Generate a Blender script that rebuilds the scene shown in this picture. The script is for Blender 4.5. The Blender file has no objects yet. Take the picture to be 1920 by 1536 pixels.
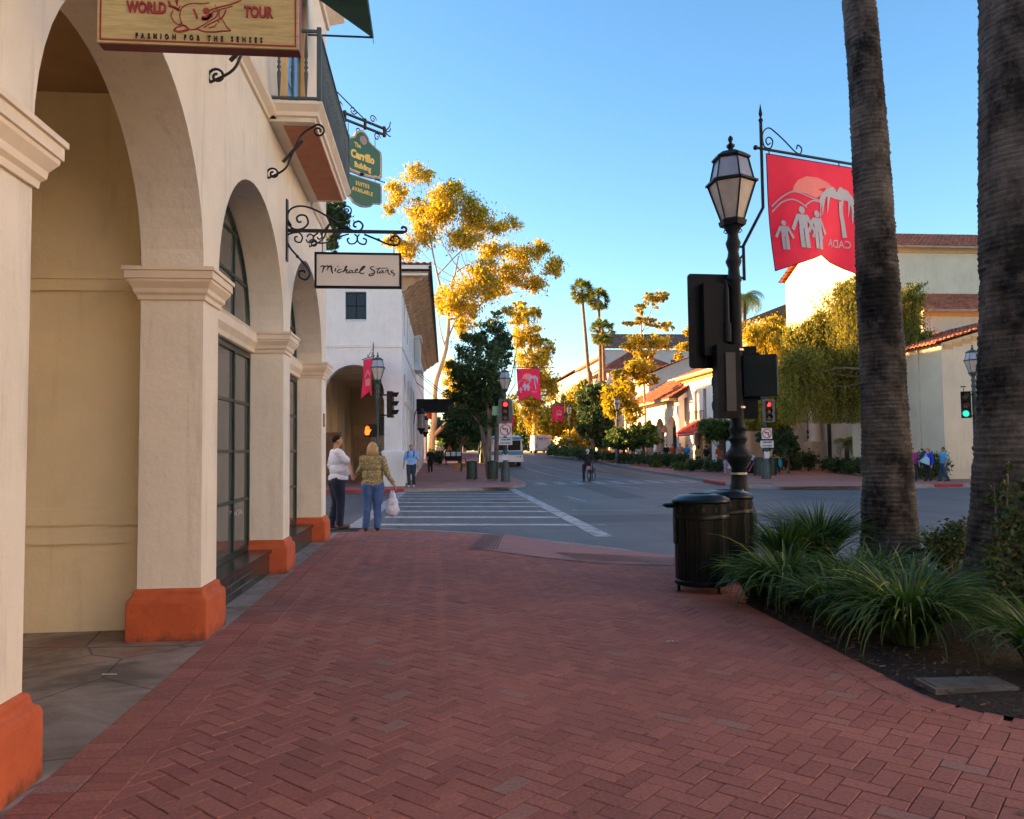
import bpy, math, random
import numpy as np
from mathutils import Vector, Matrix
from math import radians, sin, cos, pi, tan, atan2, sqrt

# ---------------------------------------------------------------- camera, sky, sun, exposure
SC = bpy.context.scene
W, H, F = 1920.0, 1536.0, 1490.0
YAW, PITCH, ROLL, EYE = radians(5.66), radians(2.974), radians(-0.63), 1.5
CAMROT = Matrix.Rotation(-YAW, 4, 'Z') @ Matrix.Rotation(pi/2+PITCH, 4, 'X') @ Matrix.Rotation(ROLL, 4, 'Z')
cd = bpy.data.cameras.new('camera'); cam = bpy.data.objects.new('camera', cd)
SC.collection.objects.link(cam); SC.camera = cam
cam.matrix_world = Matrix.Translation((0, 0, EYE)) @ CAMROT
cd.sensor_width = 36; cd.lens = F/W*36; cd.clip_start = .05; cd.clip_end = 3000
SUN_EL, SUN_LEFT = radians(8.5), radians(62)      # sun low, ahead and to the left
wd = bpy.data.worlds.new("World"); SC.world = wd; wd.use_nodes = True
wn = wd.node_tree.nodes; bg = wn['Background']
sky = wn.new('ShaderNodeTexSky'); sky.sky_type = 'NISHITA'; sky.sun_disc = False
sky.sun_elevation = SUN_EL; sky.sun_rotation = -SUN_LEFT
sky.air_density = 1.0; sky.dust_density = 0.55; sky.ozone_density = 2.5; sky.altitude = 0
hs_ = wn.new('ShaderNodeHueSaturation'); hs_.inputs['Saturation'].default_value = 1.12
wd.node_tree.links.new(sky.outputs[0], hs_.inputs['Color']); wd.node_tree.links.new(hs_.outputs[0], bg.inputs[0]); bg.inputs[1].default_value = 0.09
ld = bpy.data.lights.new('sun', 'SUN'); lo = bpy.data.objects.new('sun', ld); SC.collection.objects.link(lo)
ld.energy = 5.0; ld.angle = radians(.5); ld.color = (1.0, .54, .20)
sdir = Vector((-sin(SUN_LEFT)*cos(SUN_EL), cos(SUN_LEFT)*cos(SUN_EL), sin(SUN_EL)))
lo.rotation_euler = sdir.to_track_quat('Z', 'Y').to_euler(); lo.location = (-60, 30, 40)
SC.view_settings.view_transform = 'Standard'; SC.view_settings.look = 'None'
SC.view_settings.exposure = 2.48; SC.view_settings.gamma = 1.0
SC.render.engine = 'CYCLES'
SC.cycles.use_denoising = True
SC.cycles.max_bounces = 8; SC.cycles.transparent_max_bounces = 16

# ---------------------------------------------------------------- ground height, picture-to-place helpers
def gz(y):
    t = min(1.0, max(0.0, (y-46.0)/60.0))
    return 1.35*t*t*(3-2*t)
R3 = CAMROT.to_3x3()
def ray(px, py):
    return R3 @ Vector(((px-W/2)/F, -(py-H/2)/F, -1.0))
def G(px, py, z=0.0):
    """the point of the ground (plus z) seen at a place of the photograph"""
    d = ray(px, py); y = 30.0
    if d.z >= -1e-4: d.z = -1e-4
    lo_, hi = 0.5, 400.0
    for _ in range(50):
        y = (lo_+hi)/2
        if EYE + d.z/d.y*y > gz(y)+z: lo_ = y
        else: hi = y
    return Vector((d.x/d.y*y, y, gz(y)+z))
def P(px, py, Y):
    d = ray(px, py); return Vector((d.x/d.y*Y, Y, EYE+d.z/d.y*Y))
def X2(px, py, Y): return P(px, py, Y).x
def Z2(px, py, Y): return P(px, py, Y).z

# ---------------------------------------------------------------- materials
MATS = {}
def newmat(name):
    m = bpy.data.materials.new(name); m.use_nodes = True; MATS[name] = m
    return m, m.node_tree.nodes, m.node_tree.links, m.node_tree.nodes['Principled BSDF']
def ramp(n, l, src, c0, c1, p0=.3, p1=.7):
    r = n.new('ShaderNodeValToRGB'); l.new(src, r.inputs[0])
    r.color_ramp.elements[0].position = p0; r.color_ramp.elements[0].color = (*c0, 1)
    r.color_ramp.elements[1].position = p1; r.color_ramp.elements[1].color = (*c1, 1)
    return r.outputs[0]
def noise(n, l, scale, detail=5, rough=.6, coord=None, dist=0, stretch=None):
    t = n.new('ShaderNodeTexNoise'); t.inputs['Scale'].default_value = scale
    t.inputs['Detail'].default_value = detail; t.inputs['Roughness'].default_value = rough
    t.inputs['Distortion'].default_value = dist
    g = n.new('ShaderNodeNewGeometry'); s = coord or g.outputs['Position']
    if stretch:
        mp = n.new('ShaderNodeMapping'); mp.inputs['Scale'].default_value = stretch
        l.new(s, mp.inputs[0]); s = mp.outputs[0]
    l.new(s, t.inputs['Vector']); return t.outputs['Fac']
def mixc(n, l, fac, a, b, mode='MIX'):
    m = n.new('ShaderNodeMix'); m.data_type = 'RGBA'; m.blend_type = mode
    if isinstance(fac, (int, float)): m.inputs['Factor'].default_value = fac
    else: l.new(fac, m.inputs['Factor'])
    for v, i in ((a, 6), (b, 7)):
        if isinstance(v, tuple): m.inputs[i].default_value = (*v, 1)
        else: l.new(v, m.inputs[i])
    return m.outputs[2]
def bump(n, l, bs, h, strength=.3, dist=.01):
    b = n.new('ShaderNodeBump'); b.inputs['Strength'].default_value = strength; b.inputs['Distance'].default_value = dist
    l.new(h, b.inputs['Height']); l.new(b.outputs[0], bs.inputs['Normal'])
def mat(name, col, rough=.7, metal=0, var=.12, scale=3.0, bmp=0, bscale=60, bdist=.004, spec=None, col2=None, stretch=None, emit=None, es=1):
    if name in MATS: return MATS[name]
    m, n, l, b = newmat(name)
    b.inputs['Roughness'].default_value = rough; b.inputs['Metallic'].default_value = metal
    if spec is not None: b.inputs['Specular IOR Level'].default_value = spec
    c0 = tuple(c*(1-var) for c in col); c1 = col2 or tuple(min(1, c*(1+var)) for c in col)
    if var or col2:
        l.new(ramp(n, l, noise(n, l, scale, stretch=stretch), c0, c1), b.inputs['Base Color'])
    else: b.inputs['Base Color'].default_value = (*col, 1)
    if bmp: bump(n, l, b, noise(n, l, bscale), bmp, bdist)
    if emit: b.inputs['Emission Color'].default_value = (*emit, 1); b.inputs['Emission Strength'].default_value = es
    return m
def plaster(name, col, dirt=.25):
    m, n, l, b = newmat(name); b.inputs['Roughness'].default_value = .85
    base = ramp(n, l, noise(n, l, .9, 6, .65), tuple(c*.90 for c in col), tuple(min(1, c*1.07) for c in col))
    streak = noise(n, l, 2.2, 6, .7, stretch=(3, 3, .35), dist=.4)
    s = ramp(n, l, streak, (1-dirt, 1-dirt*1.02, 1-dirt*1.05), (1, 1, 1), .28, .46)
    l.new(mixc(n, l, 1.0, base, s, 'MULTIPLY'), b.inputs['Base Color'])
    h_ = n.new('ShaderNodeMath'); h_.operation = 'ADD'; l.new(noise(n, l, 14, 8, .7), h_.inputs[0]); l.new(noise(n, l, 2.6, 3, .5, dist=.8), h_.inputs[1])
    bump(n, l, b, h_.outputs[0], .55, .014); return m
def glass(name, col=(.02, .025, .03), rough=.06):
    m, n, l, b = newmat(name); b.inputs['Base Color'].default_value = (*col, 1); b.inputs['Roughness'].default_value = rough
    b.inputs['Specular IOR Level'].default_value = .4 if rough > .1 else .8
    bump(n, l, b, noise(n, l, 1.2, 2), .08, .02); return m
def tilemat(name, c0, c1, axis_scale=3.3, rowscale=None):
    m, n, l, b = newmat(name); b.inputs['Roughness'].default_value = .8
    v = n.new('ShaderNodeTexVoronoi'); v.inputs['Scale'].default_value = 3.2
    g = n.new('ShaderNodeNewGeometry'); l.new(g.outputs['Position'], v.inputs['Vector'])
    sp = n.new('ShaderNodeSeparateColor'); l.new(v.outputs['Color'], sp.inputs[0])
    l.new(ramp(n, l, sp.outputs[0], c0, c1, 0, 1), b.inputs['Base Color'])
    bump(n, l, b, noise(n, l, 30), .3, .01); return m
def leafmat(name, c0, c1, trans=.45, c2=None):
    m, n, l, b = newmat(name); b.inputs['Roughness'].default_value = .55
    g = n.new('ShaderNodeNewGeometry')
    r = n.new('ShaderNodeValToRGB'); l.new(g.outputs['Random Per Island'], r.inputs[0])
    r.color_ramp.elements[0].color = (*c0, 1); r.color_ramp.elements[1].color = (*c1, 1)
    if c2:
        e = r.color_ramp.elements.new(.93); e.color = (*c1, 1); r.color_ramp.elements[2].color = (*c2, 1)
        r.color_ramp.elements[2].position = 1.0
    l.new(r.outputs[0], b.inputs['Base Color'])
    t = n.new('ShaderNodeBsdfTranslucent'); ms = n.new('ShaderNodeMixShader'); ms.inputs[0].default_value = trans
    hs = n.new('ShaderNodeHueSaturation'); hs.inputs['Value'].default_value = 1.6; hs.inputs['Saturation'].default_value = 1.1
    l.new(r.outputs[0], hs.inputs['Color']); l.new(hs.outputs[0], t.inputs[0])
    l.new(b.outputs[0], ms.inputs[1]); l.new(t.outputs[0], ms.inputs[2])
    l.new(ms.outputs[0], n['Material Output'].inputs[0]); return m
def islandmat(name, c0, c1, c2, rough=.85, speck=True):
    """a different tone for each separate brick or blade"""
    m, n, l, b = newmat(name); b.inputs['Roughness'].default_value = rough
    g = n.new('ShaderNodeNewGeometry'); r = n.new('ShaderNodeValToRGB'); l.new(g.outputs['Random Per Island'], r.inputs[0])
    r.color_ramp.elements[0].color = (*c0, 1); r.color_ramp.elements[1].color = (*c1, 1)
    r.color_ramp.elements[1].position = .965
    e = r.color_ramp.elements.new(.99); e.color = (*c2, 1)
    sp = ramp(n, l, noise(n, l, 55, 3), (.74, .74, .74), (1.12, 1.12, 1.12), .35, .65)
    big = ramp(n, l, noise(n, l, .55, 4), (.80, .82, .86), (1.12, 1.06, 1.04), .3, .7)
    c = mixc(n, l, 1, r.outputs[0], sp, 'MULTIPLY'); c = mixc(n, l, 1, c, big, 'MULTIPLY')
    l.new(c, b.inputs['Base Color']); bump(n, l, b, noise(n, l, 130, 4), .4, .003); return m
def brickpave(name, c1, c2, mortar, scale=1.0, rot=0.0):
    m, n, l, b = newmat(name); b.inputs['Roughness'].default_value = .85
    t = n.new('ShaderNodeTexBrick'); g = n.new('ShaderNodeNewGeometry'); mp = n.new('ShaderNodeMapping')
    mp.inputs['Rotation'].default_value = (0, 0, rot); l.new(g.outputs['Position'], mp.inputs[0]); l.new(mp.outputs[0], t.inputs['Vector'])
    t.inputs['Scale'].default_value = scale; t.inputs['Brick Width'].default_value = .2; t.inputs['Row Height'].default_value = .1
    t.inputs['Mortar Size'].default_value = .006; t.inputs['Mortar Smooth'].default_value = .3
    t.inputs['Color1'].default_value = (*c1, 1); t.inputs['Color2'].default_value = (*c2, 1); t.inputs['Mortar'].default_value = (*mortar, 1)
    big = ramp(n, l, noise(n, l, .4, 5), (.78, .78, .78), (1.15, 1.12, 1.1), .3, .7)
    l.new(mixc(n, l, 1, t.outputs[0], big, 'MULTIPLY'), b.inputs['Base Color']); return m
# plain colours
M_CREAM = plaster('cream_plaster', (.80, .755, .64), .20); M_CREAMIN = plaster('porch_plaster', (.90, .79, .53), .10)
M_TRIM = mat('cream_trim', (.76, .68, .55), .7, var=.08, bmp=.15)
def basepaint():
    m, n, l, b = newmat('orange_paint'); b.inputs['Roughness'].default_value = .8
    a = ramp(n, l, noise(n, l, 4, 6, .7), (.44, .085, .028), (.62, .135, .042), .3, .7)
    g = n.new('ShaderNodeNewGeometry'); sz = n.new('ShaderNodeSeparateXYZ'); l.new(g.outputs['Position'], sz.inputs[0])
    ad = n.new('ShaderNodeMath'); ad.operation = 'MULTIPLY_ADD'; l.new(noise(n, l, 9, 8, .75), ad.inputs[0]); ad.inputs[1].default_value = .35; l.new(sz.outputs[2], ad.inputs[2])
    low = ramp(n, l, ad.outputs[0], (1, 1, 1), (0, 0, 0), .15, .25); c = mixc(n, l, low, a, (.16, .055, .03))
    chip = ramp(n, l, noise(n, l, 16, 6, .8), (0, 0, 0), (1, 1, 1), .71, .74); c = mixc(n, l, chip, c, (.42, .30, .22))
    l.new(c, b.inputs['Base Color']); bump(n, l, b, noise(n, l, 20, 7, .7), .6, .014); return m
M_ORANGE = basepaint()
M_WHITEB = plaster('pale_plaster', (.70, .73, .74), .12)
M_BANK = plaster('bank_plaster', (.66, .57, .42), .15); M_WHITE = plaster('white_plaster', (.78, .74, .66), .15)
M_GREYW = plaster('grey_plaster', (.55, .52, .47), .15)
M_SOFFIT = mat('soffit_wood', (.40, .28, .18), .8, var=.2)
M_TERRA = mat('terracotta_panel', (.50, .20, .11), .8, var=.12, scale=6)
M_IRON = mat('black_iron', (.02, .022, .026), .45, .6, var=.15)
M_GRN = mat('dark_green_metal', (.018, .045, .042), .35, .3, var=.2, bmp=.15)
M_GRNRAIL = mat('green_rail_metal', (.06, .085, .09), .5, .2, var=.2)  # lighter grey-green metal for railing and awning frame
M_POST = mat('post_paint', (.010, .014, .017), .5, 0, spec=.22, var=.25, scale=8, bmp=.2)
M_POSTFAR = mat('street_post_paint', (.035, .06, .06), .5, .2, var=.25)
M_BLACK = mat('black_paint', (.006, .008, .010), .5, var=.2, spec=.18)
M_BINK = mat('bin_paint', (.003, .006, .006), .3, 0, spec=.22, var=.3, scale=9, bmp=.2, bscale=30)
M_GLASS = glass('dark_glass', (.012, .014, .016), .12); M_GLASS2 = glass('shop_glass', (.10, .11, .11), .04)

M_LAMPG = mat('frosted_lamp_glass', (.42, .39, .37), .35, var=.15, scale=6)
M_LAMPB = mat('frosted_lamp_glass_clear', (.30, .33, .42), .3, var=.1, scale=6)
M_RED = mat('banner_cloth', (.86, .012, .085), .75, var=.06, scale=4)
M_REDP = mat('banner_pink', (.86, .26, .26), .75, var=.05); M_BLUEP = mat('banner_pale', (.44, .50, .62), .75, var=.04)
M_TILE = tilemat('clay_tile', (.24, .06, .03), (.48, .15, .07)); M_TILE2 = tilemat('brown_tile', (.16, .065, .04), (.33, .14, .09))
M_ASPH = None
M_AWN = mat('green_canvas', (.006, .075, .06), .8, var=.12, scale=12); M_AWNR = mat('red_canvas', (.62, .03, .015), .8, var=.1)
M_CONC = mat('concrete', (.30, .26, .235), .85, var=.25, scale=2.2, bmp=.3, bscale=70)
M_CURB = mat('curb_concrete', (.24, .235, .225), .85, var=.25, scale=3, bmp=.3)
M_REDCURB = mat('red_curb_paint', (.30, .03, .03), .8, var=.3)
M_SOIL = mat('planting_soil', (.020, .015, .012), .95, var=.5, scale=14, bmp=1, bscale=40, bdist=.05)
M_LEAFDK = leafmat('dark_leaves', (.020, .045, .016), (.085, .14, .042), .3)
M_EUC = leafmat('eucalyptus_leaves', (.16, .17, .03), (.66, .47, .05), .5)
M_GOLD = leafmat('golden_leaves', (.13, .16, .028), (.60, .43, .045), .5)
M_GREEN = leafmat('green_leaves', (.035, .08, .018), (.12, .19, .04), .4)
M_PEP = leafmat('pepper_leaves', (.018, .050, .014), (.38, .33, .05), .5)
M_HEDGE = leafmat('hedge_leaves', (.018, .045, .014), (.06, .11, .028), .25)
M_BLADE = leafmat('strap_leaves', (.014, .050, .010), (.10, .17, .030), .3, c2=(.38, .34, .08))
M_SHRUB = leafmat('shrub_leaves', (.02, .045, .014), (.085, .12, .03), .3, c2=(.30, .15, .06))
M_FROND = leafmat('palm_fronds', (.07, .11, .025), (.22, .24, .05), .4)
M_BARKP = mat('palm_bark', (.085, .066, .055), .95, var=.5, scale=9, bmp=1, bscale=22, bdist=.03, stretch=(1, 1, 3))
M_BARKE = mat('pale_bark', (.46, .31, .19), .8, var=.25, scale=2, stretch=(1, 1, .3)); M_BARKD = mat('grey_bark', (.16, .13, .11), .9, var=.35, scale=4, bmp=.5)
M_BARKPP = mat('palm_skirt_bark', (.22, .13, .07), .9, var=.4, scale=3)
# ---------------------------------------------------------------- mesh builder
class MB:
    def __init__(s): s.v = []; s.f = []; s.m = []; s.mi = 0; s.smooth = False
    def add(s, vs, fs):
        o = len(s.v); s.v += [tuple(p) for p in vs]; s.f += [tuple(i+o for i in f) for f in fs]; s.m += [s.mi]*len(fs); return s
    def box(s, x0, x1, y0, y1, z0, z1):
        if x0 > x1: x0, x1 = x1, x0
        if y0 > y1: y0, y1 = y1, y0
        if z0 > z1: z0, z1 = z1, z0
        return s.add([(x0,y0,z0),(x1,y0,z0),(x1,y1,z0),(x0,y1,z0),(x0,y0,z1),(x1,y0,z1),(x1,y1,z1),(x0,y1,z1)],
                     [(0,3,2,1),(4,5,6,7),(0,1,5,4),(1,2,6,5),(2,3,7,6),(3,0,4,7)])
    def quad(s, a, b, c, d): return s.add([a,b,c,d], [(0,1,2,3)])
    def poly(s, pts): return s.add(pts, [tuple(range(len(pts)))])
    def prism(s, pts, fa, fb):
        """closed solid between two maps of a 2-D outline"""
        n = len(pts); a = [fa(*p) for p in pts]; b = [fb(*p) for p in pts]
        fs = [tuple(range(n))[::-1], tuple(range(n, 2*n))]+[(i, (i+1) % n, n+(i+1) % n, n+i) for i in range(n)]
        return s.add(a+b, fs)
    def slab(s, pts, z0, z1): return s.prism(pts, lambda x, y: (x, y, z0), lambda x, y: (x, y, z1))
    def cyl(s, p0, p1, r0, r1=None, n=10, caps=True):
        r1 = r0 if r1 is None else r1; p0 = Vector(p0); p1 = Vector(p1); d = (p1-p0).normalized()
        a = d.orthogonal().normalized(); b = d.cross(a); vs = []
        for p, r in ((p0, r0), (p1, r1)):
            vs += [p+(a*cos(2*pi*i/n)+b*sin(2*pi*i/n))*r for i in range(n)]
        fs = [(i, (i+1) % n, n+(i+1) % n, n+i) for i in range(n)]
        if caps: fs += [tuple(range(n))[::-1], tuple(range(n, 2*n))]
        return s.add(vs, fs)
    def tube(s, path, r, n=6, flat=None):
        path = [Vector(p) for p in path]; rs = r if isinstance(r, (list, tuple)) else [r]*len(path); vs = []; prev = None
        for i, p in enumerate(path):
            d = (path[min(i+1, len(path)-1)]-path[max(i-1, 0)])
            if d.length < 1e-9: d = Vector((0, 0, 1))
            d.normalize()
            a = d.orthogonal().normalized() if prev is None else (prev-d*prev.dot(d))
            if a.length < 1e-6: a = d.orthogonal()
            a.normalize(); prev = a; b = d.cross(a)
            vs += [p+(a*cos(2*pi*k/n)+b*sin(2*pi*k/n))*rs[i] for k in range(n)]
        fs = []
        for i in range(len(path)-1):
            for k in range(n): fs.append((i*n+k, i*n+(k+1) % n, (i+1)*n+(k+1) % n, (i+1)*n+k))
        fs += [tuple(range(n))[::-1], tuple((len(path)-1)*n+k for k in range(n))]
        return s.add(vs, fs)
    def lathe(s, prof, c=(0, 0, 0), n=16, phase=0.0, flute=0):
        vs = []; fs = []
        for (r, z) in prof:
            for k in range(n):
                rr = r*(1-flute*(k % 2)); a = phase+2*pi*k/n
                vs.append((c[0]+rr*cos(a), c[1]+rr*sin(a), c[2]+z))
        for i in range(len(prof)-1):
            for k in range(n): fs.append((i*n+k, i*n+(k+1) % n, (i+1)*n+(k+1) % n, (i+1)*n+k))
        if prof[0][0] > 1e-4: fs.append(tuple(range(n))[::-1])
        if prof[-1][0] > 1e-4: fs.append(tuple((len(prof)-1)*n+k for k in range(n)))
        return s.add(vs, fs)
    def ell(s, c, r, nu=14, nv=9):
        vs = [(c[0], c[1], c[2]-r[2])]; fs = []
        for j in range(1, nv):
            t = -pi/2+pi*j/nv
            vs += [(c[0]+r[0]*cos(t)*cos(2*pi*k/nu), c[1]+r[1]*cos(t)*sin(2*pi*k/nu), c[2]+r[2]*sin(t)) for k in range(nu)]
        vs.append((c[0], c[1], c[2]+r[2])); L = len(vs)-1
        for k in range(nu): fs.append((0, 1+(k+1) % nu, 1+k)); fs.append((L, L-nu+k, L-nu+(k+1) % nu))
        for j in range(nv-2):
            for k in range(nu):
                a = 1+j*nu; fs.append((a+k, a+(k+1) % nu, a+nu+(k+1) % nu, a+nu+k))
        return s.add(vs, fs)
    def cap(s, p0, p1, r0, r1, n=12):
        """tapered limb with round ends"""
        p0 = Vector(p0); p1 = Vector(p1); s.cyl(p0, p1, r0, r1, n); s.ell(p0, (r0,)*3, n, 7); s.ell(p1, (r1,)*3, n, 7); return s
    def ribbon(s, pts, w, fa, fb=None):
        """flat stroke of width w along a 2-D path, mapped by fa (front) and fb (back)"""
        P2 = [Vector((p[0], p[1])) for p in pts]; L = []; Rr = []
        ws = w if isinstance(w, (list, tuple)) else [w]*len(P2)
        for i, p in enumerate(P2):
            d = P2[min(i+1, len(P2)-1)]-P2[max(i-1, 0)]
            d = d.normalized() if d.length > 1e-9 else Vector((1, 0)); nn = Vector((-d.y, d.x))*ws[i]/2
            L.append(p+nn); Rr.append(p-nn)
        n = len(P2); vs = [fa(*q) for q in L]+[fa(*q) for q in Rr]; fs = [(i, i+1, n+i+1, n+i) for i in range(n-1)]
        s.add(vs, fs)
        if fb:
            s.add([fb(*q) for q in L]+[fb(*q) for q in Rr], [f[::-1] for f in fs])
            for A in (L, Rr):
                s.add([fa(*q) for q in A]+[fb(*q) for q in A], [(i, i+1, n+i+1, n+i) for i in range(n-1)])
        return s
    def shift(s, v):
        s.v = [(p[0]-v[0], p[1]-v[1], p[2]-v[2]) for p in s.v]; return s
    def xf(s, M, start=0):
        s.v = s.v[:start]+[tuple(M @ Vector(p)) for p in s.v[start:]]; return s
    def mesh(s, name, mats, smooth=None, auto=None):
        me = bpy.data.meshes.new(name); me.from_pydata(s.v, [], s.f)
        for m in (mats if isinstance(mats, (list, tuple)) else [mats]): me.materials.append(m)
        if any(s.m): me.polygons.foreach_set('material_index', s.m)
        if smooth or (smooth is None and s.smooth): me.shade_smooth()
        me.update()
        if auto is not None:
            me.shade_smooth()
            try: me.set_sharp_from_angle(angle=radians(auto))
            except Exception: pass
        return me
def tagp(o, label=None, cat=None, group=None, kind=None):
    if label: o['label'] = label
    if cat: o['category'] = cat
    if group: o['group'] = group
    if kind: o['kind'] = kind
    return o
def link(name, me, parent=None, loc=None):
    o = bpy.data.objects.new(name, me); SC.collection.objects.link(o)
    if parent is not None: o.parent = parent
    if loc is not None: o.location = loc
    return o
class T:
    """a thing: an Empty at its base with parts as children"""
    def __init__(s, name, label, cat, loc=(0, 0, 0), rz=0.0, group=None):
        s.o = bpy.data.objects.new(name, None); SC.collection.objects.link(s.o); s.o.empty_display_size = .2
        s.loc = Vector(loc); s.o.location = s.loc; s.o.rotation_euler = (0, 0, rz); tagp(s.o, label, cat, group)
    def part(s, name, mb, mats, parent=None, world=False, label=None, auto=None, smooth=None):
        if world: mb.shift(s.loc)
        o = link(name, mb.mesh(name, mats, auto=auto, smooth=smooth), parent or s.o)
        if label: o['label'] = label
        return o
def struct(name, mb, m, kind='structure', label=None, cat=None, auto=None):
    o = link(name, mb.mesh(name, m, auto=auto)); tagp(o, label, cat, None, kind); return o
def kids(o): return [c for c in SC.objects if c.parent == o]
def dup(root, loc, rz=0.0, label=None, group=None, scale=1.0):
    r = root.copy(); SC.collection.objects.link(r); r.location = loc; r.rotation_euler = (0, 0, rz); r.scale = (scale,)*3
    if label: r['label'] = label
    if group: r['group'] = group
    for ch in kids(root):
        c = ch.copy(); SC.collection.objects.link(c); c.parent = r
        for g in kids(ch):
            d = g.copy(); SC.collection.objects.link(d); d.parent = c
    return r
# ---------------------------------------------------------------- arched wall
def arched_wall(mb, a0, a1, z0, z1, t0, t1, ops, mp, seg=20):
    """wall along a from a0 to a1, thickness t0..t1, ops = (a, b, sill, spring, rise); mp maps (a, t, z) to the place"""
    ops = sorted(ops); cur = a0; allow = mb
    def slab(u0, u1, b0, b1, top0, top1):
        vs = [mp(u0,t0,b0),mp(u1,t0,b1),mp(u1,t1,b1),mp(u0,t1,b0),mp(u0,t0,top0),mp(u1,t0,top1),mp(u1,t1,top1),mp(u0,t1,top0)]
        mb.add(vs, [(0,1,5,4),(2,3,7,6),(0,3,2,1),(4,5,6,7)])
        return vs
    def jamb(u, zb, zt):
        mb.add([mp(u,t0,zb),mp(u,t1,zb),mp(u,t1,zt),mp(u,t0,zt)], [(0,1,2,3)])
    jamb(a0, z0, z1); jamb(a1, z0, z1)
    for (u, v, sill, spring, rise) in ops:
        if u > cur: slab(cur, u, z0, z0, z1, z1)
        jamb(u, sill, spring); jamb(v, sill, spring)
        if sill > z0: slab(u, v, z0, z0, sill, sill)
        c = (u+v)/2; hw = (v-u)/2
        n = seg if rise > 0 else 1
        for i in range(n):
            x0 = c-hw*cos(pi*i/n); x1 = c-hw*cos(pi*(i+1)/n)
            h0 = spring+rise*sin(pi*i/n); h1 = spring+rise*sin(pi*(i+1)/n)
            if rise > 0: slab(x0, x1, h0, h1, z1, z1)
            else: slab(u, v, spring, spring, z1, z1)
        cur = v
    if cur < a1: slab(cur, a1, z0, z0, z1, z1)
# ---------------------------------------------------------------- tiled roof plane
def tile_plane(mb, e0, e1, r0, r1, pitch=.30, rows=None, amp=.045, sub=4):
    """barrel tiles: eave from e0 to e1, ridge from r0 to r1, tiles run up the slope"""
    e0, e1, r0, r1 = map(Vector, (e0, e1, r0, r1)); nrm = (e1-e0).cross(r0-e0).normalized()
    if nrm.z < 0: nrm = -nrm
    nw = max(2, int((e1-e0).length/pitch)); nr = rows or max(2, int(((r0+r1)/2-(e0+e1)/2).length/.42)); nu = nw*sub
    for j in range(nr):
        vs = []
        for (t, lift) in ((j/nr, .05), ((j+1.0)/nr, .0)):
            a = e0.lerp(r0, t); b = e1.lerp(r1, t)
            for i in range(nu+1):
                vs.append(a.lerp(b, i/nu)+nrm*(lift+amp*abs(cos(pi*i/sub))*1.6))
        n = nu+1
        mb.add(vs, [(i, i+1, n+i+1, n+i) for i in range(nu)])
        low = [v-nrm*.06 for v in vs[:n]]
        mb.add(low+vs[:n], [(i, i+1, n+i+1, n+i) for i in range(nu)])
    return mb
# ---------------------------------------------------------------- text
FONT = None
def text_mb(mb, txt, size, fa, thick=.0, ext=.004, sx=1.0, align='CENTER', space=1.0, shear=0.0):
    """lettering: size = cap height; fa(x, y, t) maps to the place"""
    cu = bpy.data.curves.new('lettering', 'FONT'); cu.body = txt; cu.size = size/.73; cu.align_x = align
    cu.offset = thick; cu.extrude = ext; cu.space_character = space; cu.shear = shear; cu.resolution_u = 3
    ob = bpy.data.objects.new('lettering', cu); SC.collection.objects.link(ob)
    dg = bpy.context.evaluated_depsgraph_get(); me = bpy.data.meshes.new_from_object(ob.evaluated_get(dg))
    mb.add([fa(v.co.x*sx, v.co.y, v.co.z) for v in me.vertices], [tuple(p.vertices) for p in me.polygons])
    bpy.data.objects.remove(ob); bpy.data.curves.remove(cu); bpy.data.meshes.remove(me)
def spiral(c, r0, r1, a0, turns, n=18):
    return [(c[0]+(r0+(r1-r0)*i/n)*cos(a0+turns*2*pi*i/n), c[1]+(r0+(r1-r0)*i/n)*sin(a0+turns*2*pi*i/n)) for i in range(n+1)]
def smoothpath(pts, k=6):
    """Catmull-Rom through 2-D or 3-D points"""
    Q = [Vector(p) for p in pts]; out = []
    for i in range(len(Q)-1):
        p0 = Q[max(i-1, 0)]; p1 = Q[i]; p2 = Q[i+1]; p3 = Q[min(i+2, len(Q)-1)]
        for j in range(k):
            t = j/k
            out.append(.5*((2*p1)+(p2-p0)*t+(2*p0-5*p1+4*p2-p3)*t*t+(3*p1-p0-3*p2+p3)*t*t*t))
    out.append(Q[-1]); return out
# ---------------------------------------------------------------- foliage
def quads_mesh(name, V, m):
    """V: (n,4,3) array of separate leaves"""
    n = len(V); me = bpy.data.meshes.new(name); me.vertices.add(n*4); me.loops.add(n*4); me.polygons.add(n)
    me.vertices.foreach_set('co', V.reshape(-1).astype(np.float32)); me.loops.foreach_set('vertex_index', np.arange(n*4, dtype=np.int32))
    me.polygons.foreach_set('loop_start', np.arange(0, n*4, 4, dtype=np.int32)); me.materials.append(m); me.update(calc_edges=True); return me
def leaves(rng, C, size, droop=0.0, aspect=.45):
    """rhombic leaves at centres C"""
    n = len(C); d = rng.normal(size=(n, 3)); d[:, 2] -= droop*1.6; d /= np.linalg.norm(d, axis=1)[:, None]
    e = rng.normal(size=(n, 3)); e -= (e*d).sum(1)[:, None]*d; e /= np.linalg.norm(e, axis=1)[:, None]+1e-9
    s = size*(.6+.8*rng.random(n))[:, None]
    return np.stack([C-d*s, C+e*s*aspect, C+d*s, C-e*s*aspect], 1)
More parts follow.
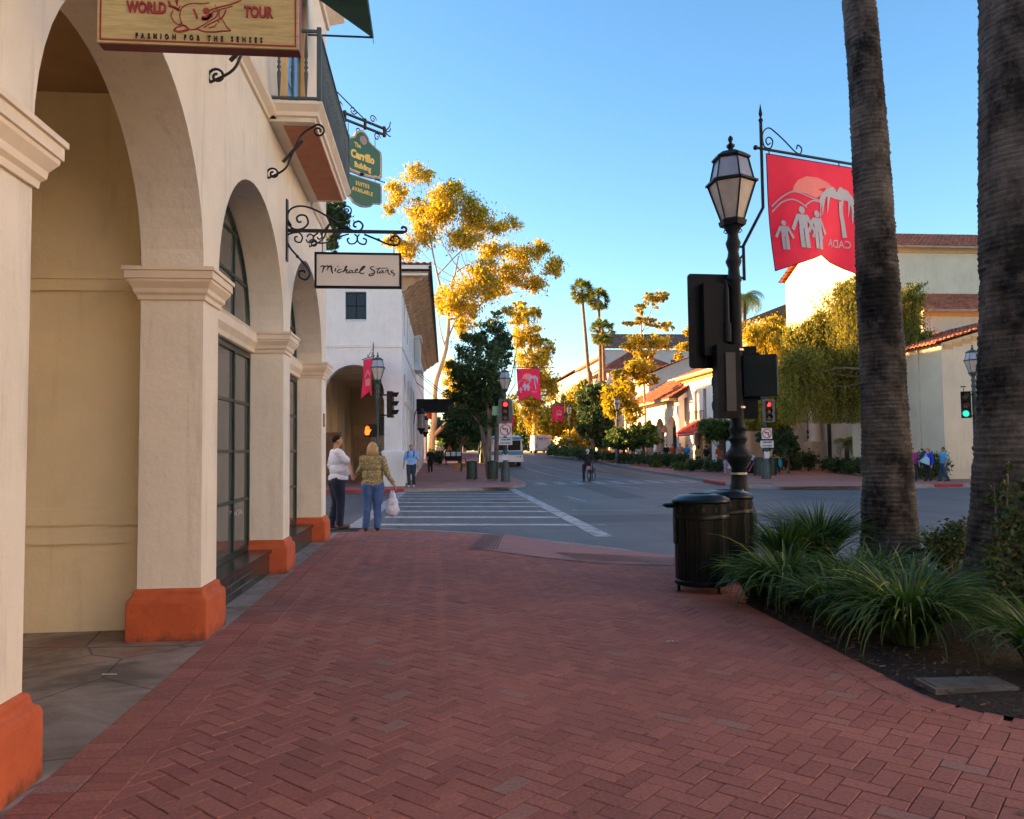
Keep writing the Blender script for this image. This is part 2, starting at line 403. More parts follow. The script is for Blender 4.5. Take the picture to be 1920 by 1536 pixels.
def crown_pts(rng, blobs, n, clump=.32, per=55, shell=.55, flat=.7):
    """points in small clumps spread through ellipsoids, with gaps between"""
    vol = np.array([b[3]*b[4]*b[5] for b in blobs])**.75; vol /= vol.sum(); out = []
    for b, w in zip(blobs, vol):
        nb = max(per, int(n*w)); k = max(3, nb//per)
        d = rng.normal(size=(k, 3)); d /= np.linalg.norm(d, axis=1)[:, None]
        r = shell+(1-shell)*rng.random(k); r = np.where(rng.random(k) < .3, rng.random(k)*.8, r)
        c = np.array(b[:3])+d*r[:, None]*np.array(b[3:6])
        cs = clump*(.5+rng.random(k))*np.mean(b[3:6])
        idx = np.repeat(np.arange(k), per); g = rng.normal(size=(k*per, 3))*.55; g[:, 2] *= flat
        out.append(c[idx]+g*cs[idx][:, None])
    return np.concatenate(out)
def tree(name, label, base, trunk, limbs, blobs, n, leaf, m, bark, cat='tree', group=None, seed=1, droop=.2, clump=.32, strands=None, per=55, tn=8, flat=.7, shell=.55, sat=3, zmin=.15):
    """trunk: [(x,y,z,r)...] relative to base; limbs likewise; blobs: (x,y,z,rx,ry,rz)"""
    rng = np.random.default_rng(seed); t = T(name, label, cat, base, 0, group); mb = MB()
    for L in [trunk]+limbs: 
        p = smoothpath([q[:3] for q in L], 4); rr = np.interp(np.linspace(0, 1, len(p)), np.linspace(0, 1, len(L)), [q[3] for q in L]).tolist()
        mb.tube(p, rr, tn if L is trunk else 6)
    t.part('trunk', mb, bark, auto=60)
    if sat:
        ex = []
        for q in blobs:
            for _ in range(sat):
                d_ = rng.normal(size=3); d_ /= np.linalg.norm(d_); f_ = rng.uniform(.35, .6); ex.append((q[0]+d_[0]*q[3]*.85, q[1]+d_[1]*q[4]*.85, q[2]+d_[2]*q[5]*.85, q[3]*f_, q[4]*f_, q[5]*f_))
        blobs = list(blobs)+ex
    C = crown_pts(rng, blobs, n, clump, per, flat=flat, shell=shell)
    V = leaves(rng, C, leaf, droop)
    if strands:
        ns, ln, step = strands; src = C[rng.integers(0, len(C), ns)]; S = []
        for c in src:
            k = int((ln*(.4+.9*rng.random()))/step); z = -np.arange(k)*step; w = rng.normal(size=2)*.12
            q = np.stack([c[0]+w[0]*np.sin(z*1.3)+rng.normal(size=k)*.05, c[1]+w[1]*np.sin(z)+rng.normal(size=k)*.05, c[2]+z], 1); S.append(q)
        S = np.concatenate(S); V = np.concatenate([V, leaves(rng, S, leaf*.9, 1.2, .3)])
    V = V[V[:, :, 2].min(1) > zmin]
    link('crown', quads_mesh('crown', V, m), t.o); return t
def autolimbs(rng, trunk_top, blobs, r=.08, from_z=None):
    L = []
    for b in blobs:
        s = Vector(trunk_top[:3]); e = Vector(b[:3])
        if from_z is not None: s.z = from_z+(s.z-from_z)*rng.random()
        mid = s.lerp(e, .5)+Vector((rng.normal()*.1, rng.normal()*.1, -.12*(e-s).length))
        L.append([(*s, r), (*mid, r*.6), (*e, r*.15)])
    return L
# ================================================================= GROUND, ROAD, PAVEMENTS
def asphalt():
    m, n, l, b = newmat('asphalt'); b.inputs['Roughness'].default_value = .62
    a = ramp(n, l, noise(n, l, .35, 7, .65), (.062, .066, .072), (.105, .108, .112), .3, .7)
    sp = ramp(n, l, noise(n, l, 90, 2), (.8, .8, .8), (1.2, 1.2, 1.2), .35, .65)
    tr = ramp(n, l, noise(n, l, .5, 4, stretch=(3.5, .12, 1)), (.80, .80, .80), (1.08, 1.08, 1.08), .35, .6)
    v = n.new('ShaderNodeTexVoronoi'); v.feature = 'DISTANCE_TO_EDGE'; v.inputs['Scale'].default_value = .16
    g = n.new('ShaderNodeNewGeometry'); ns = n.new('ShaderNodeTexNoise'); ns.inputs['Scale'].default_value = .7
    l.new(g.outputs['Position'], ns.inputs['Vector']); ad = n.new('ShaderNodeMix'); ad.data_type = 'VECTOR'; ad.inputs[0].default_value = .35
    l.new(g.outputs['Position'], ad.inputs[4]); l.new(ns.outputs['Color'], ad.inputs[5]); l.new(ad.outputs[1], v.inputs['Vector'])
    cr = ramp(n, l, v.outputs['Distance'], (.45, .45, .45), (1, 1, 1), .0, .006)
    c = mixc(n, l, 1, mixc(n, l, 1, mixc(n, l, 1, a, sp, 'MULTIPLY'), tr, 'MULTIPLY'), cr, 'MULTIPLY')
    l.new(c, b.inputs['Base Color']); bump(n, l, b, noise(n, l, 120, 3), .35, .004); return m
M_ASPH = asphalt()
def paint(name, col, lo=.42, hi=.52):
    m, n, l, b = newmat(name); b.inputs['Roughness'].default_value = .7
    w = ramp(n, l, noise(n, l, 5, 9, .8), (0, 0, 0), (1, 1, 1), lo, hi)
    l.new(mixc(n, l, w, (.10, .105, .11), col), b.inputs['Base Color']); return m
M_PAINT = paint('road_paint', (.46, .49, .51), .34, .56); M_PAINTY = paint('yellow_road_paint', (.36, .24, .06), .3, .5)
M_PAINTW = paint('worn_road_paint', (.44, .46, .48), .40, .58)
M_BRICKP = islandmat('red_paving_brick', (.285, .098, .074), (.37, .138, .102), (.31, .165, .13))
M_BRICKFAR = brickpave('red_brick_paving', (.30, .125, .10), (.37, .155, .125), (.18, .10, .085))
M_MORTAR = mat('paving_joint_sand', (.030, .018, .016), .95, var=.4, scale=20)
M_RAMP = mat('pink_ramp_concrete', (.33, .14, .115), .7, var=.14, scale=5, bmp=.2)
M_RAMPD = mat('ramp_groove', (.17, .085, .075), .8, var=.2, scale=5)

ys = [-60, -20, 0, 20, 40]+[46+3*i for i in range(22)]+[125, 160, 220, 400, 1500]
xs = [-900, -200, -60, 0, 60, 200, 900]
mb = MB()
vs = [(x, y, gz(y)-.30) for y in ys for x in xs]; nx = len(xs)
mb.add(vs, [(j*nx+i, j*nx+i+1, (j+1)*nx+i+1, (j+1)*nx+i) for j in range(len(ys)-1) for i in range(nx-1)])
struct('ground', mb, mat('dry_earth', (.12, .10, .07), .95, var=.3, scale=.2))
RZ = -.12
mb = MB(); ysr = [y for y in ys if y <= 220]; xr = [-70, 70]
mb.add([(x, y, gz(y)+RZ) for y in ysr for x in xr], [(2*j, 2*j+1, 2*j+3, 2*j+2) for j in range(len(ysr)-1)])
struct('road', mb, M_ASPH)
def strip(mb, p0, p1, w, dz=.004):
    """painted line from p0 to p1 lying on the road"""
    p0 = Vector(p0).to_2d(); p1 = Vector(p1).to_2d(); d = p1-p0; nn = Vector((-d.y, d.x)).normalized()*w/2
    k = max(1, int(d.length/3)) if max(p0.y, p1.y) > 45 else 1; vs = []
    for i in range(k+1):
        q = p0+d*i/k
        for s in (1, -1):
            r = q+nn*s; vs.append((r.x, r.y, gz(r.y)+RZ+dz+(.012 if r.y > 46 else 0)))
    mb.add(vs, [(2*i, 2*i+1, 2*i+3, 2*i+2) for i in range(k)])
# near crossing
mb = MB()
for py, hw in ((925.5, .17), (930.5, .18), (936, .19), (942.5, .2), (950, .21), (959, .22), (970, .22), (984, .21)):
    t = (py-916)/(1005-916); l_ = G(750-(py-925)*.62, py, RZ); r_ = G(955+t*172, py, RZ)
    mb.quad((l_.x, l_.y-hw, RZ+.004), (r_.x, r_.y-hw, RZ+.004), (r_.x-.25, r_.y+hw, RZ+.004), (l_.x, l_.y+hw, RZ+.004))
struct('crossing_stripes', mb, M_PAINT)
mb = MB(); strip(mb, G(957, 916, RZ), G(1133, 1007, RZ), .34, .008); strip(mb, G(756, 922, RZ), G(664, 990, RZ), .34, .008)
struct('crossing_edge_lines', mb, M_PAINTW)
mb = MB()
for i in range(9):
    x = 5.0+i*.95; mb.quad((x, 37.6, RZ+.004), (x+.45, 37.6, RZ+.004), (x+.45, 40.2, RZ+.004), (x, 40.2, RZ+.004))
strip(mb, (4.6, 37.3), (13.0, 37.3), .28); strip(mb, (4.6, 40.6), (13.2, 40.6), .28); strip(mb, (4.9, 43.2), (8.6, 43.2), .4)
strip(mb, G(1640, 917, RZ), G(1840, 914, RZ), .3); strip(mb, G(1640, 909, RZ), G(1835, 907, RZ), .3)
strip(mb, (-40, 30.2), (-3.2, 30.2), .14); strip(mb, (-40, 26.2), (-3.0, 26.2), .12)
struct('far_crossing', mb, M_PAINTW)
mb = MB()
strip(mb, G(1095, 903, RZ), G(980, 876, RZ), .15); strip(mb, G(1195, 902, RZ), G(995, 868, RZ), .15)
strip(mb, G(1245, 894, RZ), G(1130, 873, RZ), .14)
for a, b_ in (((1062, 931), (1097, 940)), ((1155, 911), (1200, 916)), ((1225, 925), (1300, 929)), ((1072, 957), (1225, 957)), ((1100, 985), (1135, 984)), ((1290, 915), (1330, 921))):
    strip(mb, G(*a, RZ), G(*b_, RZ), .09)
for i in range(5): strip(mb, (8.9+i*.9, 86), (9.35+i*.9, 86), .7)
struct('lane_lines', mb, M_PAINTW)
mb = MB(); strip(mb, G(1185, 892, RZ), G(1010, 861, RZ), .12); strip(mb, G(1193, 892, RZ), G(1016, 861, RZ), .12)
struct('centre_lines', mb, M_PAINTY)
mb = MB(); strip(mb, (7.6, 4), (7.6, 11.2), .14); strip(mb, (6.9, 11.4), (10.5, 11.4), .35)
struct('near_stop_line', mb, paint('fresh_road_paint', (.7, .72, .75), .2, .4))

# near pavement
ncurb = [(-60, 15.95), (-8, 15.95)]+[tuple(G(*p).to_2d()) for p in ((620, 990), (750, 992), (880, 998), (960, 1005), (1050, 1015.5), (1150, 1027), (1250, 1041))]
ncurb += [(4.3, 11.05), (5.2, 10.6), (5.9, 9.9), (6.4, 8.9), (6.6, 7.6), (6.65, 5), (6.65, -20)]
def offset_poly(pl, d):
    out = []
    for i, p in enumerate(pl):
        a = Vector(pl[max(i-1, 0)]); b = Vector(pl[min(i+1, len(pl)-1)]); t = (b-a).normalized(); out.append(Vector(p)+Vector((-t.y, t.x))*d)
    return out
def kerb(mb, pl, w=.16, top=.003, bot=-.14, side=-1):
    pl = [Vector(p) for p in pl]; q = offset_poly(pl, w*side); n = len(pl)
    def zz(p, z): return (p.x, p.y, gz(p.y)+z)
    mb.add([zz(p, top) for p in pl]+[zz(p, top) for p in q]+[zz(p, bot) for p in pl],
           [(i, i+1, n+i+1, n+i) for i in range(n-1)]+[(i, i+1, 2*n+i+1, 2*n+i) for i in range(n-1)])
mb = MB(); kerb(mb, [tuple(p) for p in smoothpath(ncurb, 4)]); struct('kerb', mb, M_CURB)
inner = [tuple(p) for p in smoothpath(ncurb, 4)]
mb = MB(); mb.poly([(x, y, -.014) for x, y in inner]+[(-60, -20, -.014)]); struct('pavement_bed', mb, M_MORTAR)
# stained concrete strip beside the arcade
def stained():
    m, n, l, b = newmat('stained_concrete'); b.inputs['Roughness'].default_value = .75
    a = ramp(n, l, noise(n, l, 1.6, 8, .7, dist=.6), (.15, .115, .085), (.38, .31, .26), .34, .62)
    g_ = ramp(n, l, noise(n, l, 1.1, 4, .5, dist=1.0), (0, 0, 0), (1, 1, 1), .60, .68)
    r_ = ramp(n, l, noise(n, l, 1.9, 3, .5), (0, 0, 0), (1, 1, 1), .58, .70)
    c = mixc(n, l, g_, a, (.085, .10, .075)); c = mixc(n, l, r_, c, (.28, .12, .085))
    v = n.new('ShaderNodeTexVoronoi'); v.feature = 'DISTANCE_TO_EDGE'; v.inputs['Scale'].default_value = .9
    g = n.new('ShaderNodeNewGeometry'); l.new(g.outputs['Position'], v.inputs['Vector'])
    cr = ramp(n, l, v.outputs['Distance'], (.4, .38, .36), (1, 1, 1), .0, .012)
    l.new(mixc(n, l, 1, c, cr, 'MULTIPLY'), b.inputs['Base Color']); bump(n, l, b, noise(n, l, 40, 6), .5, .006); return m
mb = MB(); mb.slab([(-12, -6), (-1.80, -6), (-1.80, 15.3), (-12, 15.3)], -.012, .0); struct('concrete_strip', mb, stained())
# bed outline
BED = [(2.92, 4.8), (2.95, 4.5), (3.05, 4.28), (3.25, 4.08), (3.8, 3.95), (6.44, 3.9), (6.42, 8.6), (5.8, 9.7), (5.1, 10.3), (4.55, 10.5), (4.35, 9.9), (4.2, 9.2), (3.9, 8.6), (3.3, 8.05), (2.98, 7.5)]
def inpoly(x, y, poly):
    c = False; j = len(poly)-1
    for i in range(len(poly)):
        xi, yi = poly[i]; xj, yj = poly[j]
        if (yi > y) != (yj > y) and x < (xj-xi)*(y-yi)/(yj-yi)+xi: c = not c
        j = i
    return c
def brick_block(mb, cx, cy, ang, L, w, z, rng, gap=.0046):
    ca, sa = cos(ang), sin(ang); hl, hw = (L-gap)/2, (w-gap)/2; e = .0035
    tl = [(rng.random()-.5)*.0024 for _ in range(3)]
    def pt(u, v, dz): return (cx+u*ca-v*sa, cy+u*sa+v*ca, z+dz+tl[0]+tl[1]*u/hl+tl[2]*v/hw)
    a = [pt(u, v, 0) for u, v in ((-hl+e, -hw+e), (hl-e, -hw+e), (hl-e, hw-e), (-hl+e, hw-e))]
    b = [pt(u, v, -e) for u, v in ((-hl, -hw), (hl, -hw), (hl, hw), (-hl, hw))]
    c = [(p[0], p[1], p[2]-.014) for p in b]
    mb.add(a+b+c, [(0, 1, 2, 3), (4, 5, 1, 0), (5, 6, 2, 1), (6, 7, 3, 2), (7, 4, 0, 3), (8, 9, 5, 4), (9, 10, 6, 5), (10, 11, 7, 6), (11, 8, 4, 7)])
rng_ = random.Random(4); mb = MB(); w = .1; ca = cos(pi/4); fullin = inner+[(-60, -20)]
rowbed = [tuple(p) for p in offset_poly(BED+[BED[0]], 0)]
for i in range(-40, 150):
    for j in range(-60, 150):
        d = (i-j) % 4
        if d == 0: u, v, a_ = (i+1)*w, (j+.5)*w, 0
        elif d == 3: u, v, a_ = (i+.5)*w, (j+1)*w, pi/2
        else: continue
        x = (u-v)*ca+.02; y = (u+v)*ca
        if x < -1.40 or x > 6.6 or y < 1.2 or y > 16: continue
        if not inpoly(x, y, fullin) or inpoly(x, y, BED): continue
        brick_block(mb, x, y, a_+pi/4, 2*w, w, 0, rng_)
for k in range(int(14.2/.102)):                       # border courses beside the concrete
    y = 1.2+k*.102
    for r in range(2): brick_block(mb, -1.70+r*.203, y, 0, .2, .1, .003, rng_)
P2 = BED[-1:]+BED[:6]; 
for i in range(len(P2)-1):                            # soldier course round the bed
    a_ = Vector(P2[i]); b_ = Vector(P2[i+1]); d = b_-a_; k = max(1, int(d.length/.104)); nn = Vector((d.y, -d.x)).normalized()*.09
    for q in range(k):
        c = a_+d*(q+.5)/k-nn*(1 if inpoly(*(a_+d*.5+nn*.5), BED) else -1)
        brick_block(mb, c.x, c.y, atan2(d.y, d.x)+pi/2, .2, .1, .004, rng_)
    oo = (b_+d.normalized()*.0-nn*(1 if inpoly(*(a_+d*.5+nn*.5), BED) else -1)); brick_block(mb, oo.x, oo.y, atan2(d.y, d.x)+pi/2+.12, .2, .1, .0015, rng_); oo2 = b_+(oo-b_)*2.6; brick_block(mb, oo2.x, oo2.y, atan2(d.y, d.x)+pi/4, .2, .1, -.002, rng_)
struct('sidewalk_paving', mb, M_BRICKP)
# kerb ramp with tactile surfaces
mb = MB()
rp = [G(*p) for p in ((948, 1002), (1050, 1019), (1150, 1030), (1262, 1043), (1262, 1060), (1180, 1059), (1108, 1055), (1017, 1046), (903, 1031))]
mb.poly([(p.x, p.y, .007) for p in rp]); struct('kerb_ramp', mb, M_RAMP)
mb = MB()
a0, a1, b0, b1 = G(908, 1002), G(947, 1003), G(880, 1031), G(935, 1031)
for k in range(9):
    t = k/9; t2 = t+.06; p = a0.lerp(a1, t); p2 = a0.lerp(a1, t2); q = b0.lerp(b1, t); q2 = b0.lerp(b1, t2)
    mb.quad((q.x, q.y, .012), (q2.x, q2.y, .012), (p2.x, p2.y, .012), (p.x, p.y, .012))
c0, c1, d0, d1 = G(1035, 1036), G(1262, 1047), G(1085, 1052), G(1262, 1058)
for k in range(46):
    t = k/46; t2 = t+.009; p = c0.lerp(c1, min(1, t+.02)); p2 = c0.lerp(c1, min(1, t2+.02)); q = d0.lerp(d1, t); q2 = d0.lerp(d1, t2)
    mb.quad((q.x, q.y, .012), (q2.x, q2.y, .012), (p2.x, p2.y, .012), (p.x, p.y, .012))
struct('ramp_grooves', mb, M_RAMPD)
mb = MB()
bi = [Vector(p) for p in BED]; cB = sum(bi, Vector((0, 0)))/len(bi)
vs = [(p.x, p.y, .006) for p in bi]+[(cB.x+(p.x-cB.x)*.8, cB.y+(p.y-cB.y)*.8, .03) for p in bi]+[(cB.x, cB.y, .04)]; n = len(bi)
mb.add(vs, [(i, (i+1) % n, n+(i+1) % n, n+i) for i in range(n)]+[(n+i, n+(i+1) % n, 2*n) for i in range(n)])
cb = MB()
for _ in range(5200):                                   # bark chips and dead leaves
    x, y = rng_.uniform(2.95, 6.4), rng_.uniform(4.05, 10.2)
    if not inpoly(x, y, BED): continue
    a = rng_.uniform(0, 6.28); s_ = rng_.uniform(.012, .045); z = .016+.030*min(1, max(0, min(x-2.95, y-4.0))/.5)+rng_.uniform(0, .012)
    cb.add([(x, y, z), (x+s_*cos(a), y+s_*sin(a), z+.006), (x+s_*cos(a)-s_*.4*sin(a), y+s_*sin(a)+s_*.4*cos(a), z+.012), (x-s_*.4*sin(a), y+s_*.4*cos(a), z+.004)], [(0, 1, 2, 3)])
struct('planting_bed', mb, M_SOIL)
struct('bark_mulch', cb, islandmat('bark_chips', (.035, .022, .015), (.14, .085, .05), (.30, .22, .13)), 'stuff')
# far-left pavement (round the white building)
LC = [(33, 2.3), (33.7, 3.1), (35, 3.9), (36.5, 4.3), (40, 4.4), (60, 4.4), (94, 4.6), (220, 6)]
RC = [(36, 13.1), (45, 14.2), (60, 15.0), (88, 14.9), (220, 17)]
def lc(y): return float(np.interp(y, [p[0] for p in LC], [p[1] for p in LC]))
def rc(y): return float(np.interp(y, [p[0] for p in RC], [p[1] for p in RC]))
yy = [33, 33.3, 33.7, 34.3, 35, 36, 38, 42, 46]+[46+3*i for i in range(1, 22)]+[125, 160, 219]
def side(name, xl, xr, m, yy=yy, z=.0):
    mb = MB(); vs = []
    for y in yy: vs += [(xl(y), y, gz(y)+z), (xr(y), y, gz(y)+z)]
    mb.add(vs, [(2*i, 2*i+1, 2*i+3, 2*i+2) for i in range(len(yy)-1)]); return struct(name, mb, m)
side('sidewalk_far_left', lambda y: -14, lambda y: lc(y)-.15, M_BRICKFAR)
mb = MB(); mb.poly([(-70, 32.75, 0), (1.6, 32.75, 0), (2.3, 33, 0), (-14, 33, 0), (-70, 33, 0)]); mb.poly([(-70, 33, 0), (-14, 33, 0), (-14, 36, 0), (-70, 36, 0)])
struct('sidewalk_cross_street', mb, M_BRICKFAR)
mb = MB(); kerb(mb, [(-70, 32.6), (1.2, 32.6), (2.0, 32.75)]+[(lc(y), y) for y in yy], side=1, w=.15); struct('kerb_far_left', mb, M_CURB)
mb = MB(); mb.slab([(-8, 32.52), (-1.2, 32.52), (-1.2, 32.62), (-8, 32.62)], -.11, .008); struct('red_kerb_paint', mb, M_REDCURB)
mb = MB(); pr = [G(*p) for p in ((850, 903), (930, 896), (968, 899), (978, 906), (955, 914), (840, 915.5), (800, 914))]
mb.poly([(p.x, p.y, .006) for p in pr]); struct('far_ramp', mb, M_RAMP)
# right pavement
rcorner = [(60, 29.6), (20, 29.5), (15.6, 29.5), (13.6, 30.0), (12.7, 31.3), (12.7, 33.5)]
mb = MB(); mb.poly([(x, y, 0) for x, y in rcorner]+[(13.1, 36, 0), (60, 36, 0)]); struct('sidewalk_right_corner', mb, M_BRICKFAR)
side('sidewalk_right', lambda y: rc(y)+.15, lambda y: 60, M_BRICKFAR, [y for y in yy if y >= 36])
mb = MB(); kerb(mb, [(x, y) for x, y in rcorner]+[(rc(y), y) for y in yy if y >= 36], side=-1, w=.15); struct('kerb_right', mb, M_CURB)
mb = MB(); mb.slab([(13.1, 34.2), (12.58, 34.2), (12.95, 37.5), (13.15, 37.5)], -.11, .009)
a, b_ = G(1804, 912), G(1835, 912); mb.slab([(a.x, 29.48), (a.x+1.2, 29.48), (a.x+1.2, 29.72), (a.x, 29.72)], -.11, .009)
struct('red_kerb_paint_right', mb, M_REDCURB)
mb = MB(); pr = [G(*p) for p in ((1440, 903), (1620, 903), (1620, 912), (1460, 913))]
mb.poly([(p.x, p.y, .006) for p in pr]); struct('right_corner_ramp', mb, M_RAMP)

# covers, patches, gum and fallen leaves
mb = MB()
for (x, y, r) in ((6.6, 22.0, .36), (2.2, 25.5, .33), (9.5, 31.5, .36)): mb.lathe([(r, .006), (0, .007)], (x, y, RZ), 20)
struct('manhole_covers', mb, mat('cast_iron_cover', (.045, .042, .04), .6, .4, var=.3, scale=30))
mb = MB(); mb.poly([(3.2, 17.6, RZ+.003), (9.2, 17.2, RZ+.003), (9.3, 19.3, RZ+.003), (3.3, 19.6, RZ+.003)]); mb.poly([(6.0, 26, RZ+.003), (7.1, 26, RZ+.003), (7.6, 36, RZ+.003), (6.5, 36, RZ+.003)]); mb.poly([(-9, 21, RZ+.003), (-2.4, 21, RZ+.003), (-2.4, 22.4, RZ+.003), (-9, 22.4, RZ+.003)])
struct('asphalt_patches', mb, mat('newer_asphalt', (.060, .062, .066), .7, var=.15, scale=1.5, bmp=.3, bscale=120))
mb = MB(); rg = random.Random(11)
for _ in range(70):
    x, y = rg.uniform(-1.3, 2.9), rg.uniform(2.6, 14.5); r = rg.uniform(.010, .022); a0_ = rg.uniform(0, 6)
    mb.poly([(x+r*(1+.3*sin(3*k+a0_))*cos(k*pi/5), y+r*(1+.3*cos(2*k))*sin(k*pi/5), .0085) for k in range(10)])
struct('gum_spots', mb, mat('old_gum', (.10, .06, .055), .9, var=.3))
mb = MB()
for _ in range(150):
    x, y = (rg.uniform(-1.7, 3.0), rg.uniform(2.5, 14.5)) if rg.random() < .5 else (2.95-abs(rg.gauss(0, .35)), rg.uniform(4.2, 9)); s_ = rg.uniform(.012, .03); a = rg.uniform(0, 6.28)
    q = lambda u, v, w_: (x+u*cos(a)-v*sin(a), y+u*sin(a)+v*cos(a), .009+w_)
    mb.poly([q(-s_, 0, .004), q(0, -s_*.35, 0), q(s_, 0, .007), q(0, s_*.35, .002)])
struct('fallen_leaves', mb, islandmat('dry_leaf', (.10, .05, .02), (.28, .17, .06), (.35, .30, .10)), 'stuff')
# ================================================================= ARCADED BUILDING ON THE LEFT
XW, TH = -1.90, .50                                    # street face and wall thickness
AZ, AR = 3.04, 1.36
mpx = lambda a, t, z: (t, a, z)
t = T('arcade_building', 'cream stucco building with round arches on orange based piers, nearest on the left', 'building', (-2.2, 8, 0))
ARCH = [(-2.9, .10), (.52, 3.42), (3.94, 6.78), (7.24, 10.34), (10.79, 13.82)]
mb = MB(); arched_wall(mb, -3.4, 14.36, 0, 9.4, XW, XW-TH, [(a, b, 0, AZ, AR) for a, b in ARCH], mpx, 26)
mb.box(XW-TH, -24, 14.36, 14.0, 0, 9.4)                 # end wall
t.part('wall', mb, M_CREAM, world=True, auto=35)
mb = MB(); mb.box(-24, -9, -8, 13.95, 0, 9.3); mb.box(-9, XW-TH-.02, -8, 13.95, 4.75, 9.3); mb.box(-12, XW-.02, -30, -3.42, 0, 9.3)
t.part('shade_wing', mb, M_CREAM, world=True)  # unseen mass behind the arcade, its height set by the shade it throws
# porch cross walls, window walls
mb = MB(); mb.box(XW-TH-.001, -9, 7.20, 7.6, 0, 4.75); mb.box(-6.0, -9, -3, 7.2, 0, 4.75)
t.part('porch_wall', mb, M_CREAMIN, world=True)
mb = MB(); mb.box(-6, XW-TH, 7.16, 7.20, 2.93, 3.10); mb.box(-6, XW-TH, 7.14, 7.16, 3.03, 3.08); mb.box(-6, XW-TH, 7.17, 7.20, .905, 1.045); mb.box(-6, XW-TH, 7.168, 7.20, .745, .885)
t.part('porch_band', mb, M_CREAMIN, world=True)
mb = MB(); mb.box(-6, XW-TH-.002, -3, 7.2, 4.70, 4.74); t.part('porch_ceiling', mb, mat('porch_ceiling', (.38, .24, .13), .8), world=True)
def ring_piers():
    ys = [(-3.4, -2.9)]+[(.10, .52), (3.42, 3.94), (6.78, 7.24), (10.34, 10.79), (13.82, 14.36)]
    return ys
def hoop(mb, x0, x1, y0, y1, z0, z1, e): mb.box(x0-e, x1+e, y0-e, y1+e, z0, z1)
def band(mb, x0, x1, y0, y1, prof):
    """moulding round a pier: prof = (projection, z)"""
    n = len(prof); vs = []; fs = []
    for e, z in prof: vs += [(x0-e, y0-e, z), (x1+e, y0-e, z), (x1+e, y1+e, z), (x0-e, y1+e, z)]
    for i in range(n-1):
        for k in range(4): fs.append((4*i+k, 4*i+(k+1) % 4, 4*i+4+(k+1) % 4, 4*i+4+k))
    fs += [(3, 2, 1, 0), tuple(4*(n-1)+k for k in range(4))]; mb.add(vs, fs)
for (y0, y1) in ring_piers():
    mb = MB(); band(mb, XW-TH, XW, y0, y1, [(.002, AZ-.26), (.02, AZ-.26), (.025, AZ-.225), (.045, AZ-.205), (.05, AZ-.17), (.085, AZ-.12), (.088, AZ-.10), (.10, AZ-.095), (.10, AZ-.035), (.115, AZ-.03), (.115, AZ), (.002, AZ+.004)])
    cpt = t.part('capital', mb, M_TRIM, world=True)
    mb = MB(); band(mb, XW-TH, XW, y0, y1, [(.07, -.01), (.068, .30), (.06, .335), (.035, .35), (.03, .375), (.028, .40), (.002, .412)])
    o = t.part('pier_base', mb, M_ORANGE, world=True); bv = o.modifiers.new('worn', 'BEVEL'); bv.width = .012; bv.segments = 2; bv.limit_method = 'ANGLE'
# arched shop windows in bays 4 and 5
def shop_window(y0, y1):
    X = -2.34; c = (y0+y1)/2; hw = (y1-y0)/2; mb = MB()
    mb.box(X-.03, X+.03, y0, y1, .30, .36); mb.box(X-.03, X+.03, y0, y1, 2.70, 2.77)
    nn = 4
    for k in range(nn+1):
        y = y0+.02+(y1-y0-.04)*k/nn; mb.box(X-.03, X+.03, y-.022, y+.022, .36, 2.70)
        zt = AZ+AR*sqrt(max(0, 1-((y-c)/hw)**2)); 
        if zt > AZ+.1: mb.box(X-.02, X+.02, y-.018, y+.018, AZ, zt-.02)
    for z in (.94, 1.53, 2.12): mb.box(X-.024, X+.024, y0, y1, z-.018, z+.018)
    for z in (AZ+.55, AZ+1.05):
        w_ = hw*sqrt(max(0, 1-((z-AZ)/AR)**2)); mb.box(X-.018, X+.018, c-w_, c+w_, z-.016, z+.016)
    arc = [(X, c-(hw-.03)*cos(pi*i/24), AZ+(AR-.03)*sin(pi*i/24)) for i in range(25)]; mb.tube(arc, .03, 6)
    fr = t.part('window_frame', mb, M_GRN, world=True)
    mb = MB(); mb.add([(X, y0, .36), (X, y1, .36), (X, y1, 2.7), (X, y0, 2.7)], [(0, 1, 2, 3)])
    A = [(X, c-hw*cos(pi*i/24), AZ+AR*sin(pi*i/24)) for i in range(25)]; mb.add(A, [tuple(range(25))])
    t.part('window_glass', mb, M_GLASS2, parent=fr, world=True)
    mb = MB(); band(mb, X-.10, X+.06, y0, y1, [(0, 2.77), (.02, 2.78), (.03, 2.83), (.07, 2.90), (.07, 3.0), (.085, 3.03), (.0, 3.035)])
    t.part('window_beam', mb, M_TRIM, world=True)
    mb = MB(); mb.box(X-.1, -2.05, y0-.0, y1, .0, .255); mb.box(X-.1, -2.02, y0, y1, .257, .30)
    o = t.part('tiled_sill', mb, M_SILL, world=True)
def silltile():
    m, n, l, b = newmat('black_sill_tile'); b.inputs['Roughness'].default_value = .25
    tx = n.new('ShaderNodeTexBrick'); g = n.new('ShaderNodeNewGeometry'); sx3 = n.new('ShaderNodeSeparateXYZ'); cx3 = n.new('ShaderNodeCombineXYZ')
    l.new(g.outputs['Position'], sx3.inputs[0]); l.new(sx3.outputs[1], cx3.inputs[0]); l.new(sx3.outputs[2], cx3.inputs[1]); l.new(cx3.outputs[0], tx.inputs['Vector'])
    tx.inputs['Scale'].default_value = 1; tx.inputs['Brick Width'].default_value = .30; tx.inputs['Row Height'].default_value = .085; tx.inputs['Mortar Size'].default_value = .005
    tx.inputs['Color1'].default_value = (.018, .022, .018, 1); tx.inputs['Color2'].default_value = (.03, .034, .028, 1); tx.inputs['Mortar'].default_value = (.14, .13, .10, 1)
    l.new(tx.outputs['Color'], b.inputs['Base Color']); return m
M_SILL = silltile()
shop_window(7.24, 10.34); shop_window(10.79, 13.82)
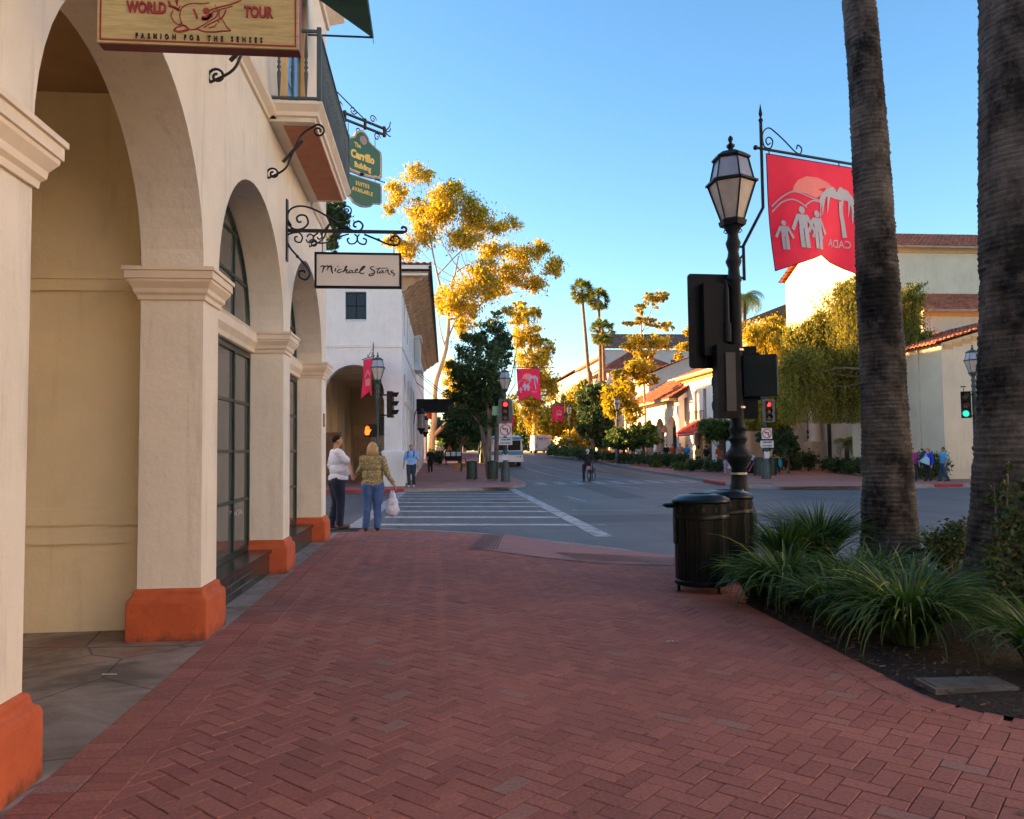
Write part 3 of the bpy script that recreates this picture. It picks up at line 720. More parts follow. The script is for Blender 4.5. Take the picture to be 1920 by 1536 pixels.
mb = MB(); mb.box(-7, -2.46, 7.62, 13.9, .0, .02); mb.box(-6.5, -6.4, 7.62, 13.9, .0, 4.7)
t.part('shop_interior', mb, mat('shop_interior', (.36, .33, .28), .9, var=.3, scale=1), world=True)
mb = MB()                                              # mannequins and shelves seen dimly behind the glass
for (x, y, h) in ((-3.0, 8.0, 1.5), (-3.1, 9.2, 1.6), (-4.2, 8.6, 1.9)): mb.box(x-.25, x+.25, y-.3, y+.3, .02, h*.5); mb.ell((x, y, h*.75), (.16, .2, .42)); mb.ell((x, y, h*1.1), (.09, .09, .12))
t.part('window_display', mb, mat('display_stock', (.30, .26, .24), .8, var=.5, scale=3), world=True)
# handwriting low on the shop window
SCRIPT = [[(205,405),(250,385),(275,395),(265,440),(235,520)],[(265,440),(300,395),(345,385),(350,420),(335,475)],[(345,430),(385,390),(415,400),(420,460),(440,538)],
          [(500,425),(490,460),(480,495)],[(525,398),(550,385)],[(610,455),(580,450),(535,480),(530,508),(570,510),(625,490),(650,470)],
          [(640,510),(680,440),(708,395),(695,388),(672,430),(650,505)],[(650,490),(700,455),(715,465),(695,500),(715,522),(760,505)],
          [(820,470),(780,468),(745,500),(760,515),(800,500),(822,470)],[(822,470),(812,505),(840,512),(870,495)],[(870,485),(905,470),(915,448),(890,445),(868,480),(875,508),(930,505)],
          [(930,505),(1000,450),(1050,395),(1030,388),(985,430),(955,500),(975,525),(1045,520)],
          [(1235,390),(1190,390),(1155,415),(1175,440),(1225,470),(1235,510),(1195,560),(1145,570),(1130,550),(1160,535),(1215,520)],
          [(1340,405),(1310,450),(1290,500),(1305,518),(1340,495)],[(1255,430),(1330,422),(1430,418),(1505,415)],[(1405,465),(1365,470),(1330,500),(1345,515),(1385,495),(1405,468),(1400,505),(1430,505)],
          [(1440,505),(1460,462),(1500,455),(1490,490),(1515,530),(1550,540)],[(1600,465),(1560,470),(1560,495),(1610,520),(1620,545),(1585,572)]]
WID = [19, 17, 26, 19, 13, 15, 16, 18, 15, 14, 15, 21, 19, 17, 11, 15, 17, 18]
def script(mb, cx, cz, width, fa, fb=None, wk=1.0):
    k = width/(1630-200)
    for S, w_ in zip(SCRIPT, WID):
        pts = [((p.x-915)*k+cx, -(p.y-475)*k+cz) for p in smoothpath(S, 5)]
        mb.ribbon(pts, [w_*k*wk*(.75+.5*sin(pi*i/(len(pts)-1))) for i in range(len(pts))], fa, fb)
mb = MB(); script(mb, 9.75, .80, .62, lambda x, z: (-2.335, x, z), None, .7)
t.part('window_lettering', mb, mat('white_vinyl', (.7, .7, .72), .6, var=0), world=True)
# string course, eaves
for (a, b_) in ((-3.4, 3.7), (6.8, 9.24), (12.47, 14.42)):
    mb = MB(); band(mb, XW-.3, XW, a+.1, b_, [(0, 5.36), (.03, 5.37), (.035, 5.41), (.09, 5.47), (.095, 5.53), (0, 5.56)]); t.part('string_course', mb, M_TRIM, world=True)
mb = MB(); band(mb, -24, XW, -3.4, 14.36, [(0, 9.2), (.05, 9.2), (.06, 9.3), (.2, 9.42), (.3, 9.5), (.3, 9.62), (0, 9.64)])
t.part('cornice', mb, M_TRIM, world=True)
mb = MB(); tile_plane(mb, (-1.55, -3.6, 9.62), (-1.55, 14.8, 9.62), (-9, -3.6, 10.9), (-9, 14.8, 10.9), .3); t.part('roof', mb, M_TILE, world=True)
# upper doors behind the balconies
for (a, b_) in ((10.2, 11.5), (4.6, 5.9)):
    mb = MB(); mb.box(XW-.02, XW+.012, a, b_, 5.5, 7.9); fr = t.part('balcony_door', mb, M_GRN, world=True)
    mb = MB()
    for k in range(2):
        for j in range(3): y = a+.08+k*(b_-a)/2; mb.box(XW, XW+.018, y, y+(b_-a)/2-.14, 5.65+j*.75, 6.3+j*.75)
    t.part('door_panes', mb, M_GLASS, parent=fr, world=True)
    mb = MB(); mb.box(XW, XW+.07, a-.16, a-.002, 5.5, 8.0); mb.box(XW, XW+.07, b_+.002, b_+.16, 5.5, 8.0); mb.box(XW, XW+.07, a-.16, b_+.16, 8.002, 8.14)
    t.part('door_surround', mb, mat('yellow_trim', (.62, .45, .22), .8), parent=fr, world=True)
mb = MB(); mb.box(XW, XW+.02, 14.0, 14.08, 1.95, 2.18); t.part('wall_plate', mb, mat('dull_brass', (.28, .17, .09), .5, .5), world=True)
def scroll_bracket(mb, y, x0, z0, x1, z1):
    """wrought iron stay with a scroll at each end, in the plane y"""
    a = Vector((x0, z0)); b = Vector((x1, z1)); d = b-a; nn = Vector((-d.y, d.x)).normalized()
    body = smoothpath([a, a+d*.25-nn*.07, a+d*.5-nn*.01, a+d*.75+nn*.05, b], 5)
    s0 = [Vector(p) for p in spiral((a.x+.085, a.y+.06), .11, .03, pi+.6, -1.35, 18)]; 
    sc0 = [Vector((a.x, a.y))]+[]
    c0 = Vector((a.x+.055, a.y+.055)); r0 = (Vector((a.x, a.y))-c0).length; an = atan2(a.y-c0.y, a.x-c0.x)
    lo_s = [Vector(p) for p in spiral(c0, r0, .018, an, -1.4, 20)]
    c1 = Vector((b.x+.02, b.y-.075)); an = atan2(b.y-c1.y, b.x-c1.x); hi_s = [Vector(p) for p in spiral(c1, (b-c1).length, .018, an, -1.4, 20)]
    path = [(p.x, y, p.y) for p in lo_s[::-1]]+[(p.x, y, p.y) for p in body]+[(p.x, y, p.y) for p in hi_s]
    mb.tube(path, .012, 6)
    for q in (.40, .60):
        m0 = a+d*(q-.1); m1 = a+d*(q+.1); mb.cyl((m0.x, y, m0.y), (m1.x, y, m1.y), .019, .019, 8)
def balcony(y0, y1, label, name='balcony'):
    b = T(name, label, 'balcony', (XW+.3, (y0+y1)/2, 5.3), group='balconies of the arcade building'); X = -1.27
    mb = MB(); pr = [(-.10, 5.30), (-.09, 5.34), (-.06, 5.355), (-.055, 5.40), (-.01, 5.46), (0, 5.47), (0, 5.505), (-.12, 5.51)]
    band(mb, XW+.002, X, y0+.0, y1-.0, [(e, z) for e, z in pr]); mb.box(XW+.003, X-.1, y0+.1, y1-.1, 5.296, 5.32)
    b.part('slab', mb, M_TRIM, world=True)
    mb = MB(); mb.box(XW+.15, X-.11, y0+.22, y1-.22, 5.285, 5.295); b.part('soffit_panel', mb, M_TERRA, world=True)
    mb = MB()
    for (p, q) in (((XW+.05, y0+.04), (X-.04, y0+.04)), ((X-.04, y0+.04), (X-.04, y1-.04)), ((X-.04, y1-.04), (XW+.05, y1-.04))):
        for z in (5.55, 6.36): mb.box(min(p[0], q[0])-.018, max(p[0], q[0])+.018, min(p[1], q[1])-.018, max(p[1], q[1])+.018, z-.014, z+.014)
    mb.box(X-.065, X-.015, y0+.015, y0+.065, 5.51, 6.4); mb.box(X-.065, X-.015, y1-.065, y1-.015, 5.51, 6.4)
    rl = b.part('railing', mb, M_GRNRAIL, world=True)
    prof = [(.009, 0), (.011, .02), (.024, .30), (.012, .34), (.026, .37), (.012, .40), (.022, .43), (.012, .46), (.022, .50), (.010, .78), (.010, .81)]
    n = int((y1-y0)/.125); pts = [(X-.04, y0+.04+(y1-y0-.08)*(k+.5)/n) for k in range(n)]+[(XW+.13+k*.155, y0+.04) for k in range(3)]+[(XW+.13+k*.155, y1-.04) for k in range(3)]
    for (x, y) in pts:
        mb = MB(); mb.lathe(prof, (x, y, 5.55), 8); b.part('baluster', mb, M_GRNRAIL, world=True, auto=50)
    for y in (y0+.06, y1-.06):
        mb = MB(); scroll_bracket(mb, y, XW+.01, 4.60, X-.07, 5.25); b.part('scroll_bracket', mb, M_IRON, world=True)
    b.o.location.z += .09
    return b
balcony(9.24, 12.47, 'balcony with grey baluster railing above the two far arches')
balcony(3.75, 6.95, 'balcony end and scroll bracket behind the tan hanging sign')
# green awning
a = T('awning', 'dark green canvas awning over the balcony', 'awning', (-1.5, 10.6, 7.7)); mb = MB()
y0, y1, xo, zo, zt = 9.4, 12.22, -.90, 7.96, 8.66
nn = 14
for (dx, dz) in ((0, 0),):
    for k in range(nn):
        ya, yb = y0+(y1-y0)*k/nn, y0+(y1-y0)*(k+1)/nn
        mb.prism([(XW, zt), (xo, zo), (xo, zo-.015), (XW, zt-.015)], lambda x, z: (x, ya, z), lambda x, z: (x, yb, z))
a.part('canopy', mb, M_AWN, world=True)
mb = MB(); k = 28
top = [(xo+.004, y0+(y1-y0)*i/k, zo) for i in range(k+1)]; bot = [(xo+.012+.006*(i % 2), y0+(y1-y0)*i/k, zo-.15-.035*abs(sin(i*pi/4))) for i in range(k+1)]
mb.add(top+bot, [(i, i+1, k+2+i, k+1+i) for i in range(k)]); a.part('valance', mb, M_AWN, world=True)
mb = MB(); mb.tube([(XW, y1, zo), (xo, y1, zo)], .016); mb.tube([(XW, y0, zo), (xo, y0, zo)], .016); mb.tube([(xo, y0, zo), (xo, y1, zo)], .012)
a.part('frame', mb, M_GRNRAIL, world=True)

# ---------------------------------------------------------------- hanging signs
# 1: yellow board
Y = 4.0; xl, xr, zb, zt = X2(182, 60, Y), X2(560, 60, Y), Z2(370, 86, Y), Z2(370, 86, Y)+.80
s = T('hanging_sign', 'yellow wooden board sign with red border and seated guitarist, hanging at top left', 'sign', ((xl+xr)/2, Y, zb))
def woodboard():
    m, n, l, b = newmat('yellow_board'); b.inputs['Roughness'].default_value = .6
    a = ramp(n, l, noise(n, l, 5, 6, .7, stretch=(1, 1, 9), dist=.5), (.33, .26, .10), (.52, .42, .19), .3, .6)
    l.new(a, b.inputs['Base Color']); bump(n, l, b, noise(n, l, 9, 6, .7, stretch=(1, 1, 12)), .4, .004); return m
M_YB = woodboard(); M_MAROON = mat('maroon_paint', (.17, .018, .02), .5, var=.15); M_SIGNRED = mat('sign_red', (.30, .022, .025), .6, var=.1); M_INK = mat('sign_black', (.012, .012, .014), .6, var=0)
mb = MB(); mb.box(xl, xr, Y, Y+.012, zb, zt); s.part('board', mb, M_YB, world=True)
mb = MB(); mb.prism([(xl+.0, zb), (xr, zb), (xr, zt), (xl, zt)], lambda x, z: (x, Y+.0122, z), lambda x, z: (x, Y+.085, z)); s.part('case', mb, M_MAROON, world=True)
mb = MB()
i1, o1 = .030, .016
def fr_(mb, a, b, c, d, w, y0, y1):
    mb.box(a, b, y0, y1, c, c+w); mb.box(a, b, y0, y1, d-w, d); mb.box(a, a+w, y0, y1, c+w, d-w); mb.box(b-w, b, y0, y1, c+w, d-w)
fr_(mb, xl+.012, xr-.012, zb+.012, zt-.012, .007, Y-.004, Y+.001); s.part('border', mb, M_SIGNRED, world=True)
def sx_(px): return xl+(px-182)/(560-182)*(xr-xl)
def sz_(py): return zb+(86-py)/(560-182)*(xr-xl)
mb = MB()
for word, px in (('WORLD', 273), ('TOUR', 483)):
    text_mb(mb, word, .058, lambda x, y, t_, px=px: (sx_(px)+x, Y-.003-t_, sz_(25)+y), .0026, .004, .64)
Sq = lambda p: (sx_(180+p[0]/4.8), sz_(p[1]/4.8))
fq = lambda x, z: (x, Y-.004, z); fk = lambda x, z: (x, Y-.0005, z)
def strk(pts, w): mb.ribbon([(p.x, p.y) for p in smoothpath([Sq(p) for p in pts], 5)], w, fq, fk)
strk([(1010, 0), (940, 10), (830, 15), (760, 60), (745, 130), (755, 190), (800, 245), (860, 262), (920, 235), (1000, 180), (1070, 130), (1080, 70), (1060, 15)], .004)   # guitar body
strk([(865, 65), (885, 110), (900, 155)], .010); strk([(1010, 70), (1100, 35), (1200, 5), (1300, -40)], .006); strk([(1030, 90), (1120, 55), (1220, 20)], .004)
strk([(640, 0), (660, 45), (700, 60), (740, 85)], .012); strk([(680, 90), (665, 140), (700, 200), (740, 222), (760, 195)], .005); strk([(640, 50), (690, 55), (720, 80), (745, 40)], .005)
strk([(690, 275), (720, 245), (790, 225), (820, 255)], .005); strk([(690, 275), (740, 285), (830, 262)], .010)
strk([(900, 250), (960, 275), (1060, 275), (1120, 265), (1205, 258)], .006); strk([(1205, 258), (1160, 215), (1140, 175), (1110, 150), (1060, 175), (990, 215), (960, 240)], .005)
strk([(1100, 70), (1095, 110), (1110, 145), (1140, 110), (1160, 60)], .006); strk([(1000, 240), (1050, 225), (1075, 195)], .004); strk([(1085, 175), (1100, 180)], .008)
strk([(940, 150), (985, 145), (1030, 110)], .022); strk([(940, 150), (990, 155), (1035, 95)], .012)
mb.prism([(sx_(180+980/4.8)+.0165*cos(a_), sz_(78/4.8)+.0165*sin(a_)) for a_ in [2*pi*k/16 for k in range(16)]], fq, fk)
for k in range(5): strk([(690+k*8, -90+k*10), (700+k*6, -20), (720, 40)], .003)
strk([(760, -120), (800, -180), (880, -220), (960, -180), (990, -110), (950, -60), (850, -50), (790, -80)], .006)
s.part('emblem', mb, M_SIGNRED, world=True)
mb = MB(); text_mb(mb, 'FASHION FOR THE SENSES', .026, lambda x, y, t_: (sx_(372)+x, Y-.003-t_, sz_(75.5)+y), .0014, .003, .66, space=2.35)
s.part('lettering', mb, M_INK, world=True)
mb = MB()
for x in (xl+.25, xr-.25): mb.tube([(x, Y+.045, zt), (x, Y+.07, zt+.16)], .012)
mb.box(XW, xr+.05, Y+.055, Y+.085, zt+.16, zt+.19); s.part('hanger', mb, M_IRON, world=True)
# 2: script sign on a wrought iron bracket
Y = 10.50; s = T('bracket_sign', 'white hanging board with black brush lettering under a wrought iron scroll bracket', 'sign', (XW+.4, Y, 4.3))
xl, xr, zt, zb = X2(590, 508, Y), X2(753, 508, Y), Z2(672, 474.5, Y), Z2(672, 541, Y)
mb = MB(); mb.box(xl+.02, xr-.02, Y-.02, Y+.02, zb+.02, zt-.02); s.part('board', mb, mat('off_white_board', (.72, .68, .62), .6, var=.04), world=True)
mb = MB(); fr_(mb, xl, xr, zb, zt, .028, Y-.03, Y+.03); s.part('frame', mb, M_BLACK, world=True)
mb = MB(); kx = (xr-xl)/(1750-90); script(mb, xl+(915-95)*kx, zt-(475-118)*kx, 1430*kx, lambda x, z: (x, Y-.0235, z), lambda x, z: (x, Y-.0195, z), 1.05)
s.part('lettering', mb, M_INK, world=True)
mb = MB(); zbar = Z2(650, 434, Y); xe = X2(760, 434, Y)
mb.box(XW, XW+.02, Y-.05, Y+.05, Z2(537, 490, Y), Z2(537, 375, Y)); mb.box(XW, xe-.02, Y-.012, Y+.012, zbar-.022, zbar+.022)
def q2(cx, cy): return (XW+.005+(cx-608)/(1460-608)*(xe-XW), zbar-(cy-355)/(1460-608)*(xe-XW))
def sw(pts, r=.013, k=5): mb.tube([(p.x, Y, p.y) for p in smoothpath([q2(*p) for p in pts], k)], r, 6)
sw([(640, 320), (610, 260), (640, 195), (720, 175), (830, 210), (980, 300), (1080, 348), (1130, 345), (1150, 310), (1125, 280), (1090, 290), (1085, 315), (1105, 322)])
sw([(612, 240), (615, 300), (660, 345), (720, 340), (758, 300), (745, 250), (705, 240), (678, 262), (690, 292), (712, 288)])
sw([(1390, 355), (1455, 352), (1463, 325), (1440, 315), (1430, 330)], .016)
sw([(1160, 375), (1260, 415), (1330, 445), (1400, 450), (1418, 410), (1395, 385), (1360, 390), (1350, 412), (1368, 420)])
sw([(690, 365), (718, 400), (705, 440), (670, 432), (665, 405), (685, 398)], .011); sw([(690, 365), (640, 375), (608, 400), (625, 470), (690, 550), (750, 620), (772, 670), (745, 712), (700, 695), (698, 655), (730, 648), (738, 665)])
sw([(745, 420), (760, 440), (790, 430), (795, 395), (770, 380), (750, 400)], .010); sw([(830, 370), (800, 395), (800, 430), (850, 445), (920, 430), (1000, 390), (1050, 375)], .011); sw([(855, 375), (855, 405), (835, 415), (825, 400)], .010)
sw([(1090, 375), (1112, 400), (1095, 440), (1055, 445), (1038, 415), (1055, 405)], .011); sw([(1125, 375), (1108, 405), (1125, 440), (1165, 448), (1175, 415), (1150, 405)], .011)
for c in ((684, 545), (1262, 413)): p = q2(*c); mb.ell((p[0], Y, p[1]), (.022, .022, .022), 8, 5)
for x in (xl+.1, xr-.1): mb.tube([(x, Y, zbar-.02), (x, Y, zt)], .006)
s.part('scroll_bracket', mb, M_IRON, world=True)
# 3: green double sign standing out diagonally from the building corner
o0 = Vector((XW, 14.36)); dd = Vector((1, 1)).normalized(); nrm = Vector((1, -1)).normalized()
def dg(u, z, t_=0.0): p = o0+dd*u+nrm*t_; return (p.x, p.y, z)
s = T('double_sign', 'green shaped sign with gold lettering and smaller board below, at the arcade corner', 'sign', dg(.7, 6.0))
M_SG = mat('sign_green', (.012, .115, .075), .55, var=.08); M_GOLDP = mat('gold_leaf', (.62, .46, .12), .4, .3, var=.1); M_SB = mat('sign_edge_grey', (.28, .30, .40), .6, var=.08)
u1 = 1.30; u0 = .32; uc = (u0+u1)/2; hw = (u1-u0)/2
o1_ = [(-1, 0), (-.94, 0), (-.94, -.05), (-.7, -.05), (-.6, -.08), (0, -.10), (.6, -.08), (.7, -.05), (.94, -.05), (.94, 0), (1, 0), (1, .5), (.95, .58), (.6, .66), (.38, .72), (.30, .82), (.12, .90), (0, .92), (-.12, .90), (-.30, .82), (-.38, .72), (-.6, .66), (-.95, .58), (-1, .5)]
def shp(z0, h, k=1.0, out=o1_): return [(uc+x*hw*k, z0+(.45+(y-.45)*k)*h) for x, y in out]
B0, BH = 6.62, .86
mb = MB(); mb.prism(shp(B0, BH), lambda u, z: dg(u, z, .03), lambda u, z: dg(u, z, -.03)); s.part('board', mb, M_SB, world=True)
mb = MB(); mb.prism(shp(B0, BH, .93), lambda u, z: dg(u, z, .031), lambda u, z: dg(u, z, .034)); s.part('board_face', mb, M_GOLDP, world=True)
mb = MB(); mb.prism(shp(B0, BH, .90), lambda u, z: dg(u, z, .035), lambda u, z: dg(u, z, .038)); s.part('green_panel', mb, M_SG, world=True)
o2_ = [(-.94, 1), (-.94, .92), (-1, .92), (-1, .3), (-.94, .22), (-.6, .16), (-.45, .02), (-.25, -.04), (0, -.08), (.25, -.04), (.45, .02), (.6, .16), (.94, .22), (1, .3), (1, .92), (.94, .92), (.94, 1)]
C0, CH = 5.98, .52
mb = MB(); mb.prism(shp(C0, CH, 1, o2_), lambda u, z: dg(u, z, .025), lambda u, z: dg(u, z, -.025)); s.part('lower_board', mb, M_SB, world=True)
mb = MB(); mb.prism(shp(C0, CH, .92, o2_), lambda u, z: dg(u, z, .026), lambda u, z: dg(u, z, .032)); s.part('lower_panel', mb, M_SG, world=True)
mb = MB()
text_mb(mb, 'The', .085, lambda x, y, t_: dg(uc-.12+x, B0+.42*BH+.06+y, .042+t_), .004, .003, .8)
text_mb(mb, 'Carrillo', .15, lambda x, y, t_: dg(uc+x, B0+.24*BH+y, .042+t_), .010, .003, .88); text_mb(mb, 'Building', .105, lambda x, y, t_: dg(uc+x, B0+.04*BH+y, .042+t_), .006, .003, .88)
text_mb(mb, 'SUITES', .075, lambda x, y, t_: dg(uc+x, C0+.66*CH+y, .036+t_), .003, .003, .85, space=1.3); text_mb(mb, 'AVAILABLE', .075, lambda x, y, t_: dg(uc+x, C0+.42*CH+y, .036+t_), .003, .003, .85, space=1.2)
s.part('lettering', mb, M_GOLDP, world=True)
mb = MB(); cz = B0+.69*BH
mb.prism([(uc+.02+.085*cos(a_), cz+.085*sin(a_)) for a_ in [2*pi*k/20 for k in range(20)]], lambda u, z: dg(u, z, .040), lambda u, z: dg(u, z, .044)); s.part('emblem_disc', mb, M_SB, world=True)
mb = MB()
for k in range(8):
    a_ = k*pi/4; mb.ribbon([(uc+.02+.02*cos(a_), cz+.02*sin(a_)), (uc+.02+.075*cos(a_), cz+.075*sin(a_))], [.02, .004], lambda u, z: dg(u, z, .047))
s.part('emblem_star', mb, mat('emblem_orange', (.55, .22, .02), .5), world=True)
mb = MB()
def dbar(ua, za, ub, zb_, r=.02): mb.tube([dg(ua, za), dg(ub, zb_)], r)
for (z, r) in ((7.62, .028), (7.50, .028)): mb.tube([dg(0, z), dg(1.42, z)], r)
dbar(.05, 8.05, .95, 7.62, .012)
for (u, z, s0, tn) in ((.28, 7.73, 1, 1.3), (.62, 7.74, -1, 1.3), (1.1, 7.72, 1, 1.2), (.35, 7.38, -1, -1.3), (.75, 7.38, 1, -1.3), (1.2, 7.40, -1, -1.2)):
    mb.tube([dg(p[0], p[1]) for p in spiral((u, z), .085, .02, 0, s0*tn*1.0, 16)], .011, 5)
for u in (.42, .9, 1.38): mb.tube([dg(u, 7.46), dg(u, 7.66)], .035, 6)
for a_ in (.25, -.25, .7): mb.tube([dg(1.40, 7.56), dg(1.52, 7.56+a_*.2), dg(1.55, 7.60+a_*.3)], .012, 5)
for u in (.50, 1.15): dbar(u, 7.46, u, B0+.62*BH, .008); dbar(u, B0-.05, u, C0+CH, .008)
dbar(.25, 6.56, 1.40, 6.56, .012); mb.ell(dg(.8, 6.56), (.07, .07, .03), 8, 5)
s.part('iron_beams', mb, M_IRON, world=True); s.o.location.z += .17
# ================================================================= PALE BUILDING ACROSS THE CROSS STREET
def rot_map(cx, cy, ang, f):
    ca, sa = cos(ang), sin(ang)
    def g(*a):
        p = f(*a); return (cx+p[0]*ca-p[1]*sa, cy+p[0]*sa+p[1]*ca, p[2])
    return g
WX, WY, WR = -1.38, 35.4, radians(-.85)                # corner and heading
s = T('pale_arcade_building', 'pale blue-white two-storey building with brown tiled overhanging roof across the side street', 'building', (WX, WY, 0))
def wb(x0, x1, y0, y1, z0, z1, mb):
    a = len(mb.v); mb.box(x0, x1, y0, y1, z0, z1); mb.xf(WM, a)
WM = Matrix.Translation((WX, WY, 0)) @ Matrix.Rotation(WR, 4, 'Z')
def wp(x, y, z): return tuple(WM @ Vector((x, y, z)))
LEN = 36.5
M_BEAM = mat('painted_beam', (.80, .68, .48), .8, var=.08)
mb = MB()
arched_wall(mb, -30, 0, -.2, 6.15, 0, .5, [(-3.4-i*3.9, -.78-i*3.9, -.2, 4.05, 1.32) for i in range(3)], lambda a, t_, z: wp(a, t_, z), 20)
arched_wall(mb, -30, 0, 6.151, 9.45, 0, .5, [(-2.47, -1.55, 7.30, 8.62, 0), (-7.5, -6.6, 7.3, 8.62, 0)], lambda a, t_, z: wp(a, t_, z))
arched_wall(mb, .501, LEN, -.2, 6.15, 0, -.5, [(1.3+i*3.55, 3.7+i*3.55, -.2, 4.0, 1.2) for i in range(4)]+[(17.5+i*4, 20+i*4, -.2, 3.4, 0) for i in range(4)], lambda a, t_, z: wp(t_, a, z), 16)
arched_wall(mb, .501, LEN, 6.151, 9.45, 0, -.5, [(2.0+i*2.9, 2.9+i*2.9, 7.0, 8.6, 0) for i in range(11)], lambda a, t_, z: wp(t_, a, z))
wb(-30, 0, LEN, LEN+.3, -.2, 9.45, mb)
s.part('wall', mb, M_WHITEB, world=True, auto=35)
mb = MB(); wb(-30, -.02, -.02, .0-.001, 6.22, 6.26, mb); wb(-30, .04, -.045, -.021, 6.14, 6.20, mb); wb(.001, .04, -.02, LEN, 6.14, 6.20, mb)
s.part('string_course', mb, M_WHITEB, world=True)
mb = MB(); 
for (x0, x1, y0, y1) in ((-.78, .0, 0, .5),):
    a = len(mb.v); band(mb, x0, x1, y0, y1, [(.001, -.1), (.12, -.1), (.12, 1.50), (.09, 1.56), (.001, 1.60)]); mb.xf(WM, a)
    a = len(mb.v); band(mb, x0, x1, y0, y1, [(.001, 3.8), (.03, 3.82), (.06, 3.95), (.08, 3.98), (.08, 4.05), (.001, 4.06)]); mb.xf(WM, a); s.part('pier_moulding', mb, M_WHITEB, world=True)
for i in range(4):
    y0 = 3.7+i*3.55; mb = MB(); a = 0; band(mb, -.5, 0, y0, min(y0+1.15, 17.4), [(.001, 3.75), (.05, 3.8), (.10, 3.92), (.10, 4.0), (.001, 4.01)]); mb.xf(WM, a)
    a = len(mb.v); band(mb, -.5, 0, y0, min(y0+1.15, 17.4), [(.06, -.1), (.06, 1.1), (.001, 1.14)]); mb.xf(WM, a); s.part('pier_moulding', mb, M_WHITEB, world=True)
mb = MB(); wb(-30, -4.6, 4.0, 4.3, -.1, 6.0, mb); wb(-30, -.55, .55, LEN-.1, 6.0, 6.12, mb)
for i in range(5):
    wb(-4.9, -4.6, 4.4+i*3.4, 6.6+i*3.4, -.1, 6, mb)
wb(-4.9, -4.7, 4.3, 30, 4.3, 6, mb); wb(-4.9, -.55, 21, 21.2, 0, 6, mb); wb(-13, -12.7, .55, 4, -.1, 6, mb)
s.part('arcade_wall', mb, plaster('warm_arcade_plaster', (.90, .78, .54), .06), world=True)
for i in range(6):
    mb = MB(); wb(-4.5, -.55, 1.0+i*1.7, 1.3+i*1.7, 5.60, 5.99, mb); s.part('ceiling_beam', mb, M_BEAM, world=True)
mb = MB()
for i in range(4): wb(-4.72, -4.68, 4.6+i*3.4, 6.4+i*3.4, .2, 4.2, mb)
s.part('shop_front', mb, M_BLACK, world=True)
mb = MB(); wb(-4.15, -3.2, 4.2, 4.36, -.05, 2.5, mb); s.part('door', mb, mat('brown_door', (.20, .10, .04), .6, var=.3), world=True)
mb = MB(); wb(-2.9, -2.0, 7, 7.06, 0, 2.9, mb); s.part('door', mb, MATS['brown_door'], world=True)
# windows
fr = MB(); gl = MB()
wb(-2.47, -1.55, .20, .24, 7.45, 8.62, gl); wb(-2.03, -1.99, .17, .198, 7.45, 8.62, fr); wb(-2.47, -1.55, .17, .198, 8.0, 8.04, fr); wb(-2.47, -1.55, .16, .25, 7.40, 7.45, fr)
wf = s.part('window', fr, M_BLACK, world=True); s.part('pane', gl, M_GLASS, parent=wf, world=True)
mb = MB(); a = len(mb.v); mb.prism([(-.02, 7.30), (.2, 7.45), (.2, 7.30)], lambda y, z: (-2.54, y, z), lambda y, z: (-1.48, y, z)); mb.xf(WM, a); s.part('sill', mb, M_WHITEB, parent=wf, world=True)
for i in range(11):
    g2 = MB(); wb(-.26, -.22, 2.0+i*2.9, 2.9+i*2.9, 7.0, 8.6, g2); w2 = s.part('window', g2, M_GLASS, world=True)
# eaves: soffit, rafters, gutter, roof
OV = 1.28; ZE = 9.45
mb = MB(); 
a = len(mb.v); mb.add([(0, -.35, ZE+.001), (OV-.05, -.35, ZE+.14), (OV-.05, LEN+.5, ZE+.14), (0, LEN+.5, ZE+.001)], [(0, 1, 2, 3)]); mb.xf(WM, a)
wb(-30, OV-.04, -.36, -.02, ZE-.02, ZE+.02, mb); s.part('soffit', mb, M_SOFFIT, world=True)
for i in range(38):
    y = .1+i*.97; mb = MB(); a = 0
    mb.prism([(0, ZE-.80), (.18, ZE-.74), (.30, ZE-.56), (.50, ZE-.50), (.62, ZE-.34), (.85, ZE-.28), (.98, ZE-.12), (OV-.12, ZE+.0), (OV-.12, ZE+.12), (0, ZE-.01)], lambda x, z: (x, y, z), lambda x, z: (x, y+.24, z)); mb.xf(WM, a)
    s.part('rafter_bracket', mb, M_SOFFIT, world=True)
mb = MB(); wb(OV-.06, OV+.07, -.45, LEN+.5, ZE+.13, ZE+.27, mb); wb(-30, OV+.07, -.52, -.38, ZE+.04, ZE+.10, mb)
s.part('gutter', mb, M_BLACK, world=True)
mb = MB(); wb(-30, OV+.02, -.42, -.355, ZE+.11, ZE+.30, mb); wb(-30, OV-.10, -.30, -.002, ZE-.14, ZE-.025, mb)
s.part('fascia', mb, M_WHITEB, world=True)
mb = MB(); zr = ZE+1.9; xr_ = -11.5; 
tile_plane(mb, wp(OV+.05, -.5, ZE+.3), wp(OV+.05, LEN+.5, ZE+.3), wp(-11, 11.5, zr+.3), wp(-11, LEN-11, zr+.3), .3)
tile_plane(mb, wp(-30, -.5, ZE+.3), wp(OV+.05, -.5, ZE+.3), wp(-18, 11.5, zr+.3), wp(-11, 11.5, zr+.3), .3)
s.part('roof', mb, M_TILE2, world=True)
# unseen masses added to keep low sun off the street
mb = MB(); wb(-29.5, -5.2, 4.4, LEN-.1, -.1, 9.3, mb); s.part('sun_stop_core', mb, M_WHITEB, world=True)  # solid core added to stop sun leaking through the arches
mb = MB(); wb(-62, -30.02, .2, 24, -.2, 10.5, mb); s.part('shade_wing', mb, M_WHITEB, world=True)  # hidden wing added to block the sun's path along the side street
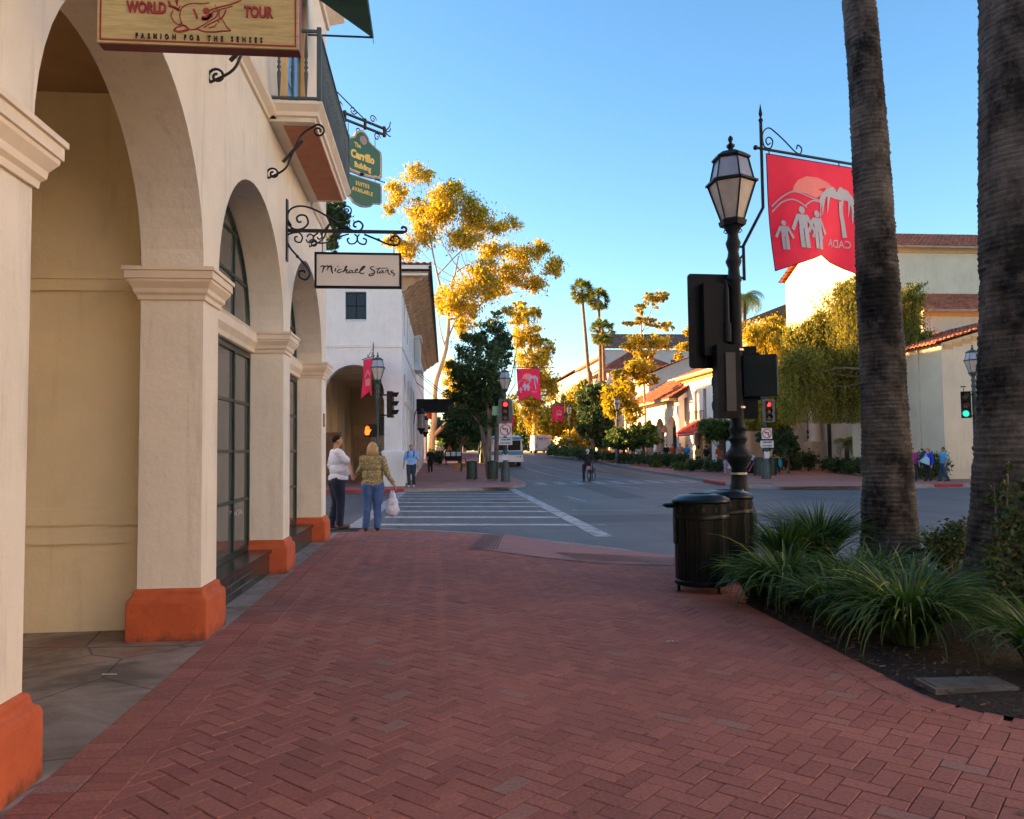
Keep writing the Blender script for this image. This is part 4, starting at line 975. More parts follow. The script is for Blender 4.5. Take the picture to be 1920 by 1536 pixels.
# upper balcony niche, wall brackets
mb = MB(); wb(.002, .5, 14.4, 17.0, 6.6, 6.8, mb); wb(.002, .35, 14.4, 14.6, 6.8, 8.6, mb); wb(.002, .35, 16.8, 17.0, 6.8, 8.6, mb); wb(.002, .45, 14.3, 17.1, 8.6, 8.8, mb)
s.part('bay_window', mb, M_WHITEB, world=True)
# entrance canopy, wall lanterns
c = T('entrance_canopy', 'flat black canopy jutting from the pale building over the sidewalk', 'canopy', wp(0, 18.6, 4.2)); mb = MB()
wb(.01, 2.5, 17.6, 20.4, 4.2, 4.9, mb); wb(.01, 2.56, 17.54, 20.46, 4.9, 5.0, mb); c.part('canopy_box', mb, M_BLACK, world=True)
mb = MB(); mb.tube([wp(2.3, 17.7, 5.0), wp(.01, 17.7, 6.9)], .025, 5); mb.tube([wp(2.3, 20.2, 5.0), wp(.01, 20.2, 6.9)], .025, 5); mb.tube([wp(1.4, 17.7, 5.0), wp(.01, 17.7, 6.1)], .025, 5)
c.part('stay_rod', mb, M_IRON, world=True)
def wall_lantern(y, label):
    t = T('wall_lantern', label, 'lantern', wp(.45, y, 2.9), group='iron lanterns on the pale building'); x, yy_, z = wp(.45, y, 0); mb = MB()
    mb.lathe([(.02, 2.55), (.10, 2.62), (.14, 2.75), (.24, 2.86), (.26, 2.92), (.24, 2.94)], (x, yy_, 0), 8); mb.lathe([(.24, 3.78), (.27, 3.80), (.25, 3.9), (.14, 4.0), (.12, 4.12), (.02, 4.15)], (x, yy_, 0), 8)
    for k in range(8): a = k*pi/4; mb.tube([(x+.225*cos(a), yy_+.225*sin(a), 2.93), (x+.225*cos(a), yy_+.225*sin(a), 3.8)], .014, 4)
    mb.tube([(p.x, p.y, p.z) for p in smoothpath([wp(0, y, 3.2), wp(.1, y, 3.9), wp(.3, y, 4.25), (x, yy_, 4.14)], 5)], .02, 5); t.part('iron_frame', mb, M_IRON, world=True)
    mb = MB(); mb.lathe([(.2, 2.93), (.2, 3.79)], (x, yy_, 0), 8); t.part('lamp_glass', mb, M_LAMPG, world=True)
wall_lantern(13.2, 'nearer of the two black wall lanterns on the pale building'); wall_lantern(22.5, 'farther of the two black wall lanterns, past the canopy')
# older shops beyond, on the same side
s = T('far_shop', 'low tile-roofed shop front past the pale building behind the leaning pale trunk', 'building', (0, 90, 1)); mb = MB()
arched_wall(mb, 80, 104, .2, 5.6, -.8, -1.3, [(82+i*4.6, 85.4+i*4.6, .2, 3.6, 0) for i in range(5)], lambda a, t_, z: (t_, a, z)); mb.box(-12, -.8, 79.7, 80, .2, 6.6); mb.box(-12, -5, 80, 104, .2, 5.5)
s.part('wall', mb, M_WHITE, world=True); mb = MB(); tile_plane(mb, (-.2, 79.4, 5.6), (-.2, 104.4, 5.6), (-6, 79.4, 8.0), (-6, 104.4, 8.0)); s.part('roof', mb, M_TILE, world=True)
mb = MB(); mb.box(-1.3, -.3, 84, 90, 4.0, 4.1); s.part('awning_board', mb, M_AWN, world=True)
# ================================================================= BUILDINGS ON THE RIGHT
# corner bank: gabled hall, lean-to aisle, low front block, entrance bay
s = T('bank_building', 'tall cream bank with white gable and clay tiled roofs behind the two palm trunks', 'building', (30, 44, 0))
mb = MB(); xg = 26.0; ya, yb = 45.6, 56.0; ym = (ya+yb)/2; ze = P(1483, 530, yb).z; zr = P(1690, 440, ym).z; XF = 23.1; YA = 42.0
zal, zah = P(1800, 583, YA).z, P(1800, 553, ya).z
mb.prism([(ya, -.2), (yb, -.2), (yb, ze), (ym, zr-.15), (ya, ze)], lambda y, z: (xg, y, z), lambda y, z: (56, y, z))
mb.box(27.5, 56, YA, ya-.01, -.2, zal); mb.prism([(XF, -.2), (32.9, -.2), (32.9, 6.2), (28.0, 7.6), (XF, 6.2)], lambda x, z: (x, 34.0, z), lambda x, z: (x, YA-.01, z))
mb.box(24.6, 27.49, YA, ya-.02, -.2, 6.5); mb.box(XF-.06, XF-.001, 35.7, 36.0, 0, 6.1); mb.box(XF-.05, XF-.001, 40.2, 40.5, 0, 6.1)
s.part('wall', mb, M_BANK, world=True)
mb = MB()
for i in range(10): mb.box(XF+.1+i*.46, XF+.56+i*.46, 33.97, 33.999, 5.92+i*.131, 6.14+i*.131)
mb.box(xg, 56, ya-.06, ya-.001, ze-.35, ze-.08); mb.box(27.5, 56, YA-.06, YA-.001, zal-.3, zal-.05)
s.part('cornice', mb, mat('ochre_trim', (.60, .36, .15), .8, var=.1), world=True)
mb = MB()
tile_plane(mb, (xg-.35, ya-.4, ze+.02), (56, ya-.4, ze+.02), (xg-.35, ym, zr), (56, ym, zr)); tile_plane(mb, (xg-.35, yb+.4, ze+.02), (56, yb+.4, ze+.02), (xg-.35, ym, zr), (56, ym, zr))
tile_plane(mb, (27.2, YA-.5, zal), (56, YA-.5, zal), (27.2, ya-.02, zah), (56, ya-.02, zah))
tile_plane(mb, (XF-.5, 33.6, 6.12), (XF-.5, YA, 6.12), (28.0, 33.6, 7.75), (28.0, YA, 7.75)); tile_plane(mb, (33.4, 33.6, 6.1), (33.4, YA, 6.1), (28.0, 33.6, 7.75), (28.0, YA, 7.75))
s.part('roof', mb, M_TILE, world=True)
mb = MB(); mb.box(xg-.3, 56, ya-.5, ya-.42, ze-.12, ze+.0); mb.box(27.2, 56, YA-.6, YA-.52, zal-.14, zal); s.part('gutter', mb, M_SOFFIT, world=True)
mb = MB(); cx_, cy_ = 25.45, 51.1; mb.box(cx_-.5, 25.99, cy_-.55, cy_+.55, -.1, 1.9); mb.box(cx_-.1, 25.99, cy_+.9, 55.8, -.1, .25); mb.box(cx_-.3, 25.99, cy_-.5, cy_+.5, 5.9, 6.3); s.part('pedestal', mb, M_BANK, world=True)
mb = MB(); mb.lathe([(.44, 1.9), (.44, 2.0), (.36, 2.1), (.34, 5.5), (.42, 5.7), (.46, 5.9)], (cx_, cy_, 0), 18); s.part('column', mb, M_TRIM, world=True, auto=40)
for (y0, y1, z0) in ((49.9, 50.35, .1), (47.6, 48.1, .6), (42.6, 43.2, .8)): mb = MB(); xx = 25.99 if y0 > 45.6 else 24.59; mb.box(xx-.03, xx, y0, y1, z0, 5.6); s.part('slit_window', mb, M_GLASS, world=True)
mb = MB(); yc = 53.6
text_mb(mb, 'Montecito', .24, lambda x, y, t_: (25.985-t_, yc-x, P(1510, 813, yc).z+y), .014, .012, 1.05); text_mb(mb, 'Bank & Trust', .24, lambda x, y, t_: (25.985-t_, yc-x, P(1510, 822, yc).z+y), .014, .012, .95)
za = P(1510, 801, yc).z; a = [(yc-.30, za), (yc+.30, za), (yc+.30, za+.30), (yc+.15, za+.46), (yc-.15, za+.46), (yc-.30, za+.30)]
mb.prism(a, lambda y, z: (25.96, y, z), lambda y, z: (25.999, y, z)); s.part('wall_lettering', mb, M_INK, world=True)
# block behind with green-grown roof
s = T('garden_block', 'low block with mossy hipped roof peeking left of the white gable', 'building', (27, 62, 0)); mb = MB(); mb.box(24.2, 40, 58, 70, -.1, 10.9); s.part('wall', mb, M_BANK, world=True)
mb = MB(); tile_plane(mb, (23.3, 57.4, 11.0), (23.3, 70.6, 11.0), (30, 63, 13.6), (30, 66, 13.6)); tile_plane(mb, (23.3, 57.4, 11.0), (40, 57.4, 11.0), (30, 63, 13.6), (34, 63, 13.6)); s.part('roof', mb, tilemat('mossy_tile', (.06, .07, .02), (.20, .13, .05)), world=True)

# sunlit two-storey shop
def gy(y): return gz(y)
s = T('corner_shop', 'sunlit white two-storey shop with tall slit windows and a red awning', 'building', (23, 63, gz(63)))
mb = MB(); z0 = 0
arched_wall(mb, 57, 69.7, -.2, 3.55, 21.4, 21.8, [(57.8, 59.6, -.2, 2.9, 0), (60.5, 62.3, -.2, 2.9, 0), (63.4, 67.2, .3, 3.1, 0)], lambda a, t_, z: (t_, a, z))
arched_wall(mb, 57, 69.7, 3.551, 7.6, 21.4, 21.8, [(58.2, 59.1, 4.3, 6.3, 0), (60.9, 61.8, 4.3, 6.3, 0), (64.4, 65.1, 4.1, 6.4, 0), (66.5, 67.2, 4.1, 6.4, 0)], lambda a, t_, z: (t_, a, z))
mb.box(21.81, 26.5, 58.5, 58.8, -.2, 7.6); mb.box(21.81, 30, 69.4, 69.7, -.2, 7.6); mb.box(23.2, 23.4, 57.3, 69.4, -.2, 7.5)
s.part('wall', mb, M_WHITE, world=True)
mb = MB(); mb.box(20.75, 21.5, 56.6, 70.0, 7.45, 7.62); mb.box(21.2, 21.398, 57, 69.7, 7.25, 7.449); s.part('eaves', mb, mat('ochre_trim2', (.62, .42, .12), .8), world=True)
mb = MB(); tile_plane(mb, (20.7, 56.4, 7.64), (20.7, 70.1, 7.64), (25.5, 56.4, 9.6), (25.5, 70.1, 9.6)); s.part('roof', mb, M_TILE, world=True)
for (a, b_) in ((58.2, 59.1), (60.9, 61.8), (64.4, 65.1), (66.5, 67.2)):
    mb = MB(); mb.box(21.6, 21.66, a, b_, 4.1, 6.4); w_ = s.part('window', mb, mat('brown_shutter', (.11, .04, .02), .7), world=True)
    mb = MB(); mb.box(21.28, 21.397, a-.15, b_+.15, 3.98, 4.08); s.part('sill', mb, M_TERRA, parent=w_, world=True)
mb = MB(); mb.box(21.0, 21.06, 64, 67.6, 4.7, 4.74); 
for k in range(12): mb.box(21.02, 21.05, 64+k*.32, 64.03+k*.32, 4.1, 4.7)
s.part('juliet_rail', mb, M_IRON, world=True)
mb = MB(); mb.box(21.7, 21.75, 57.9, 67.3, .0, 2.9); s.part('shop_window', mb, M_GLASS, world=True); s.o.location += Vector((-.6, -5.4, -.3))
a = T('red_awning', 'sloping bright red canvas awning on the sunlit white shop', 'awning', (20.8, 65.2, 3.0)); mb = MB()
mb.prism([(21.39, 3.95), (21.39, 3.55), (19.9, 2.95), (19.9, 3.0)], lambda x, z: (x, 63.0, z+.1), lambda x, z: (x, 67.4, z+.1)); mb.box(19.88, 19.90, 63.0, 67.4, 2.80, 3.09)
a.part('canopy', mb, M_AWNR, world=True)
mb = MB(); mb.box(19.865, 19.88, 63.4, 67.0, 2.9, 2.96); a.part('valance_stripe', mb, mat('valance_pink', (.7, .35, .35), .8), world=True); a.o.location += Vector((-.6, -5.4, -.3))
# arcade with red tile shed roof
s = T('arcade_shops', 'sunlit arcade of white arches under a sloping orange tiled shed roof', 'building', (22, 76, gz(76))); mb = MB()
arched_wall(mb, 69.72, 84.5, .0, 5.5, 20.0, 20.5, [(70.4+i*3.5, 73.0+i*3.5, .0, 2.9, 1.15) for i in range(4)], lambda a, t_, z: (t_, a, z), 16)
mb.box(20.5, 24, 84.2, 84.5, .0, 5.5); mb.box(23.5, 24, 69.8, 84.2, 0, 8.2)
mb.prism([(20.0, 5.5), (24, 8.1), (24, 5.5)], lambda x, z: (x, 69.71, z), lambda x, z: (x, 70.0, z))
s.part('wall', mb, M_WHITE, world=True, auto=35)
mb = MB(); tile_plane(mb, (19.1, 69.2, 5.45), (19.1, 85, 5.45), (24, 69.2, 8.3), (24, 85, 8.3)); s.part('roof', mb, M_TILE, world=True)
mb = MB(); 
for i in range(24): mb.box(19.3, 20.0, 70+i*.62, 70.14+i*.62, 5.3, 5.5)
mb.box(19.05, 19.15, 69.2, 85, 5.28, 5.42); s.part('rafter', mb, M_SOFFIT, world=True)
mb = MB(); mb.box(23.3, 23.49, 70.4, 84, .4, 3.4); s.part('shop_front', mb, M_GLASS, world=True)
mb = MB(); mb.tube([(19.1, 73.6, 3.3), (19.1, 73.6, 3.5)], .02); mb.prism([(72.9, 2.75), (74.5, 2.75), (74.5, 3.05), (74.1, 3.2), (73.7, 3.35), (73.3, 3.2), (72.9, 3.05)], lambda y, z: (19.9, y, z), lambda y, z: (19.98, y, z))
s.part('shop_sign', mb, M_TERRA, world=True); s.o.location += Vector((0, -6.3, .2))
# grey-sided block with raked roof
s = T('raked_block', 'plain grey side wall with a raked red tile edge above the arcade roof', 'building', (27, 88, gz(88))); mb = MB()
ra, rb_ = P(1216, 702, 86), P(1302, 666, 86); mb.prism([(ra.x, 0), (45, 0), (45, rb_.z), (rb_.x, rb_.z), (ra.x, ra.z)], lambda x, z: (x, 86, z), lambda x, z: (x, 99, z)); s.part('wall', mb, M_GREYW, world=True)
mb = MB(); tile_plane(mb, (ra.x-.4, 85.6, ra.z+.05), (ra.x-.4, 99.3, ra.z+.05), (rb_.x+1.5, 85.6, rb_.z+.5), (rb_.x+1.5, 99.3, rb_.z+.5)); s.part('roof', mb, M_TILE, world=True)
# tower with hipped roof
s = T('tiled_tower', 'square white tower with low hipped clay roof', 'building', (26, 105, gz(105))); mb = MB(); mb.box(22.6, 31.5, 101, 110, 0, 11.8)
s.part('wall', mb, M_WHITE, world=True); mb = MB(); x0, x1, y0, y1, ze, zr = 21.8, 32.3, 100.2, 110.8, 11.85, 14.8; c = ((x0+x1)/2, (y0+y1)/2)
for (p, q) in (((x0, y0), (x1, y0)), ((x0, y1), (x0, y0)), ((x1, y0), (x1, y1))): tile_plane(mb, (*p, ze), (*q, ze), (c[0]-.3, c[1], zr), (c[0]+.3, c[1], zr), .4)
s.part('roof', mb, M_TILE, world=True); mb = MB(); mb.box(22.57, 22.6, 103, 104, 8.3, 10.6); mb.box(22.57, 22.6, 106.5, 107.5, 8.3, 10.6); s.part('window', mb, M_GLASS, world=True)
mb = MB(); mb.box(22.2, 31.9, 100.6, 110.4, 11.5, 11.84); s.part('eaves', mb, M_TERRA, world=True)
# big block far back with galleried wing
s = T('hilltop_block', 'large pale block with long brown tiled roof and a galleried wing, far up the street', 'building', (40, 160, 1)); mb = MB()
mb.box(32.5, 85, 150, 175, 0, 20.8); mb.prism([(150, 0), (216, 0), (216, 19.4), (150, 19.0)], lambda y, z: (32.4, y, z), lambda y, z: (33, y, z)); mb.box(33, 50, 175, 216, 0, 19)
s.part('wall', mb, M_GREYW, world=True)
mb = MB(); tile_plane(mb, (31.8, 149.3, 20.9), (86, 149.3, 20.9), (31.8, 158, 25.0), (86, 158, 25.0), .8); tile_plane(mb, (31.2, 175, 19.3), (31.2, 217, 19.3), (38, 175, 21.5), (38, 217, 21.5), .8); mb.box(31.6, 33, 149.5, 175, 19, 19.5)
s.part('roof', mb, M_TILE2, world=True)
for i in range(7):
    mb = MB(); mb.box(32.3, 32.39, 153+i*8.5, 157.5+i*8.5, 11.5, 16.8); s.part('window', mb, mat('amber_window', (.20, .13, .05), .4), world=True)
for i in range(3): mb = MB(); mb.box(46+i*8, 48.6+i*8, 149.9, 149.99, 16.5, 18.8); s.part('window', mb, M_GLASS, world=True)
# unseen row and end block, added to bounce sunlight into the shaded street
M_ROW = plaster('row_plaster', (.66, .72, .80), .1)  # pale blue chosen so the bounced sunlight turns less orange
s = T('bounce_row', 'unseen pale row of shops added beside the viewer to bounce sunlight', 'building', (24, -20, 0)); mb = MB()
arched_wall(mb, -75, 14, 0, 5.5, 24, 24.5, [(-73+i*4.4, -70+i*4.4, 0, 2.6, .9) for i in range(19)], lambda a, t_, z: (t_, a, z), 8)
arched_wall(mb, -75, 14, 5.501, 14.5, 24, 24.5, [(-73+i*4.4, -71.6+i*4.4, 7, 9.5, 0) for i in range(19)], lambda a, t_, z: (t_, a, z))
mb.box(24.5, 40, -75, 14, 0, 14.4); s.part('wall', mb, M_ROW, world=True)
mb = MB(); tile_plane(mb, (23.4, -76, 14.5), (23.4, 15, 14.5), (30, -76, 17), (30, 15, 17), .6); s.part('roof', mb, M_TILE, world=True)
s = T('bounce_end_block', 'unseen white block added behind the viewer to bounce sunlight', 'building', (2, -60, 0)); mb = MB(); mb.box(-30, 20, -75, -60, 0, 15)  # out of view; added as a sunlit reflector for walls facing the viewer
for i in range(8): mb.box(-27+i*5.5, -25+i*5.5, -60.1, -60, 3, 6)
s.part('wall', mb, M_WHITE, world=True)
# ================================================================= LAMP POSTS, SIGNALS, BANNERS, BINS
M_LENSR = mat('red_lens_lit', (.8, .02, .01), .4, var=0, emit=(1, .02, .015), es=.9); M_LENSG = mat('green_lens_lit', (.02, .6, .4), .4, var=0, emit=(.02, .5, .33), es=.35)
M_LENSD = mat('dark_lens', (.02, .012, .01), .3, var=0); M_LENSA = mat('amber_lens_dark', (.16, .035, .01), .4, var=0)
M_HAND = mat('orange_hand', (.9, .1, .01), .4, var=0, emit=(1, .10, .01), es=.8)
M_SIGW = mat('sign_white', (.50, .54, .58), .5, var=.04); M_SIGR = mat('sign_ring_red', (.45, .02, .02), .5, var=0); M_SIGG = mat('street_sign_green', (.16, .42, .22), .5, var=.05)
M_GREYP = mat('signal_grey', (.06, .075, .085), .5, var=.15); M_PANEL = mat('grey_panel', (.05, .052, .055), .5, var=.1)
def place(mb, M, st=0): return mb.xf(M, st)
def signal_head(t, x, y, z, rz, lit=None, plate=None, paint=None, hous=M_BLACK, s=1.0):
    """three-lamp head facing local -Y"""
    M = Matrix.Translation((x, y, z)) @ Matrix.Rotation(rz, 4, 'Z') @ Matrix.Scale(s, 4)
    mb = MB(); mb.box(-.15, .15, -.0, .18, -.48, .48)
    for k in (-.32, 0, .32): mb.box(-.155, .155, -.012, .0, k-.155, k+.155)
    h = t.part('signal_head', mb.xf(M), hous)
    if plate:
        mb = MB(); w, hh = plate; r = .05; pts = []
        for cx, cy, a in ((w/2-r, hh/2-r, 0), (-w/2+r, hh/2-r, pi/2), (-w/2+r, -hh/2+r, pi), (w/2-r, -hh/2+r, 1.5*pi)): pts += [(cx+r*cos(a+k*pi/8), cy+r*sin(a+k*pi/8)) for k in range(5)]
        mb.prism(pts, lambda u, v: (u, .012, v), lambda u, v: (u, .026, v)); t.part('backplate', mb.xf(M), paint or M_GREYP, parent=h)
    for i, k in enumerate((.32, 0, -.32)):
        mb = MB(); n = 12; R0 = .125; vs = []; 
        for (yy_, r) in ((-.0, R0), (-.24, R0*.98)):
            vs += [(r*cos(-.35+a*(pi+.7)/n), yy_*(1 if yy_ == 0 else .6+.4*sin(max(0, min(pi, -.35+a*(pi+.7)/n)))), k+r*sin(-.35+a*(pi+.7)/n)) for a in range(n+1)]
        mb.add(vs, [(a, a+1, n+2+a, n+1+a) for a in range(n)]); mb.add([(p[0]*.94, p[1], k+(p[2]-k)*.94) for p in vs], [(n+1+a, n+2+a, a+1, a) for a in range(n)])
        t.part('visor', mb.xf(M), hous, parent=h)
        mb = MB(); mb.prism([(.112*cos(2*pi*a/16), k+.112*sin(2*pi*a/16)) for a in range(16)], lambda u, v: (u, -.0145, v), lambda u, v: (u, -.02, v))
        m_ = {('R', 0): M_LENSR, ('G', 2): M_LENSG}.get((lit, i), M_LENSA if i == 1 else M_LENSD)
        t.part('lens', mb.xf(M), m_, parent=h)
    return h
LAMP_PROF = [(.235, 0), (.235, .10), (.22, .13), (.215, .62), (.20, .70), (.16, .80), (.13, .90), (.115, 1.0), (.105, 1.05), (.10, 1.25), (.155, 1.34), (.175, 1.39), (.17, 1.43), (.11, 1.50), (.095, 1.56), (.115, 1.60), (.12, 1.63), (.10, 1.66), (.095, 1.72), (.118, 1.76), (.095, 1.80),
             (.088, 1.9), (.085, 3.70), (.10, 3.73), (.10, 3.77), (.08, 3.80), (.072, 3.90), (.10, 3.97), (.105, 4.0), (.08, 4.05), (.068, 4.12), (.09, 4.20), (.10, 4.24), (.075, 4.30), (.07, 4.36), (.10, 4.42), (.12, 4.46)]
def street_lamp(label, loc, rz=0, paint=M_POSTFAR, name='street_lamp', pole=True, pole_dir=0, group=None):
    t = T(name, label, 'street lamp', loc, rz, group); mb = MB(); mb.lathe(LAMP_PROF, n=16); t.part('post', mb, paint, auto=40)
    mb = MB(); ph = pi/6
    mb.lathe([(.12, 4.46), (.17, 4.47), (.19, 4.53), (.155, 4.56)], n=6, phase=ph); mb.lathe([(.30, 5.03), (.35, 5.04), (.35, 5.065), (.27, 5.09)], n=6, phase=ph)
    mb.lathe([(.22, 5.36), (.255, 5.37), (.26, 5.395), (.16, 5.46), (.05, 5.50), (.03, 5.52), (.055, 5.55), (.058, 5.575), (.02, 5.60), (.022, 5.62), (.035, 5.65), (.03, 5.68), (.0, 5.71)], n=6, phase=ph)
    for k in range(6):
        a = ph+k*pi/3; mb.tube([(.155*cos(a), .155*sin(a), 4.56), (.315*cos(a), .315*sin(a), 5.04), ], .012, 4); mb.tube([(.29*cos(a), .29*sin(a), 5.08), (.225*cos(a), .225*sin(a), 5.37)], .011, 4)
    for k in range(4): a = k*pi/2+.4; mb.tube([(.11*cos(a)+p[0]*cos(a), .11*sin(a)+p[0]*sin(a), 4.42+p[1]) for p in spiral((0.02, 0), .04, .015, 0, 1, 10)], .007, 4)
    lf = t.part('lantern_frame', mb, paint)
    mb = MB(); mb.lathe([(.145, 4.56), (.30, 5.03)], n=6, phase=ph); t.part('lantern_glass', mb, M_LAMPG, parent=lf); mb = MB(); mb.lathe([(.28, 5.09), (.215, 5.37)], n=6, phase=ph); t.part('upper_glass', mb, M_LAMPB, parent=lf)
    if pole:
        c, s_ = cos(pole_dir), sin(pole_dir); q = lambda r, z: (r*c, r*s_, z); mb = MB()
        mb.tube([q(.17, 3.75), q(.17, 4.22), q(.52, 4.78), q(.52, 6.0)], .022, 6); mb.lathe([(.03, 0), (.034, .02), (.012, .05), (.028, .10), (.0, .26)], q(.52, 5.98), 6)
        for z in (3.78, 4.20): mb.tube([q(.08, z), q(.18, z)], .016, 5)
        mb.tube([q(.09, 4.02), q(.17, 4.10)], .016, 5)
        mb.tube([q(.44, 5.60), q(2.50, 5.60)], .019, 6); mb.ell(q(.42, 5.6), (.035, .035, .035), 8, 5)
        mb.tube([q(p.x+.16, p.y+.10) for p in smoothpath([(.52, 5.60), (.47, 5.57), (.44, 5.63), (.50, 5.68), (.56, 5.63), (.52, 5.53), (.42, 5.53), (.385, 5.62), (.40, 5.74), (.50, 5.81), (.62, 5.76), (.78, 5.66), (.95, 5.54), (1.04, 5.52), (1.07, 5.60), (1.0, 5.64), (.98, 5.58)], 4)], .010, 5)
        t.part('banner_arm', mb, paint)
    return t
def bn_map(base, ang, sag=.05, swing=0.0, w=1.25):
    b = Vector(base); c, s_ = cos(ang), sin(ang)
    def f(u, v, t_=0.0):
        k = v/1.6; off = sag*k*sin(u*4.2+1.0+v*1.2)+swing*k*k+.015*sin(9*u+3*v)*k
        uu = .60+u+.10*k*(1 if u < w/2 else .6)
        return (b.x+uu*c-(off+t_)*s_, b.y+uu*s_+(off+t_)*c, b.z+5.54-v)
    return f
def banner(label, base, ang, swing=0.0, w=1.22, h=1.62, name='street_banner', art=True, side=-1, sag=.075, group='red street banners'):
    b = Vector(base); t = T(name, label, 'banner', (b.x, b.y, b.z+4.6), 0, group); f = bn_map(base, ang, sag, swing, w); mb = MB(); nu, nv = 16, 22; vs = []; vb = []
    for j in range(nv+1):
        for i in range(nu+1):
            u = w*i/nu; tail = h*(1-.18*(1-abs(2*i/nu-1))); v = tail*j/nv; vs.append(f(u, v, .003)); vb.append(f(u, v, -.003))
    n = nu+1; fs = [(j*n+i, j*n+i+1, (j+1)*n+i+1, (j+1)*n+i) for j in range(nv) for i in range(nu)]
    mb.add(vs, fs); mb.add(vb, [q[::-1] for q in fs]); mb.mi = 1
    m_ = M_RED
    t.part('cloth', mb, m_, world=True, smooth=True)
    e = MB(); edge = [f(0, h*k/10) for k in range(11)]+[f(w*k/8, h*(1-.18*(1-abs(2*k/8-1)))) for k in range(9)]+[f(w, h*(10-k)/10) for k in range(11)]
    e.tube(edge, .007, 4); e.tube([f(w*k/8, 0) for k in range(9)], .008, 4)
    for u in (.05, w*.75, w-.05): e.tube([f(u, -.06), f(u, .01)], .008, 4)
    t.part('hem', e, M_BLACK, world=True)
    if not art: 
        mb = MB(); mb.ribbon([(.25, .75), (.6, .5), (.95, .75)], .12, lambda u, v: f(u, v, .012)); mb.ribbon([(.25, 1.0), (.9, 1.0)], .3, lambda u, v: f(u, v, .012)); mb.ribbon([(.25, 1.0), (.9, 1.0)], .3, lambda u, v: f(u, v, -.012)); t.part('artwork', mb, M_REDP, world=True); return t
    def c6(x, y): return ((x-778-(y-452)*.09)/700*w, ((y-452)-(x-778)*.10)/880*h)
    for sgn in (side,):
        g = lambda u, v: f(u, v, sgn*.008); g2 = lambda u, v: f(u, v, sgn*.011)
        mb = MB(); pts = [(963, 740), (970, 690), (1000, 640), (1060, 608), (1140, 612), (1220, 645), (1275, 690), (1292, 740), (1200, 735), (1130, 775), (1060, 745), (1010, 735)]
        P6 = [c6(*p) for p in pts]; cc = (sum(p[0] for p in P6)/12, sum(p[1] for p in P6)/12)
        for i in range(12): mb.poly([g(*cc), g(*P6[i]), g(*P6[(i+1) % 12])])
        t.part('sun_emblem', mb, M_REDP, world=True)
        mb = MB()
        def rb(pts, w_, k=4): kk = w/1.75; mb.ribbon([(p.x, p.y) for p in smoothpath([c6(*p) for p in pts], k)], [q_*kk for q_ in w_] if isinstance(w_, list) else w_*kk, g2)
        rb([(832, 850), (880, 790), (950, 738), (1010, 740), (1120, 785), (1180, 795)], .018); rb([(836, 890), (890, 820), (950, 795), (1000, 808), (1060, 852)], .018); rb([(1050, 840), (1090, 805), (1120, 798), (1170, 812)], .018)
        def fig(cx, cy, s_, arms=True, skirt=False):
            s_ *= 1.08
            c = c6(cx, cy); s_ *= w/1.75; R0 = .052*s_; ring = [(c[0]+R0*cos(a*pi/6), c[1]+R0*sin(a*pi/6)) for a in range(12)]; mb.poly([g2(*p) for p in ring])
            q = lambda x, y: (c[0]+x*s_*1.18, c[1]+y*s_)
            mb.poly([g2(*q(*p)) for p in ((-.07, .06), (.07, .06), (.055, .25), (-.055, .25))])
            if skirt: mb.poly([g2(*q(*p)) for p in ((-.04, .18), (.04, .18), (.12, .36), (-.12, .36))])
            for x in (-.035, .035): mb.poly([g2(*q(*p)) for p in ((x-.03, .24), (x+.03, .24), (x+.032, .52), (x-.028, .52))])
            for sx in (-1, 1): mb.poly([g2(*q(*p)) for p in ((sx*.055, .06), (sx*.06, .13), (sx*.14, .30), (sx*.175, .27), (sx*.085, .07))])
        fig(1025, 875, .95); fig(1131, 902, .88, skirt=True); fig(905, 977, .66)
        rb([(1335, 790), (1345, 880), (1365, 960), (1385, 1070)], .075)
        for a in (-2.9, -2.5, -2.1, -1.2, -.7, -.25, .15): 
            rb([(1300, 765), (1300+75*cos(a), 745+50*sin(a)), (1300+130*cos(a), 800+70*sin(a)), (1300+140*cos(a)-5, 890+70*sin(a)+60)], [.03, .06, .08, .09, .09, .08, .08, .07, .06, .05, .035, .02, .004])
        t.part('figures_emblem', mb, M_BLUEP, world=True)
        mb = MB(); c = c6(1345, 1150); text_mb(mb, 'CADA', .115*w/1.75, lambda x, y, t_: f(c[0]-x, c[1]-y, sgn*.010), .0, .0, 1.0); t.part('lettering', mb, M_BLUEP, world=True)
    return t
